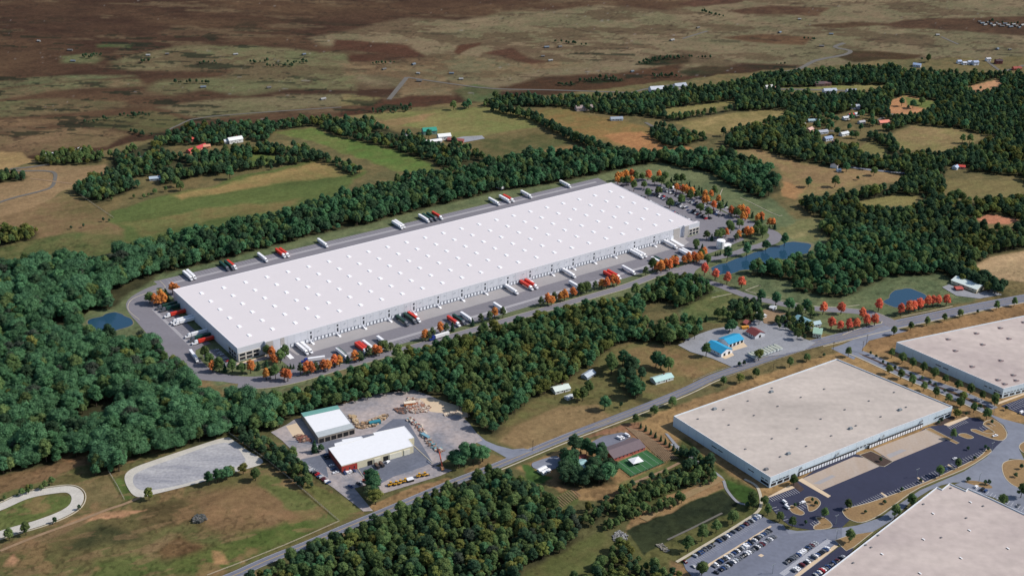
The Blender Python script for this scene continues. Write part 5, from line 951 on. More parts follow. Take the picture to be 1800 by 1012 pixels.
# farmsteads and far houses: crop, x, y, L, W, angle, h, wall, roof, name, label
FH = [('b',463,702,26,16,.2,6,(120,150,140),(54,146,128),'teal_barn','barn with teal green roof at the farm behind the tree belt','barn'),
 ('b',540,732,24,13,.25,6,(226,224,220),(230,232,228),'white_barn','two-storey white farm building between the teal barn and the pale yard','barn'),
 ('b',480,750,34,9,.3,3,(220,220,220),(232,232,230),'poultry_shed','low white shed in front of the teal-roofed barn','shed'),
 ('b',602,745,30,9,-.3,3.4,(150,84,76),(160,96,88),'red_barn','low red barn beside the pale blue-grey yard','barn'),
 ('b',350,720,12,9,.5,4,(200,196,190),(190,186,180),'farm_house','beige house half hidden left of the teal-roofed barn','house'),
 ('a',1035,790,42,10,.9,3.6,(190,120,100),(188,70,74),'red_roof_barn','long low barn with red roof in the upper left farm','barn'),
 ('a',1088,778,12,9,.3,3.4,(214,150,110),(206,150,120),'orange_house','small orange house at the right end of the long red barn','house'),
 ('a',995,742,16,11,.3,4,(200,120,110),(214,96,84),'coral_roof_house','house with coral roof behind the long red barn','house'),
 ('a',1237,748,26,13,.45,5.5,(228,228,224),(232,232,230),'white_farmhouse','white farmhouse right of the red-roofed barn','house'),
 ('a',1195,752,12,9,.45,4,(214,214,210),(200,204,206),'farm_shed','grey shed left of the white farmhouse','shed'),
 ('a',1065,738,8,7,.2,3,(214,216,216),(214,220,226),'pale_shed','pale shed between coral roof and white farmhouse','shed'),
 ('a',667,838,18,9,.2,3.6,(190,110,90),(206,104,82),'orange_roof_house','house with orange roof amid the upper left wood','house'),
 ('a',265,820,14,8,.2,3,(220,222,224),(224,226,230),'white_shed','white shed at the left tip of the far copse','shed'),
 ('a',408,800,13,9,1.1,3.6,(220,222,224),(220,226,234),'white_cottage','white cottage in the middle of the far copse','house'),
 ('a',822,945,22,9,.2,3.2,(190,196,200),(170,184,196),'blue_grey_bungalow','blue-grey bungalow at the foot of the upper left wood','house'),
 ('a',572,985,16,9,.3,3.2,(180,150,130),(196,168,150),'tan_bungalow','tan bungalow at the lower left tip of the upper left wood','house'),
 ('a',755,838,10,7,.2,3,(200,206,210),(190,200,206),'grey_cottage','grey cottage right of the orange-roofed house','house'),
 ('b',1658,482,30,16,.2,6,(216,218,220),(196,200,208),'large_white_house','large white house on the ridge lane at the edge of the plain','house'),
 ('b',1780,465,26,15,.3,6,(206,206,208),(170,176,186),'grey_roof_villa','grey-roofed villa right of the large white ridge house','house'),
 ('b',1275,578,34,14,.2,5,(190,170,160),(150,134,130),'gabled_manor','brown-roofed gabled house in the trees north of the orange fields','house'),
 ('b',1447,632,24,10,.1,3.4,(200,206,210),(150,160,172),'grey_bungalow','grey bungalow at the wood edge above the orange fields','house'),
 ('b',1750,738,20,9,.3,3.4,(190,190,190),(150,150,156),'field_house','grey house at the right end of the orange field','house'),
 ('c',452,466,22,12,.3,4,(216,214,206),(200,198,192),'cream_house','cream house at the left end of the hilltop lane','house'),
 ('c',480,470,10,8,.3,3.4,(200,150,130),(190,140,124),'pink_cottage','pink cottage next to the cream hilltop house','house'),
 ('c',718,452,26,14,.1,5,(140,110,100),(96,78,80),'brown_roof_villa','dark brown-roofed villa above the hilltop lane','house'),
 ('c',760,450,18,12,.1,5,(150,110,100),(110,84,84),'brown_roof_lodge','smaller brown-roofed house right of the villa','house'),
 ('c',772,488,36,14,.1,5,(220,222,226),(176,184,196),'long_grey_villa','long white villa with grey roof below the hilltop lane','house'),
 ('c',885,488,28,12,.15,4.4,(206,208,212),(150,156,168),'slate_roof_villa','slate-roofed villa right of the long white villa','house'),
 ('c',1100,460,16,10,.2,4,(212,210,206),(170,168,170),'end_house','grey-roofed house at the right end of the hilltop lawn','house'),
 ('c',1140,465,14,9,.2,4,(190,190,190),(150,154,160),'garden_house','small grey house beyond the hilltop lawn end','house'),
 ('c',1232,352,22,12,-.5,4.6,(216,220,226),(150,170,200),'blue_roof_house','blue-roofed house alone on the green slope at upper right','house'),
 ('c',1453,334,12,9,.2,4.6,(222,224,230),(166,180,206),'ridge_house','small pale house leftmost in the ridge row','house'),
 ('c',1480,340,12,9,.2,4,(222,224,230),(186,190,200),'ridge_house','grey-white house second in the ridge row','house'),
 ('c',1508,338,13,9,.2,5,(224,226,232),(176,186,206),'ridge_house','tall pale house third in the ridge row','house'),
 ('c',1538,342,16,11,.2,6,(224,226,232),(156,170,196),'ridge_house','large blue-roofed house rightmost in the ridge row','house'),
 ('c',1605,322,14,9,.2,5,(216,216,220),(186,186,190),'corner_house','white house by the bend of the far lane','house'),
 ('c',1660,335,20,12,.1,6,(120,70,66),(70,52,56),'dark_house','dark maroon house beneath the trees at upper right','house'),
 ('c',1756,368,24,12,.1,4,(190,100,80),(150,76,66),'rust_roof_house','rust-roofed house at the far right lane','house'),
 ('c',905,572,22,12,.1,5,(222,224,230),(176,182,192),'white_village_house','white house topmost in the hillside village','house'),
 ('c',885,612,15,8,.4,3.4,(214,216,220),(206,60,70),'scarlet_roof_house','scarlet-roofed house below the topmost village house','house'),
 ('c',914,608,14,9,.4,3.6,(214,216,220),(206,210,216),'pale_roof_house','pale-roofed house right of the scarlet roof','house'),
 ('c',858,628,18,9,.3,3.6,(220,222,226),(216,220,226),'white_bungalow','white bungalow left of the scarlet roof','house'),
 ('c',688,642,30,9,.1,3.6,(190,206,210),(160,186,194),'teal_grey_bungalow','long teal-grey bungalow at the village left side','house'),
 ('c',500,665,18,11,.7,3.6,(220,196,190),(226,146,136),'salmon_roof_house','salmon-roofed house alone in the wood left of the village','house'),
 ('c',630,662,10,10,.9,4,(206,206,206),(190,190,196),'grey_gable_house','grey gabled house in the trees left of the village','house'),
 ('c',668,690,20,11,.8,3.8,(200,170,156),(206,170,156),'beige_roof_house','beige-roofed house left of the village street','house'),
 ('c',735,702,26,12,.3,3.6,(190,194,200),(166,170,180),'grey_roof_bungalow','grey bungalow at the village street bend','house'),
 ('c',762,738,22,12,.4,4.4,(206,210,220),(150,166,196),'slate_blue_house','slate-blue roofed house at the lower end of the village','house'),
 ('c',848,712,24,11,.5,3.8,(222,224,226),(206,210,214),'white_gable_house','white gabled house right of the slate-blue roof','house'),
 ('c',1056,652,28,14,.2,3.8,(214,160,140),(226,140,120),'coral_villa','large coral-roofed house right of the village','house'),
 ('c',940,650,18,9,.4,3.4,(190,190,190),(166,166,170),'garage_house','grey house in the middle of the village','house'),
 ('c',800,752,12,8,.4,3,(150,110,110),(120,90,94),'brown_cottage','brown cottage just below the slate-blue house','house'),
 ('c',800,878,20,14,1.0,4.6,(226,226,226),(214,180,178),'pink_roof_farmhouse','white farmhouse with pale pink roof in the tan field','house'),
 ('c',820,902,9,7,.2,3,(214,222,230),(206,220,230),'pale_blue_shed','pale blue shed in front of the pink-roofed farmhouse','shed'),
 ('c',780,826,10,7,.3,3,(220,226,230),(214,222,230),'white_shed','white shed behind the pink-roofed farmhouse','shed'),
 ('c',1435,888,16,10,.8,3.4,(196,206,216),(170,186,206),'blue_grey_house','blue-grey house in the right-hand wood','house'),
 ('c',1465,885,16,9,-.3,3.4,(200,150,140),(206,80,70),'red_roof_house','red-roofed house in the right-hand wood','house'),
 ('b',835,990,12,7,-.8,3,(226,226,226),(236,236,236),'white_shed','white shed in the tree belt just behind the long warehouse','shed'),
 ('z7',905,300,9,5,.4,2.8,(220,220,220),(236,236,236),'gate_cabin','small white cabin behind the orange trees of the campus car park','cabin'),
]
for k, x, y, L, W, rz, h, wl, rf, nm, lb, ct in FH: house(x, y, L*(.62 if k == 'c' else .8), W*(.72 if k == 'c' else .85), rz+.1, h, wl, rf, nm, lb, ct, cr=k, win=3 if h > 2.9 else 0, chim=(ct == 'house' and L > 15))
# far-off farm buildings scattered on the brown plain
far = [('a',205,220),('a',370,268),('a',385,325),('a',780,295),('a',880,288),('a',1240,290),('a',1600,290),('a',1070,462),('a',1415,465),('a',1700,525),
 ('b',380,342),('b',225,368),('b',405,390),('b',580,390),('b',410,430),('b',630,420),('b',1080,252),('b',1150,250),('b',1060,300),('b',1100,322),('b',1530,380),('b',1740,215),
 ('c',80,150),('c',510,175),('c',615,105),('c',780,183),('c',730,247),('c',1340,188),('c',1655,262),('c',1720,265)]
far += [('c', 1560+i*15, 118+i*1.2+(i % 3)*7) for i in range(16)]
kind_ = [((120,120,118), (146,146,144), 'pale'), ((96,92,86), (100,98,96), 'grey'), ((100,104,108), (104,114,124), 'bluish')]
fcnt = {}
for i, (k, x, y) in enumerate(sorted(far, key=lambda q_: CR[q_[0]][0]+q_[1]/CR[q_[0]][2])):
    wl, rf, nm = kind_[i % 3]; yy_ = y/CR[k][2]; bd = 'the top edge' if yy_ < 62 else ('the middle of the plain' if yy_ < 100 else 'the near side of the plain')
    c_ = fcnt.get((nm, bd), 0); fcnt[nm, bd] = c_+1
    o = house(x, y, 5.5+(i*7 % 4), 4+(i % 2), (i*1.3) % 1.2-.2, 2.2, wl, rf, 'distant_house', f'tiny {nm} house, {ordn(c_)} from left among those toward {bd}', 'house', cr=k, win=0, group='distant houses on the brown plain')
# water tank with pump house
tx, ty = Q('z6', 693, 628); tk_ = empty('water_tank', tx, ty); T(tk_, 'round white water tank beside the eastern drive', 'tank')
q = MB(); q.cyl(0, 0, 0, 9.6, 5.2, n=32); q.build('shell', 'white', tk_)
q = MB(); q.cyl(0, 0, 9.6, 10.0, 5.35, 5.2, 32); q.cyl(0, 0, 10.0, 10.7, 5.1, .3, 32); q.build('roof', 'skyl', tk_); q = MB(); q.box(-.3, .3, -5.5, -5.25, 0, 9.8); q.build('ladder', 'grey', tk_)
quadhouse('z6', [(745,640), (805,618), (735,610)], 3.2, (220,220,222), (232,232,234), 'pump_house', 'small white pump house right of the round water tank', 'shed', rise=.6, win=1)
# fences
def fence(k, pts, label, h=1.8, step=6, m='kerb', rail=.5):
    P = QL(k, pts); r = empty('fence', *P[0]); T(r, label, 'fence'); o_ = Vector(P[0]); q = MB(); posts = []
    for a, b in zip(P, P[1:]):
        a = Vector(a)-o_; b = Vector(b)-o_; d = b-a
        for z in (h*.45, h*.95): q.bar((*a, z), (*b, z), .09*rail*2)
        n_ = max(1, int(d.length/step)); posts += [a+d*i/n_ for i in range(n_)]
    q.build('rail', m, r); pm = MB(); pm.box(-.12, .12, -.12, .12, 0, h+.1); me_ = pm.mesh('post', m)
    for p in posts[:100]: o = bpy.data.objects.new('post', me_); C.objects.link(o); o.parent = r; o.location = (p.x, p.y, 0)
fence('g', [(1205,262),(1300,330),(1400,400),(1500,480),(1640,600),(1785,725)], 'long pale rail fence running down beside the gravel arena field', 1.6, 3)
fence('g', [(1785,725),(1650,785),(1500,850),(1300,930),(1090,1010)], 'pale rail fence along the green verge of the road at lower left', 1.2, 5)
fence('g', [(572,465),(620,545),(655,612)], 'short dark-posted fence left of the gravel arena', 1.8, 3)
fence('z12', [(1010,425),(1175,555),(1515,415),(1330,285)], 'green wire fence round the turf court', 2.4, 3.5, cm((60, 90, 70)), .5)
fence('a', [(1230,1290),(1300,1100)], 'x') if False else 0
fence('d', [(400,0),(500,70),(600,138)], 'pale field fence running down from the upper left wood', 1.6, 5)
# poles
def pole(k, x, y, h, label, cat='utility pole', arm=True):
    px_, py_ = Q(k, x, y); r = empty('utility_pole' if arm else 'lamp_post', px_, py_, 0, .6); T(r, label, cat)
    q = MB(); q.cyl(0, 0, 0, h, .22, .14, 8); q.build('pole', 'trunk' if arm else 'grey', r); q = MB()
    if arm: q.box(-1.3, 1.3, -.1, .1, h-1.2, h-1.0); q.box(-.9, .9, -.1, .1, h-2.2, h-2.05); q.build('crossarm', 'trunk', r)
    else: q.box(-1.6, 1.6, -.12, .12, h, h+.2); q.box(-1.9, -1.1, -.3, .3, h+.2, h+.4); q.box(1.1, 1.9, -.3, .3, h+.2, h+.4); q.build('lamp_head', 'grey', r)
pole('f', 790, 838, 12, 'wooden pole on the verge just left of the parkway junction'); pole('f', 945, 838, 13, 'wooden pole at the parkway junction, tallest of them'); pole('f', 966, 800, 12, 'wooden pole behind the parkway junction')
pole('h', 1007, 350, 11, 'wooden pole beside the brown field driveway'); pole('h', 725, 450, 9, 'wooden pole beside the stone yard entrance'); pole('f', 475, 940, 9, 'wooden pole on the dry verge left of the junction')
for j_, (x, y) in enumerate([(1635,165),(1558,518),(1625,355),(805,740),(808,820),(472,1000),(1230,495)]): pole('i', x, y, 9, f'grey double-headed lamp post {["beside the dark northern car park","on the bend beside the stepped roof corner","at the right end of the dark truck court","at the lower edge of the dark car park","at the head of the striped crossing","at the bottom edge of the staff car park","among the stalls of the dark court"][j_]}', 'lamp post', False)
# ================================================================ vehicles
def paint(name, c, rough=.35): return mat('paint_'+name, srgb(*c), rough, 0, spec=.5)
PC = dict(white=paint('white', (238,238,240)), silver=paint('silver', (176,180,186)), black=paint('black', (30,32,38)), grey=paint('grey', (96,100,108)), red=paint('red', (170,34,40)),
          blue=paint('blue', (44,68,112)), maroon=paint('maroon', (92,30,36)), tan=paint('tan', (176,158,130)))
def car_mesh(kind):
    prof = dict(sedan=[(-2.25,.35),(2.25,.35),(2.3,.75),(1.15,.95),(.45,1.42),(-1.0,1.42),(-1.7,1.0),(-2.3,.9)],
                suv=[(-2.3,.4),(2.3,.4),(2.35,.95),(1.3,1.1),(.7,1.75),(-1.9,1.75),(-2.35,1.05)],
                pickup=[(-2.7,.45),(2.7,.45),(2.75,1.0),(1.6,1.15),(1.0,1.8),(-.4,1.8),(-.7,1.15),(-2.75,1.15)],
                van=[(-2.7,.4),(2.7,.4),(2.75,1.1),(2.1,1.3),(1.6,2.15),(-2.7,2.15)])[kind]
    wd = dict(sedan=.9, suv=.97, pickup=1.0, van=1.02)[kind]; mb = MB(); n = len(prof)
    L_ = [(x, -wd*(1 if z < 1.12 else .86), z) for x, z in prof]; R_ = [(x, wd*(1 if z < 1.12 else .86), z) for x, z in prof]
    mb.poly(L_); mb.poly(R_[::-1])
    for i in range(n): j = (i+1) % n; mb.poly([L_[j], L_[i], R_[i], R_[j]])
    gl = MB()
    if kind == 'sedan': g = [((1.12,.98),(.5,1.38)), ((-1.68,1.04),(-1.06,1.38))]; side = [(-1.45,1.05),(.95,1.05),(.42,1.36),(-.98,1.36)]
    elif kind == 'suv': g = [((1.26,1.16),(.76,1.68)), ((-2.3,1.2),(-1.98,1.68))]; side = [(-2.1,1.15),(1.1,1.15),(.62,1.65),(-1.8,1.65)]
    elif kind == 'pickup': g = [((1.56,1.22),(1.06,1.73)), ((-.68,1.24),(-.46,1.7))]; side = [(-.55,1.2),(1.4,1.2),(.95,1.7),(-.38,1.7)]
    else: g = [((2.06,1.38),(1.66,2.05)), ((-2.72,1.4),(-2.72,1.9))]; side = [(.6,1.35),(1.85,1.35),(1.5,2.0),(.6,2.0)]
    for (a, b) in g:
        s = 1 if a[0] > 0 else -1; gl.poly([(a[0]+s*.03,-wd*.8,a[1]),(a[0]+s*.03,wd*.8,a[1]),(b[0]+s*.03,wd*.72,b[1]+.02),(b[0]+s*.03,-wd*.72,b[1]+.02)])
    for s in (-1, 1): gl.poly([(x, s*(wd*(1 if z < 1.12 else .87)+.02), z) for x, z in (side if s < 0 else side[::-1])])
    wh = MB(); wh.wheel(0, 0, 0, .34, .24); wx = {'sedan': 1.4, 'suv': 1.45, 'pickup': 1.75, 'van': 1.75}[kind]
    return mb, gl, wh, wx, wd
CARP = {}; cmesh = {k: car_mesh(k) for k in ('sedan', 'suv', 'pickup', 'van')}
wheelm = cmesh['sedan'][2].mesh('wheel', 'black'); glassm = {k: v[1].mesh('window', 'glass') for k, v in cmesh.items()}
KN = dict(sedan='car', suv='car', pickup='pickup truck', van='van')
def car(x, y, rz, kind, colour, label, group):
    key = (kind, colour)
    if key not in CARP:
        r = empty('parked_'+('car' if kind in ('sedan', 'suv') else kind), x, y, 0.26, rz); mb, _, _, wx, wd = cmesh[kind]
        bm = 'bm'+kind+colour; b = bpy.data.objects.new('body', mb.mesh('body', PC[colour])); C.objects.link(b); b.parent = r
        g = bpy.data.objects.new('window', glassm[kind]); C.objects.link(g); g.parent = r
        for sx in (-1, 1):
            for sy in (-1, 1): w_ = bpy.data.objects.new('wheel', wheelm); C.objects.link(w_); w_.parent = r; w_.location = (sx*wx, sy*(wd-.12), .34)
        CARP[key] = r; c = r
    else: c = copy_tree(CARP[key])
    c.location = (x, y, .42); c.rotation_euler = (0, 0, rz); c.scale = (1.03,)*3
    T(c, label, KN[kind], group); return c
cols = ['white']*4+['silver']*4+['black']*6+['grey']*5+['red']+['blue']*3+['maroon']; kinds = ['sedan']*5+['suv']*5+['pickup']*2+['van']
crng = random.Random(3)
def carrow(k, a, b, n, occ, place, rz_off=math.pi/2, group='parked cars', local=False, skip=()):
    A = Vector(a if local else Q(k, *a)); B = Vector(b if local else Q(k, *b)); ang = math.atan2((B-A).y, (B-A).x); j = 0
    for i in range(n):
        if crng.random() > occ: continue
        p = A.lerp(B, (i+.5)/n); kd = crng.choice(kinds); cl = crng.choice(cols)
        car(p.x+crng.uniform(-.15, .15), p.y+crng.uniform(-.3, .3), ang+rz_off+(math.pi if crng.random() < .3 else 0)+crng.uniform(-.02, .02), kd, cl,
            f'{cl} {"SUV" if kd=="suv" else kd}, {ordn(j)} from left in {place}', group); j += 1
GS = 'cars in the staff car park'
carrow('z9', (175,868), (690,548), 32, .86, 'the outer row along the path', group=GS)
carrow('z9', (318,946), (760,664), 27, .93, 'upper row below the tan strip', group=GS)
carrow('z9', (352,988), (800,708), 27, .93, 'lower row below the tan strip', group=GS)
carrow('z9', (872,922), (1115,758), 16, .95, 'row above the striped crossing', group=GS)
carrow('z9', (932,982), (1205,802), 18, .9, 'row below the striped crossing', group=GS)
carrow('z9', (1100,1015), (1330,865), 15, .92, 'row on dark asphalt by stepped hall', group=GS)
carrow('i', (1535,542), (1790,655), 15, .42, 'the sparse row behind the stepped roof', group='cars behind the south hall')
def one(k, x, y, deg, kind, colour, label, group='scattered parked cars'):
    p = Q(k, x, y); return car(p[0], p[1], math.radians(deg), kind, colour, label, group)
one('z9', 105,908, -50,'sedan','maroon','maroon sedan alone in the left corner of the staff car park'); one('z9', 172,945,-50,'sedan','silver','silver sedan near the round tree in the left corner of the staff car park')
one('z9', 345,992, -30,'suv','black','black SUV at the bottom edge right of the round tree')
one('z9', 870,455,-60,'van','white','white van waiting in the aisle of the dark car park'); one('z9', 888,492,-60,'van','white','long white van behind the other white van in the aisle')
one('z9', 968,465,35,'suv','black','black SUV between the two small islands'); one('z9', 990,460,35,'sedan','silver','silver sedan in the middle of the three between the islands'); one('z9', 1010,453,35,'suv','white','white SUV nearest the rounded island')
one('i', 1432,398,20,'sedan','white','white sedan alone in the dark court by the stalls'); one('i', 1643,278,20,'pickup','white','white pickup on the dry grass island'); one('i', 1385,455,40,'sedan','blue','blue sedan in the stalls between two small trees'); one('i', 1782,155,40,'van','white','white van in the northern dark car park'); one('i', 1500,118,0,'suv','white','x') if False else 0
one('z12', 1060,178,-45,'van','white','white van left of three beside the brown roof'); one('z12', 1090,170,-45,'suv','white','white SUV in the middle of three beside the brown roof'); one('z12', 1138,148,-45,'van','white','white van right of three beside the brown roof')
# campus car park behind the warehouse
for r_i, ((u0, n0, n1), pl) in enumerate(zip(CPR, ('car row nearest the warehouse', 'second car row from the warehouse', 'third car row from the warehouse', 'outermost campus car row'))):
    carrow(None, L1(u0-2.6, n0), L1(u0-2.6, n1), int((n1-n0)/2.8), .6, pl+', near side', group='cars in the campus car park', local=True)
    if r_i: carrow(None, L1(u0+2.8, n0), L1(u0+2.8, n1), int((n1-n0)/2.8), .45, pl+', far side', group='cars in the campus car park', local=True)
for i, (v, c_, k_) in enumerate([(6,'red','sedan'),(12,'silver','sedan'),(21,'silver','suv'),(26,'silver','sedan'),(33,'silver','sedan')]):
    p = L1(-8.5, v); car(p[0], p[1], U1+(.06 if i else .3), k_, c_, f'{c_} {k_ if k_ == "sedan" else "SUV"}, {ordn(i)} from the office corner, shaded end lot', 'cars at the office corner')
# stone yard cars and works vehicles
GY = 'cars at the stone yard'
carrow('z13', (0,618), (232,785), 14, .8, 'row along the yard trees', group=GY); carrow('z13', (315,678), (440,640), 8, .9, 'row before the red brick corner', group=GY)
carrow('z13', (158,500), (250,660), 10, .4, 'row shaded by the brick wall', rz_off=math.pi/2+.0, group=GY)
carrow('z13', (448,772), (560,725), 6, .7, 'the short row above the tall dark tree', group=GY)
one('z13', 255,665,25,'pickup','white','white pickup near the red brick corner'); one('z13', 530,668,20,'pickup','red','red pickup in front of the cream loading bays'); one('z13', 718,572,60,'suv','white','white SUV by the cream loading bays'); one('z13', 385,790,-40,'pickup','blue','blue pickup alone at the yard entrance')
one('z13', 90,450,20,'van','white','white van beside the small bushes at the yard edge')
M['yel'] = paint('yellow', (214,160,40), .5); M['orange'] = paint('orange', (206,84,48), .5)
def loader(x, y, deg, label, m='yel', k='z13', s=1.15, cat='loader'):
    p = Q(k, x, y); r = empty('wheel_loader', p[0], p[1], .42, math.radians(deg)); T(r, label, cat, 'yellow machines in the stone yard'); r.scale = (s,)*3
    q = MB(); q.prism([(-2.6,-.9),(-.1,-.9),(-.1,.9),(-2.6,.9)], .7, 1.9); q.box(.0, 1.9, -.7, .7, .7, 1.3); q.build('body', m, r)
    q = MB(); q.prism([(-.9,-.75),(.5,-.75),(.5,.75),(-.9,.75)], 1.92, 3.1); q.build('cab', 'glass', r); q = MB(); q.box(-1.0,.6,-.85,.85,3.1,3.25); q.build('cab_roof', m, r)
    for yy in (-.5, .5): q = MB(); q.bar((1.2, yy, 1.4), (3.2, yy, .7), .14); q.build('arm', m, r)
    q = MB(); q.poly([(3.1,-1.2,.15),(4.1,-1.2,.1),(3.3,-1.2,1.2)]); q.poly([(3.1,1.2,.15),(3.3,1.2,1.2),(4.1,1.2,.1)]); q.poly([(3.1,-1.2,.15),(3.3,-1.2,1.2),(3.3,1.2,1.2),(3.1,1.2,.15)]); q.poly([(3.1,-1.2,.15),(3.1,1.2,.15),(4.1,1.2,.1),(4.1,-1.2,.1)]); q.build('bucket', 'grey', r)
    for sx in (-1.8, 1.3):
        for sy in (-1.05, 1.05): q = MB(); q.wheel(0,0,0,.75,.5); o = q.build('wheel', 'black', r); o.location = (sx, sy, .75)
loader(745,775,40,'yellow loader leftmost in the line along the hedge bank'); loader(795,768,35,'yellow loader with blue behind it, second in the line along the hedge bank'); loader(832,758,40,'yellow loader third in the line along the hedge bank'); loader(876,744,30,'yellow loader just left of the white-topped box'); loader(1000,698,30,'yellow loader left of the yellow tank at the line end'); loader(1048,690,20,'yellow loader at the right end of the line'); loader(570,700,70,'yellow loader upper one beside the tall dark tree'); loader(604,692,40,'yellow loader next to the tall dark tree, right of two'); loader(618,728,10,'orange-yellow loader directly right of the tall dark tree', 'orange'); loader(522,738,10,'orange loader among the cars left of the tall dark tree', 'orange')
p = Q('z13', 915,735); r = empty('storage_box', p[0], p[1], 0, .5); T(r, 'dark storage box with white top in the line of machines', 'container'); q = MB(); q.box(-3,3,-2.2,2.2,.1,2.6); q.build('body', 'black', r); q = MB(); q.box(-3.1,3.1,-2.3,2.3,2.6,2.8); q.build('lid', 'white', r)
def dump(x, y, deg, label):
    p = Q('z13', x, y); r = empty('dump_truck', p[0], p[1], .42, math.radians(deg)); T(r, label, 'dump truck', 'dump trucks at the bays')
    q = MB(); q.box(2.2,4.2,-1.2,1.2,.8,2.9); q.build('cab', cm((70,62,60)), r); q = MB(); q.box(4.2,4.25,-1,1,1.8,2.7); q.build('windscreen', 'glass', r)
    q = MB(); q.prism([(-3.8,-1.2),(1.9,-1.2),(1.9,1.2),(-3.8,1.2)], 1.0, 2.5); q.build('tipper', cm((96,78,68)), r)
    for sx in (-2.8,-1.5,3.1):
        for sy in (-1.05,1.05): q = MB(); q.wheel(0,0,0,.5,.35); o = q.build('wheel','black',r); o.location=(sx,sy,.5)
dump(622,612,-60,'brown dump truck left of two in front of the cream bays'); dump(662,598,-60,'brown dump truck right of two in front of the cream bays')
# orange crane
p = Q('z13', 1200,632); r = empty('crane', p[0], p[1], .42, 1.9); T(r, 'orange crane with raised boom beside the dark green trees of the yard', 'crane')
q = MB(); q.box(-3,3,-1.3,1.3,.8,1.8); q.box(-2.6,.4,-1.1,1.1,1.8,3.2); q.build('body', cm((200,150,110)), r); q = MB(); q.box(.8,2.4,-1,.1,1.8,3.1); q.build('cab','glass',r); q = MB(); q.bar((-.5,0,3.2),(13,-1,10),.4); q.bar((13,-1,10),(16,-1.3,9),.25); q.build('boom','orange',r)
for sx in (-2,0,2):
    for sy in (-1.2,1.2): q = MB(); q.wheel(0,0,0,.6,.4); o = q.build('wheel','black',r); o.location=(sx,sy,.6)
# blue container, site cabin
def boxcab(k, x, y, deg, L, W, h, body, roof, name, label, cat): 
    p = Q(k, x, y); r = empty(name, p[0], p[1], .2, math.radians(deg)); T(r, label, cat); q = MB(); q.box(-L/2,L/2,-W/2,W/2,0,h); q.build('body', cm(body), r); q = MB(); q.box(-L/2-.1,L/2+.1,-W/2-.1,W/2+.1,h,h+.15); q.build('roof', cm(roof), r); q = MB(); q.box(L*.2,L*.2+.9,-W/2-.05,-W/2-.01,.1,min(2,h-.2)); q.build('door', cm((70,70,74)), r)
boxcab('z13', 602,228,25,11,4,3,(44,110,126),(52,130,146),'blue_container','teal blue container in the middle of the stone yard','container')
boxcab('z13', 912,60,15,11,4.5,3.2,(206,120,60),(222,210,190),'orange_cabin','orange site cabin with pale roof beside the rubble','cabin')
boxcab('z13', 1050,345,-45,10,3,2.4,(110,150,166),(120,160,176),'blue_skip','pale blue skip in the line of pallets','container')
boxcab('z10', 778,345,15,8,3,2.6,(220,150,60),(226,160,70),'orange_bus','orange-yellow box trailer left of the maroon-roofed workshop','trailer')
for i,(x,y) in enumerate([(140,452),(165,470),(185,462)]): one('z10', x,y,20+10*i,'sedan',['blue','grey','silver'][i],f'{["blue","grey","silver"][i]} car at the left tip of the workshop gravel under the trees')
# boats / covered trailers row in front of the blue-roofed workshop
a0, a1 = Vector(Q('z10', 845,645)), Vector(Q('z10', 1115,555))
proto = None
for i in range(9):
    p = a0.lerp(a1, i/8)
    if proto is None:
        proto = empty('covered_boat', p.x, p.y, .2, 2.2); q = MB(); q.prism([(-4,-1.3),(2,-1.3),(4.2,0),(2,1.3),(-4,1.3)], .5, 1.5); q.build('hull', cm((196,204,206)), proto)
        q = MB(); q.prism([(-3.8,-1.1),(1.9,-1.1),(3.8,0),(1.9,1.1),(-3.8,1.1)], 1.52, 2.0); q.build('cover', cm((172,176,164)), proto); q = MB(); q.bar((-2,0,.4),(5.5,0,.4),.12); q.build('trailer_frame','grey',proto); c = proto
    else: c = copy_tree(proto)
    c.location = (p.x, p.y, .42); c.scale = (1.5,)*3; c.rotation_euler[2] = 2.25+crng.uniform(-.1,.1); T(c, f'pale covered boat, {ordn(i)} from the left in the line along the road hedge', 'boat', 'covered boats along the hedge')
# ---- lorries
TR = dict(white=(238,238,240), red=(208,58,40), green=(26,66,56)); trm = {k: paint('trailer_'+k, v, .45) for k, v in TR.items()}
trm['bluecab'] = paint('blue_cab', (40,60,140)); LP = {}
def lorry_proto(tc, cc):
    r = empty('semi_truck'); q = MB(); q.box(-15.5, 0, -1.3, 1.3, 1.15, 4.1); t_ = q.build('trailer', tc, r); q = MB(); q.box(-15.58,-15.51,-1.15,1.15,1.3,4.0); q.build('rear_door', 'white', t_)
    q = MB(); L_ = [(.7,-1.2,.7),(6.4,-1.2,.7),(6.5,-1.2,1.9),(4.6,-1.2,2.1),(4.0,-1.2,3.1),(2.8,-1.2,4.0),(.7,-1.2,4.0)]; R_ = [(x,1.2,z) for x,_,z in L_]
    q.poly(L_); q.poly(R_[::-1])
    for i in range(7): j=(i+1)%7; q.poly([L_[j],L_[i],R_[i],R_[j]])
    cb = q.build('cab', cc, r); q = MB(); q.poly([(4.62,-1.05,2.16),(4.62,1.05,2.16),(4.06,1.0,3.06),(4.06,-1.0,3.06)]); q.build('windscreen','glass',cb)
    q = MB(); q.box(-1,1.2,-.5,.5,.75,1.1); q.build('chassis','black',r); wm_ = MB(); wm_.wheel(0,-1.0,0,.52,.5); wm_.wheel(0,1.0,0,.52,.5); me_ = wm_.mesh('wheel_pair','black')
    for x in (-14.2,-12.9,.4,1.7,5.3): o = bpy.data.objects.new('wheel_pair', me_); C.objects.link(o); o.parent = r; o.location = (x,0,.52)
    return r
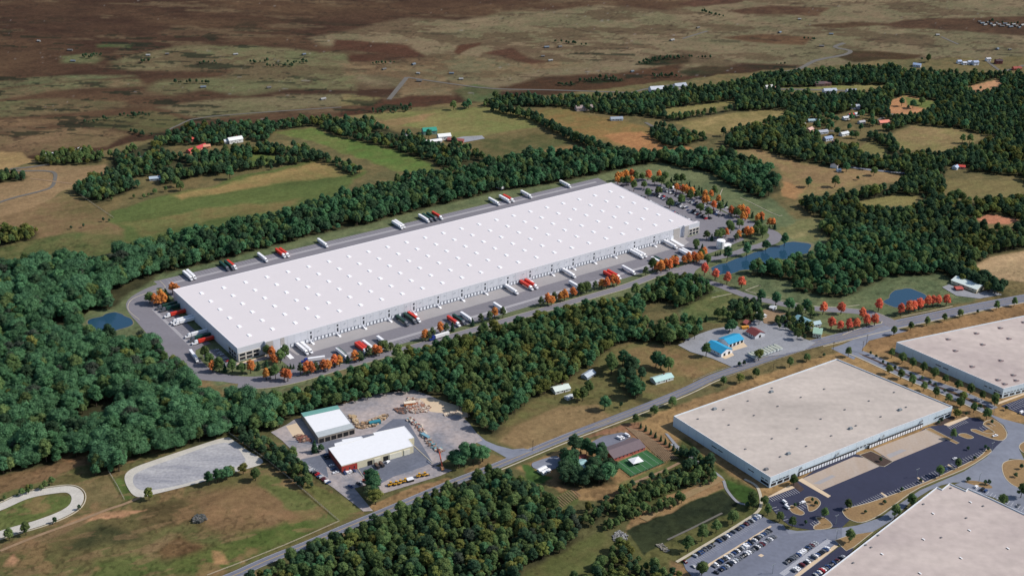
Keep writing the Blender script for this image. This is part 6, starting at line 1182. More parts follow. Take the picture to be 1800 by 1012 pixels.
def lorry(x, y, rz, tc, label, cab='white', trailer_only=False):
    key = (tc, cab)
    if key not in LP: LP[key] = lorry_proto(trm[tc], PC['grey'] if cab == 'grey' else trm.get(cab, PC['white'])); c = LP[key]
    else: c = copy_tree(LP[key])
    c.location = (x, y, .42); c.rotation_euler = (0,0,rz); c.scale = (1.1,)*3; T(c, label, 'truck', 'semi trucks at the long warehouse')
# docked in front: cab towards the road
i = 0
for k, x, y, tc in [('z5',195,560,'white'),('z5',237,548,'white'),('z5',1187,280,'green'),('z5',1265,260,'green'),('z5',1303,246,'red'),('e',905,528,'white'),('e',983,505,'red'),('e',1007,497,'red'),('e',1209,443,'white'),('e',1566,342,'white'),('e',1583,336,'white'),('e',1744,291,'white')]:
    u, v = inv1(Q(k, x, y)); p = L1(u, -20.5); i += 1; lorry(p[0], p[1], U1-math.pi/2, tc, f'{tc} truck, {ordn(i-1)} from left at the front docks', 'grey' if tc == 'green' else 'white')
i = 0
for k, x, y, tc in [('z5',590,590,'green'),('z5',560,575,'white'),('z5',760,530,'red'),('z5',800,530,'red'),('z5',850,520,'white'),('z5',975,465,'white'),('e',598,690,'red'),('e',628,682,'green'),('e',668,670,'white'),('e',830,612,'white'),('e',1235,500,'white'),('e',1430,455,'red'),('e',1452,450,'red'),('e',1525,425,'white'),('z6',70,780,'green'),('z6',40,790,'white'),('z6',350,690,'white'),('z6',318,700,'white')]:
    u, v = inv1(Q(k, x, y)); p = L1(u-1, -52); i += 1; lorry(p[0], p[1], U1-math.pi/2, tc, f'{tc} truck, {ordn(i-1)} from left parked along the tree strip', 'grey' if tc == 'green' else 'white')
i = 0
for k, x, y, tc in [('d',1010,468,'white'),('d',1029,462,'white'),('d',1203,417,'green'),('d',1243,410,'red'),('d',1230,413,'green'),('d',1405,371,'white'),('d',1500,348,'red'),('d',1520,345,'red'),('d',1722,294,'white'),('e',320,198,'white'),('e',333,193,'white'),('e',460,163,'white'),('e',480,159,'green'),('e',503,154,'green'),('e',531,148,'red'),('e',830,73,'white'),('e',886,60,'white'),('e',907,56,'red'),('e',1000,35,'white'),('b',1205,992,'white')]:
    u, v = inv1(Q(k, x, y)); p = L1(u, v+6.5); i += 1; lorry(p[0], p[1], U1-math.pi/2, tc, f'{tc} truck, {ordn(i-1)} from left in the rear court', 'grey' if tc == 'green' else 'white')
i = 0
for x, y, tc in [(160,300,'green'),(190,318,'green'),(228,366,'red'),(278,415,'white'),(300,428,'white'),(395,530,'white'),(424,560,'green'),(450,585,'red')]:
    u, v = inv1(Q('z4', x, y)); p = L1(u+7, v); i += 1; lorry(p[0], p[1], U1+math.pi, tc, f'{tc} truck, {ordn(i-1)} from the back beside the left end wall', 'grey' if tc == 'green' else 'white')
p = Q('z4', 478, 705); lorry(p[0], p[1], U1-math.pi/2-.1, 'white', 'white truck driving out along the left access road')
pp = Q('e', 478, 778); lorry(pp[0]+3, pp[1]+2, U1+math.pi, 'white', 'white truck with blue cab on the road south of the warehouse', 'bluecab')
pp = Q('z5', 235, 655); lorry(pp[0], pp[1], U1+math.pi-.3, 'white', 'white truck with blue cab among the orange trees near the left corner', 'bluecab')
# ---- rubble, pallets (uncountable): stuff
def scatter(name, label, cat, pts_poly, n, smin, smax, cols_, seed, hgt=.7, line=False):
    rg = np.random.default_rng(seed); P = np.array(pts_poly); mb = MB(); c = 0
    lo, hi = P.min(0), P.max(0)
    while c < n:
        if line: t = rg.random()*(len(P)-1); i_ = int(t); q = P[i_]+(P[i_+1]-P[i_])*(t-i_)+rg.normal(0, line, 2)
        else:
            q = lo+(hi-lo)*rg.random(2)
            if not inside(q[None], pts_poly)[0]: continue
        s = rg.uniform(smin, smax); a = rg.random()*3.1; l_ = s*rg.uniform(.8, 1.8); h_ = s*rg.uniform(.4, 1.1)*hgt
        cs, sn = math.cos(a), math.sin(a); pts = [(q[0]+cs*x-sn*y, q[1]+sn*x+cs*y) for x, y in ((-l_/2,-s/2),(l_/2,-s/2*rg.uniform(.6,1)),(l_/2*rg.uniform(.6,1),s/2),(-l_/2,s/2))]
        mb.prism(pts, .1, .45+h_, int(rg.integers(len(cols_)))); c += 1
    o = mb.build(name, [cm(x) for x in cols_]); T(o, label, cat, kind='stuff')
STC = [(190,170,152),(160,116,98),(206,194,180),(138,112,98),(168,154,146)]
scatter('stone_rubble', 'heap of broken pink and cream stone in the corner of the yard', 'rubble', QL('z13', [(900,0),(990,10),(1100,90),(1060,120),(940,140),(890,110),(880,60)]), 520, .8, 2.2, STC, 1)
scatter('stone_rubble', 'dark and red stone scraps beside the orange cabin', 'rubble', QL('z13', [(760,95),(860,90),(890,140),(830,140)]), 120, .7, 1.6, [(110,84,74),(150,110,92),(90,84,84)], 2)
scatter('stone_pallets', 'long crooked line of stone pallets and slabs dividing the yard', 'pallets', QL('z13', [(900,180),(960,230),(1020,300),(1080,380),(1150,450),(1190,470)]), 230, .8, 1.9, STC+[(110,150,160),(120,60,50)], 3, .9, 1.6)
scatter('timber_stacks', 'stacked timber and stone slabs between the shed and the blue container', 'timber', QL('z13', [(430,250),(520,215),(570,190),(720,145),(720,165),(650,210),(600,250),(480,280)]), 240, .9, 2.2, [(172,142,108),(156,128,102),(190,170,144),(112,98,86)], 4, .8)
scatter('timber_stacks', 'pale timber stacks at the right end wall of the green-edged shed', 'timber', QL('z13', [(370,150),(420,150),(460,230),(430,240)]), 80, 1, 2.2, [(178,154,120),(190,170,142)], 5, .9)
scatter('scrap_pile', 'reddish scrap on the sandy pad left of the shed', 'scrap', QL('z11', [(320,600),(420,590),(500,650),(370,660)]), 130, .8, 2, [(136,90,78),(170,138,116),(104,86,78)], 6, .8)
scatter('slab_stacks', 'pale slabs laid out on the open gravel by the wood', 'slabs', QL('z13', [(1220,150),(1330,110),(1425,165),(1400,180),(1330,130),(1240,165)]), 60, 1.2, 2.8, [(216,200,180),(200,180,160)], 7, .4)
scatter('junk', 'clutter of scrapped vehicles and tyres behind the scrub', 'scrap', QL('z10', [(1100,260),(1180,215),(1270,240),(1230,290),(1130,290)]), 90, 1, 2.4, [(90,96,104),(196,196,200),(60,60,66),(120,80,70)], 8, .8)
scatter('riprap', 'pale stone riprap at the end of the stream', 'rocks', QL('h', [(1425,800),(1460,770),(1510,800),(1495,835),(1430,830)]), 200, .5, 1.1, [(136,136,136),(116,116,118),(160,158,154)], 9, .8)
scatter('riprap', 'pale stone riprap at the mouth of the basin path', 'rocks', QL('h', [(1655,850),(1690,840),(1725,880),(1700,890)]), 80, .5, 1.0, [(146,140,130),(126,122,116)], 10, .8)
scatter('stone_mound', 'dark stone mound in the middle of the brown field', 'rocks', QL('g', [(1015,715),(1040,698),(1080,700),(1085,715),(1050,735),(1022,733)]), 240, .8, 1.8, [(90,90,88),(70,74,70),(110,106,100)], 11, 1.2)
# ================================================================ trees
def crown_mesh(name, m, seed, h=13.0, r=5.2, lobes=9, q=620, leaf=.95, shape='round', z0=.22):
    rg = np.random.default_rng(seed); L_ = []
    if shape == 'cone':
        for i in range(lobes):
            t = (i+.4)/lobes; z = h*(z0*.5+(1-z0*.5)*t*.93); rr = r*(1-t)**.85; L_.append((0+rg.normal(0,.08*r), rg.normal(0,.08*r), z, max(rr,.5), h/lobes*.75))
    else:
        hc = h*(z0+(1-z0)*.5); hh = h*(1-z0)*.5
        for i in range(lobes):
            a = i*2.39996+rg.uniform(-.4,.4); t = (i+.5)/lobes; zz = -.55+1.35*t if i else .0; rad = r*.58*math.sqrt(max(.05, 1-zz*zz*.8))*rg.uniform(.7,1.15)
            s = r*rg.uniform(.28,.48)*(1-.18*max(zz,0)); L_.append((math.cos(a)*rad, math.sin(a)*rad, hc+zz*hh*.78, s, s*rg.uniform(.75,.95)))
        L_.append((0, 0, h-r*.42, r*.42, r*.40))
    V = []; N_ = []; per = q//len(L_)
    for k, (x, y, z, rx, rz) in enumerate(L_):
        d = rg.normal(size=(per,3)); d /= np.linalg.norm(d,axis=1)[:,None]; d[:,2] = np.where(d[:,2] < -.3, -d[:,2], d[:,2])
        p = np.array([x,y,z])+d*np.array([rx,rx,rz])*rg.uniform(.86,1.14,(per,1)); keep = np.ones(per,bool)
        for j, (X,Y,Z,RX,RZ) in enumerate(L_):
            if j != k: keep &= (((p-np.array([X,Y,Z]))/np.array([RX,RX,RZ]))**2).sum(1) > .72
        V.append(p[keep]); N_.append(d[keep])
    V = np.concatenate(V); N_ = np.concatenate(N_); N_ = N_+rg.normal(0,.45,N_.shape); N_[:,2] += .25; N_ /= np.linalg.norm(N_,axis=1)[:,None]
    a = np.cross(N_, rg.normal(size=N_.shape)); a /= np.linalg.norm(a,axis=1)[:,None]; b = np.cross(N_,a)
    s = leaf*rg.uniform(.55,1.25,(len(V),1))*.5
    quad = np.stack([V-a*s-b*s*.8, V+a*s-b*s*.6, V+a*s*.8+b*s, V-a*s*.7+b*s*.9],1).reshape(-1,3)
    mb = MB(); mb.v = [tuple(x) for x in quad]; mb.f = [tuple(range(4*i,4*i+4)) for i in range(len(V))]; mb.mi = [0]*len(V)
    ico = [(0,0,1)]+[(math.cos(k*1.2566)*.894, math.sin(k*1.2566)*.894, .447) for k in range(5)]+[(math.cos(k*1.2566+.628)*.894, math.sin(k*1.2566+.628)*.894, -.447) for k in range(5)]+[(0,0,-1)]
    F_ = [(0,1+k,1+(k+1)%5) for k in range(5)]+[(1+k,6+k,1+(k+1)%5) for k in range(5)]+[(6+k,6+(k+1)%5,1+(k+1)%5) for k in range(5)]+[(11,6+(k+1)%5,6+k) for k in range(5)]
    for x,y,z,rx,rz in L_:
        b0 = len(mb.v); mb.v += [(x+i[0]*rx*.86,y+i[1]*rx*.86,z+i[2]*rz*.86) for i in ico]; mb.f += [tuple(b0+t for t in f) for f in F_]; mb.mi += [0]*20
    return mb, m
def trunk_mb(h, r):
    mb = MB(); mb.cyl(0,0,0,h*.45,r*1.3,r*.8,7); mb.cyl(0,0,h*.45,h*.8,r*.8,r*.25,7)
    for k in range(4): a = k*1.7; mb.bar((0,0,h*(.3+.08*k)),(math.cos(a)*h*.2,math.sin(a)*h*.2,h*(.5+.08*k)),r*.3)
    return mb
SP = dict(grand=('lf_grand',3), deep=('lf_deep',3), mid=('lf_mid',3), dark=('lf_dark',3), olive=('lf_olive',2), light=('lf_light',2), orange=('lf_orange',3), red=('lf_red',3), con=('lf_con',2), grey=('lf_grey',1))
TM = {}; TRK = trunk_mb(12,.32).mesh('trunk','trunk')
for i,(sp_,(m_,nv)) in enumerate(SP.items()):
    TM[sp_] = []
    for v_ in range(nv):
        if sp_ == 'con': mb,_ = crown_mesh('c',m_,100*i+v_,11,2.9,6,520,.7,'cone',.06)
        elif sp_ == 'grand': mb,_ = crown_mesh('c',m_,100*i+v_,13.5,8.2,22,3400,.62,'round',.12)
        elif sp_ in ('orange','red'): mb,_ = crown_mesh('c',m_,100*i+v_,11.5,3.9,15,1000,.55,'round',.0)
        elif sp_ == 'light': mb,_ = crown_mesh('c',m_,100*i+v_,12,3.9,13,900,.52,'round',.02)
        else: mb,_ = crown_mesh('c',m_,100*i+v_,13+v_,5.4-.3*v_,13+v_,1500,.60,'round',.07)
        TM[sp_].append((mb.mesh('crown',m_), mb))
TP = {}
TN = dict(grand='broadleaf_tree', orange='orange_maple', red='red_maple', con='conifer', deep='broadleaf_tree', mid='broadleaf_tree', dark='broadleaf_tree', olive='yellowing_tree', light='young_tree', grey='grey_green_tree')
PN = dict(G='planted_tree', D='planted_tree', g='small_bush_tree', c='small_conifer')
def tree(x, y, sp_, s, label, group, sz=None, name=None):
    v_ = random.randrange(len(TM[sp_])); key = (sp_,v_)
    r = bpy.data.objects.new(name or TN[sp_], None); C.objects.link(r); r.empty_display_size = 1
    for nm,me_ in (('trunk',TRK),('crown',TM[sp_][v_][0])): o = bpy.data.objects.new(nm,me_); C.objects.link(o); o.parent = r
    r.location = (x,y,.02); r.rotation_euler = (0,0,random.random()*6.28); r.scale = (s*random.uniform(.92,1.1),s*random.uniform(.92,1.1),s*(sz or random.uniform(.9,1.1)))
    T(r,label,'tree',group)
LS = []   # landscaped trees (x, y) to keep woods away
SPN = dict(O='orange', G='mid', D='deep', L='light', C='con', R='red', Y='olive', c='con', g='dark')
NMS = dict(O='orange maple', G='green tree', D='deep green tree', L='pale green young tree', C='pointed conifer', R='red maple', Y='yellowing tree', c='small pointed conifer', g='small dark bush tree')
def planted(k, items, place, group, size=.78, dedupe=True):
    pts = []
    for t, x, y in items:
        p = Q(k, x, y)
        pts.append((t, p))
    if 'campus' in group or 'strip' in group or 'warehouse end' in group:
        pts += [('O' if random.random() < .75 else 'L', (p[0]+random.uniform(3.5, 5.5), p[1]+random.uniform(-2.5, 2.5))) for t, p in pts if t == 'O' and random.random() < .55]
    cnt = {}
    for t, p in sorted(pts, key=lambda q_: q_[1][0]):
        c = cnt.get(t, 0); cnt[t] = c+1; s = 1.42*size*{'O':1.12,'R':1.08,'C':.8,'c':.45,'g':.42,'L':.92}.get(t,1)
        tree(p[0], p[1], SPN[t], s*random.uniform(.92,1.1), f'{NMS[t]}, {ordn(c)} from left {place}', group, name=PN.get(t)); LS.append(p)
planted('z4', [('O',292,165),('C',190,190),('C',238,180),('C',255,232),('G',110,245),('O',150,262),('O',203,242),('G',560,700),('G',592,745),('O',618,798),('G',670,795),('C',715,800),('G',775,800),('G',853,810),('O',925,810),('C',985,782),('C',1050,762),('G',1055,672),('O',1098,690),('O',1112,740),('G',1165,725),('G',1200,690),('O',1050,862),('G',1125,855),('O',1195,868),('c',1180,780),('c',1200,785),('c',1222,786),('c',1245,774),('c',1270,772)], 'around the warehouse left end', 'planted trees round the warehouse end')
planted('z5', [('L',160,778),('O',225,772),('L',310,755),('O',390,748),('O',495,705),('L',550,678),('C',622,662),('O',697,650),('C',765,632),('L',835,606),('O',895,585),('L',950,562),('G',985,552),('L',1050,545),('O',1390,440),('L',1460,410),('O',1540,368),('L',1600,368),('C',1660,348)], 'in the front strip, left part', 'planted trees in the front strip')
planted('e', [('C',690,702),('L',735,684),('L',780,680),('O',806,668),('L',850,660),('L',1050,600),('O',1085,594),('L',1120,575),('O',1155,574),('O',1218,550),('G',1260,540),('G',1290,530),('L',1335,516),('O',1370,505),('O',1428,492),('L',1600,440),('G',1635,416),('O',1660,420),('O',1705,405),('O',1740,395),('G',1755,390)], 'in the front strip, right part', 'planted trees in the front strip')
planted('z6', [('O',30,878),('C',225,820),('O',310,803),('O',410,782),('O',440,775),('G',490,740),('O',520,722),('G',555,805),('G',435,640),('C',440,640),('C',500,645),('G',545,545),('C',600,555),('G',660,548),('G',700,528),('O',750,514),('L',855,560),('O',880,540),('O',968,515),('L',930,505),('G',1050,505),('G',1130,530),('G',1080,470),('G',1150,490),('c',640,715),('c',665,712),('c',690,705),('g',930,605),('g',960,600),('g',985,600),('g',1010,595),('g',1035,590),('G',780,425),('G',890,425),('G',800,475),('O',920,355),('O',1080,360),('C',1120,370),('O',1205,415),('C',1260,435),('O',800,295),('O',885,272),('O',935,305),('G',860,315),('C',975,305),('C',1025,315),('O',620,228),('O',670,168),('O',530,112),('O',590,122),('O',520,182),('G',560,175),('C',715,175),('G',690,255),('C',755,205),('G',280,180),('G',160,212),('G',480,262),('G',565,312),('G',625,90)], 'around the tank and car park', 'planted trees round the campus car park', .74)
planted('z6', [('D',1165,655),('D',760,770),('D',965,715),('D',1360,612)], 'between long pond and drive', 'bank trees by the long pond', .85)
planted('z7', [('O',180,205),('O',255,195),('O',358,165),('O',360,255),('O',185,245),('G',240,265),('G',300,268),('G',415,225),('G',495,205),('G',520,305),('O',570,195),('G',390,335),('G',570,415),('G',700,388),('G',655,255),('G',740,262),('O',710,165),('G',790,195),('G',830,335),('G',930,245),('C',865,235),('G',1000,240),('C',1095,300),('C',1155,330),('C',1215,335),('O',930,345),('O',1010,360),('O',1080,400),('G',1100,470),('G',1190,440),('O',1130,400),('G',850,545),('G',990,515),('C',1060,300),('C',1250,370)], 'in the upper campus car park', 'planted trees round the campus car park', .74)
planted('f', [('R',113,438),('R',170,462),('R',232,485),('R',308,502)], 'in a row below the long pond', 'red maples by the long pond', .88)
planted('f', [('R',737,642),('R',832,640),('R',942,668),('R',965,706),('R',1008,700),('R',872,730),('R',912,720),('R',827,730),('R',780,718),('R',1028,628),('R',1145,648),('R',1188,636),('R',1212,628),('R',1243,620),('R',1285,608),('R',1312,600),('R',1340,600),('R',1385,596)], 'at the campus entrance', 'red maples at the campus entrance', .82)
planted('f', [('D',410,578),('D',488,600),('D',558,625),('D',647,635)], 'south of the entrance drive', 'drive trees', .85)
planted('f', [('G',562,920),('G',385,974),('G',213,1014),('Y',300,1003),('G',652,888),('g',742,866),('G',870,866),('G',1110,752),('G',1198,724),('G',1283,702),('G',1375,680),('G',1458,656),('g',1550,638),('G',1648,620),('G',1742,600)], 'on the dry verge by the road', 'small verge trees', .55)
planted('h', [('G',1545,214),('G',1645,166),('G',1740,122)], 'on the verge above the turf building', 'small verge trees', .55)
planted('h', [('C',1575,234),('C',1600,250),('C',1627,267),('C',1652,284),('C',1680,302),('C',1703,318),('C',1726,333),('C',1746,352),('C',1765,368),('C',1785,380),('G',1800,390)], 'in the slanting conifer row', 'row of small conifers', .5)
planted('z8', [('G',98,472),('G',210,528),('G',315,576),('G',430,630),('G',545,686),('G',660,742),('G',795,805),('G',920,856),('G',1045,915),('G',1175,976)], 'along the upper side of the parkway', 'parkway trees', .6)
planted('z8', [('Y',75,642),('G',195,690),('G',315,765),('G',435,815),('G',560,882),('G',690,940),('G',820,988)], 'along the lower side of the parkway', 'parkway trees', .58)
planted('z8', [('g',135,592),('g',300,668),('g',655,832),('Y',845,912),('g',1010,1000)], 'in the median of the parkway', 'parkway trees', .6)
planted('z8', [('g',-60,470),('g',-120,440),('g',10,530),('g',60,556),('g',420,700),('g',500,745),('g',560,765)], 'in the junction median', 'parkway trees', .55)
planted('i', [('G',1460,122),('G',1530,152),('G',1597,188),('g',1478,88),('g',1565,132),('G',1640,100),('g',1700,140)], 'at the lower end of the parkway', 'parkway trees', .6)
planted('i', [('G',1420,292),('g',1625,212),('g',1535,402),('G',1445,445),('G',1350,488),('g',1250,520),('g',1150,570),('g',1060,632),('g',960,682),('G',868,662),('G',745,708),('G',510,724),('G',575,758),('g',645,742),('G',445,694),('G',430,640),('g',700,640),('g',680,622),('g',590,650),('g',570,524),('G',583,535),('g',1345,212),('g',1360,205),('Y',1440,178),('g',1490,168),('g',1500,350),('g',1040,410),('g',1590,345),('g',1605,355)], 'in the dark truck court islands', 'trees of the truck court', .55)
planted('i', [('G',1115,706),('G',1200,646),('G',875,835),('g',1750,492),('g',1780,450),('G',1778,600),('g',1500,515),('g',1610,532),('g',1590,530),('G',1680,640)], 'around the stepped-roof hall', 'trees by the stepped-roof hall', .66)
planted('i', [('G',370,660),('G',262,738),('G',175,784),('G',100,828),('G',25,884),('G',100,1008),('G',365,640),('g',340,650),('g',130,470),('g',150,450)], 'along the path by the staff cars', 'path trees', .72)
planted('g', [('D',1100,535),('D',1145,520),('D',1170,515),('D',1195,505),('G',1215,490),('Y',1280,475),('G',1345,510),('Y',785,612),('g',418,664),('g',290,735),('G',138,795),('G',50,825),('G',1560,490),('Y',1575,480),('g',1640,545),('G',1620,540)], 'in the fields around the gravel arena', 'field trees', .66)
planted('z13', [('D',585,870),('D',600,830),('D',570,790),('D',1310,600),('D',1350,620),('D',1395,600),('L',550,900),('Y',610,940),('g',65,490),('g',125,475),('C',68,480)], 'in the stone yard', 'yard trees', .98)
planted('z13', [('D',1475,580),('D',1560,560)], 'of the pair beside the yard entrance', 'yard trees', .95)
planted('z10', [('D',610,390),('D',640,380),('G',365,640),('g',715,745),('g',765,735),('Y',920,680),('G',1325,460),('g',1400,460),('G',545,240),('G',490,240),('C',365,270),('G',1340,210),('G',1465,225),('g',1510,230)], 'around the workshop yard', 'workshop trees', .72)
planted('e', [('G',1415,930),('D',1480,915),('D',1680,930),('G',1720,940),('D',1655,920),('G',1420,955)], 'in the clearing north of the road', 'clearing trees', .9)
planted('h', [('G',1270,90),('Y',1240,95),('G',1300,60),('D',1385,140),('g',1470,125),('D',1560,70)], 'in the lawns by the wood corner', 'clearing trees', .78)
planted('c', [('G',1530,410),('g',1565,475),('D',1680,460),('D',1210,570),('D',1150,560),('g',1185,575),('G',1255,555),('g',920,948),('D',660,985),('G',800,985),('G',1005,925),('D',860,905),('G',1470,755),('G',1508,755),('g',740,365),('G',1290,330),('g',1290,325),('g',1220,345),('g',1258,318)], 'alone in the upper right fields', 'lone field trees', .8)
planted('a', [('D',1210,945),('G',950,1005),('g',1428,895),('G',930,985),('Y',1030,835)], 'alone in the upper left fields', 'lone field trees', .85)
planted('d', [('g',375,195),('g',440,185),('g',545,155),('g',575,155)], 'along the field boundary at left', 'lone field trees', .6)
planted('b', [('G',590,580),('D',650,575),('D',670,570),('G',930,620),('G',1300,770),('D',1320,770),('D',460,730)], 'at the edges of the middle fields', 'lone field trees', .8)
vp = [(600,690),(640,620),(740,625),(820,600),(900,550),(980,600),(1090,650),(1110,690),(980,690),(920,770),(850,745),(740,780),(690,730)]; vit = []
while len(vit) < 46:
    q_ = (random.uniform(600,1110), random.uniform(555,780))
    if inside(np.array([q_]), vp)[0] and all(math.hypot(q_[0]-f_[1], (q_[1]+12-f_[2])*1.6) > 26 for f_ in FH if f_[0] == 'c'): vit.append((random.choice('GDDG'), *q_))
planted('c', vit, 'in the hillside village', 'garden trees of the hillside village', .62)
# ---- woods
ALL = []   # (x, y, species, size, wood index)
clear = [QL(k, p) for k, p in CLEAR]+[[L1(*q_) for q_ in [(-58,-76),(-58,226),(0,240),(640,232),(720,160),(720,20),(640,-86),(300,-84),(60,-78),(0,-72)]]]
RDn = np.array(RD[::2])
rgw = np.random.default_rng(11)
def keepers(P, hgt=10.):
    k = np.ones(len(P), bool); clearh = [QL(k_, p_, .62*hgt) for k_, p_ in CLEAR]
    for c in clear+clearh: k &= ~inside(P, c)
    k &= edist(P, [tuple(q_) for q_ in RDn], False) > 11
    k &= edist(P, [tuple(q_) for q_ in ring[::3]], False) > 10; k &= edist(P, [tuple(q_) for q_ in drive[::3]], False) > 11; k &= edist(P, r2[::3], False) > 12
    return k
def addwood(poly, sp_, size, wts, wi, top=None):
    a = np.array(poly); lo, hi = a.min(0), a.max(0); gx = np.arange(lo[0], hi[0], sp_); gy = np.arange(lo[1], hi[1], sp_*.87)
    X, Y_ = np.meshgrid(gx, gy); X = X+(np.arange(len(gy)) % 2)[:,None]*sp_*.5; P = np.c_[X.ravel(), Y_.ravel()]+rgw.uniform(-.36,.36,(X.size,2))*sp_
    P = P[inside(P, poly)]
    if top is not None and len(P): P = P[inside(P, QL(top[0], top[1], 7.5*size))]
    if len(P): P = P[keepers(P, 13*size)]
    if len(P): P = P[P[:,1] > 780]
    if len(P) and wi < len(WOODS) and WOODS[wi][0] in ('east_woodland','left_woodland','tree_belt','north_west_woodland'): P = P[fbm(P[:,0],P[:,1],60,3,88) > .26]
    names = list(wts); w_ = np.array([wts[n_] for n_ in names], float)
    for i in range(len(P)):
        x, y = P[i]; nz_ = vnoise(np.array([x/38.]), np.array([y/38.]), 50+wi)[0]
        ww = w_.copy()
        for j, n_ in enumerate(names):
            if n_ in ('olive','light','grey'): ww[j] *= 2.4 if nz_ > .62 else .35
        sp_n = names[int(rgw.choice(len(names), p=ww/ww.sum()))]
        ALL.append((x, y, sp_n, size*float(np.clip(rgw.normal(1,.24),.5,1.6)), wi))
for wi, wd in enumerate(WOODS): addwood(QL(wd[1], wd[2], 1), wd[3], wd[4], wd[5], wi, None if wd[0] in ('orchard','hedge_belt','yard_thicket','lane_wood','shop_thicket') else (wd[1], wd[2]))
for hi_, (k, pts, w_, sp_, size, wts) in enumerate(HEDGES):
    P = QL(k, pts, 3); A = offset(P, w_/2); B = offset(P, -w_/2); addwood(A+B[::-1], sp_*.85, size, wts, len(WOODS)+hi_)
print('wood trees', len(ALL))
def toimg(x, y):
    zc = y*cp+CH*sp; yc = y*sp-CH*cp; a = x/zc; b = yc/zc; a, b = cr*a+sr*b, -sr*a+cr*b; return 900+F*a, 506-F*b
vis = []
for i, t in enumerate(ALL):
    px_, py_ = toimg(t[0], t[1])
    if 0 < px_ < 1800 and 10 < py_ < 1005: vis.append((t[3]*13/math.hypot(t[0], t[1], CH), i))
vis.sort(reverse=True)
single = set(i for _, i in vis[:300])
WL = {i: w_[6] for i, w_ in enumerate(WOODS)}
DN = dict(grand='broad-crowned green', deep='deep green', mid='mid green', dark='dark green', olive='yellow-green', light='pale green', grey='grey-green')
LMK = [(*G(a, b), c) for a, b, c in [(195,640,'just below the round pond'),(60,640,'at the left edge, middle height'),(60,560,'at the left edge behind the pond'),(20,500,'at the far left corner of the belt'),(110,600,'just left of the round pond'),(110,540,'between the pond and the left edge'),(130,500,'behind the round pond'),(20,600,'at the left edge level with the pond'),(60,690,'at the left edge below pond level'),(130,680,'left wood, above the bank middle'),(0,760,'at the left edge above the bank'),(100,790,'on the rim of the brown bank'),(40,760,'above the brown bank, far left'),(150,740,'above the brown bank'),(190,815,'between brown bank and arena fence'),(290,780,'above the gravel arena middle'),(390,740,'above the gravel arena right end'),(260,690,'deep inside the left wood'),(340,690,'below the left access road bend'),(480,800,'between arena fence and stone yard'),(440,720,'at the top of the arena fence'),(560,690,'behind the green-edged shed'),(680,680,'behind the open stone yard'),(840,720,'beside the sandy yard corner'),(880,620,'in the middle of the central wood'),(990,600,'at the right part of central wood'),(1130,500,'near the entrance drive bend'),(500,1000,'at the bottom left of the lower wood'),(620,980,'along the road, lower wood left part'),(760,900,'along the road, lower wood middle'),(700,1000,'at the bottom edge, lower wood'),(850,960,'in the lower wood centre'),(900,860,'at the upper tip of the lower wood'),(960,920,'at the right side of the lower wood'),(1020,820,'among the big dark cluster'),(1120,870,'in the thicket below the turf'),(1060,990,'at the bottom edge by the car park'),(1400,480,'between the eastern ponds'),(1230,580,'left of the blue-roofed workshops')]]
for i in single:
    x, y, s_, sz_, wi = ALL[i]; lm = min(LMK, key=lambda q_: math.hypot(q_[0]-x, q_[1]-y))[2]; tree(x, y, s_, sz_, f'{DN[s_]} woodland tree {lm}', f'{DN[s_]} woodland trees {lm}')
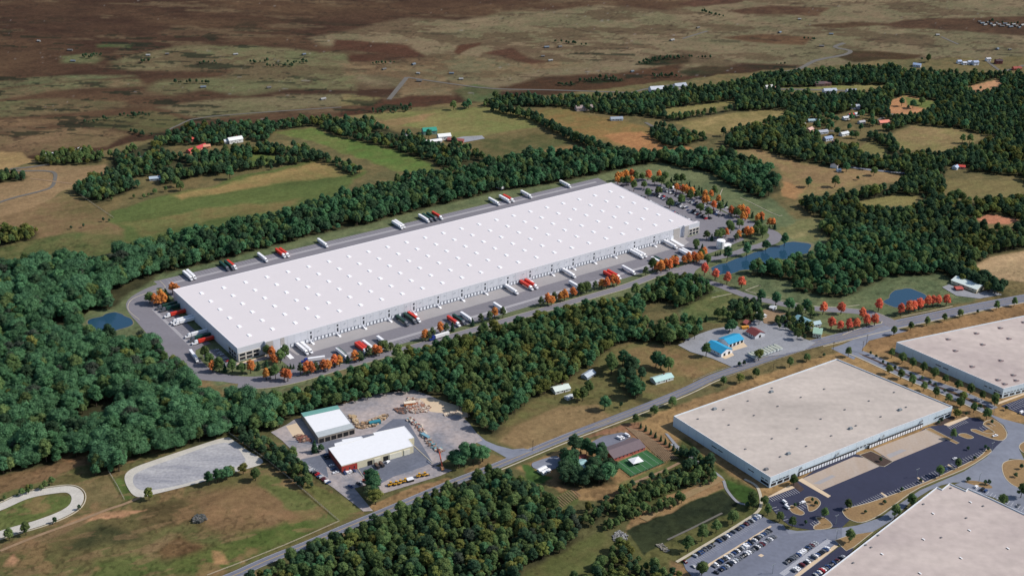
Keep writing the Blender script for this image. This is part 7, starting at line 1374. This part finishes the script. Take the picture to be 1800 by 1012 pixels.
# the rest of each wood: one stuff object, instanced by geometry nodes from tree meshes that stand in no scene of their own
src = bpy.data.collections.new('tree_kinds'); order = []
for s_ in sorted(TM):
    for v_, (me_, mb) in enumerate(TM[s_]):
        if s_ in ('orange','red','con'): continue
        c = MB(); t_ = trunk_mb(12,.32); c.v = list(mb.v)+list(t_.v); c.f = list(mb.f)+[tuple(len(mb.v)+q_ for q_ in f) for f in t_.f]; c.mi = [0]*len(mb.f)+[1]*len(t_.f)
        o = bpy.data.objects.new(f'{len(order):02d}_tree', c.mesh('tree_kind', [SP[s_][0], 'trunk'])); src.objects.link(o); order.append(s_)
def wood_nodes():
    g = bpy.data.node_groups.new('wood', 'GeometryNodeTree'); g.interface.new_socket('Geometry', in_out='INPUT', socket_type='NodeSocketGeometry'); g.interface.new_socket('Geometry', in_out='OUTPUT', socket_type='NodeSocketGeometry')
    n = g.nodes; l = g.links; gi = n.new('NodeGroupInput'); go = n.new('NodeGroupOutput'); ip = n.new('GeometryNodeInstanceOnPoints'); ci = n.new('GeometryNodeCollectionInfo')
    ci.inputs[0].default_value = src; ci.inputs['Separate Children'].default_value = True; ci.inputs['Reset Children'].default_value = True; ip.inputs['Pick Instance'].default_value = True
    def at(nm, ty): a = n.new('GeometryNodeInputNamedAttribute'); a.data_type = ty; a.inputs['Name'].default_value = nm; return a.outputs['Attribute']
    l.new(gi.outputs[0], ip.inputs['Points']); l.new(ci.outputs[0], ip.inputs['Instance']); l.new(at('kind_index','INT'), ip.inputs['Instance Index'])
    l.new(at('turn','FLOAT_VECTOR'), ip.inputs['Rotation']); l.new(at('size','FLOAT_VECTOR'), ip.inputs['Scale']); l.new(ip.outputs[0], go.inputs[0]); return g
WG = wood_nodes(); byw = {}
for i, t in enumerate(ALL):
    if i not in single: byw.setdefault(t[4], []).append(t)
kinds_of = {s_: [i for i, o_ in enumerate(order) if o_ == s_] for s_ in set(order)}
for wi, ts in byw.items():
    nm = WOODS[wi][0] if wi < len(WOODS) else 'hedgerow'; me_ = bpy.data.meshes.new(nm); n_ = len(ts)
    me_.from_pydata([(t[0], t[1], 0) for t in ts], [], [])
    a = me_.attributes.new('kind_index','INT','POINT'); a.data.foreach_set('value', [int(rgw.choice(kinds_of[t[2]])) for t in ts])
    a = me_.attributes.new('turn','FLOAT_VECTOR','POINT'); a.data.foreach_set('vector', np.c_[np.zeros(n_),np.zeros(n_),rgw.random(n_)*6.28].astype(np.float32).ravel())
    sz_ = np.array([t[3] for t in ts]); a = me_.attributes.new('size','FLOAT_VECTOR','POINT'); a.data.foreach_set('vector', (np.c_[sz_,sz_,sz_]*rgw.uniform(.88,1.12,(n_,3))).astype(np.float32).ravel())
    o = bpy.data.objects.new(nm, me_); C.objects.link(o); md = o.modifiers.new('trees','NODES'); md.node_group = WG
    T(o, (WL[wi] if wi in WL else 'hedgerow of trees between fields'), 'woodland' if wi in WL else 'hedgerow', kind='stuff')
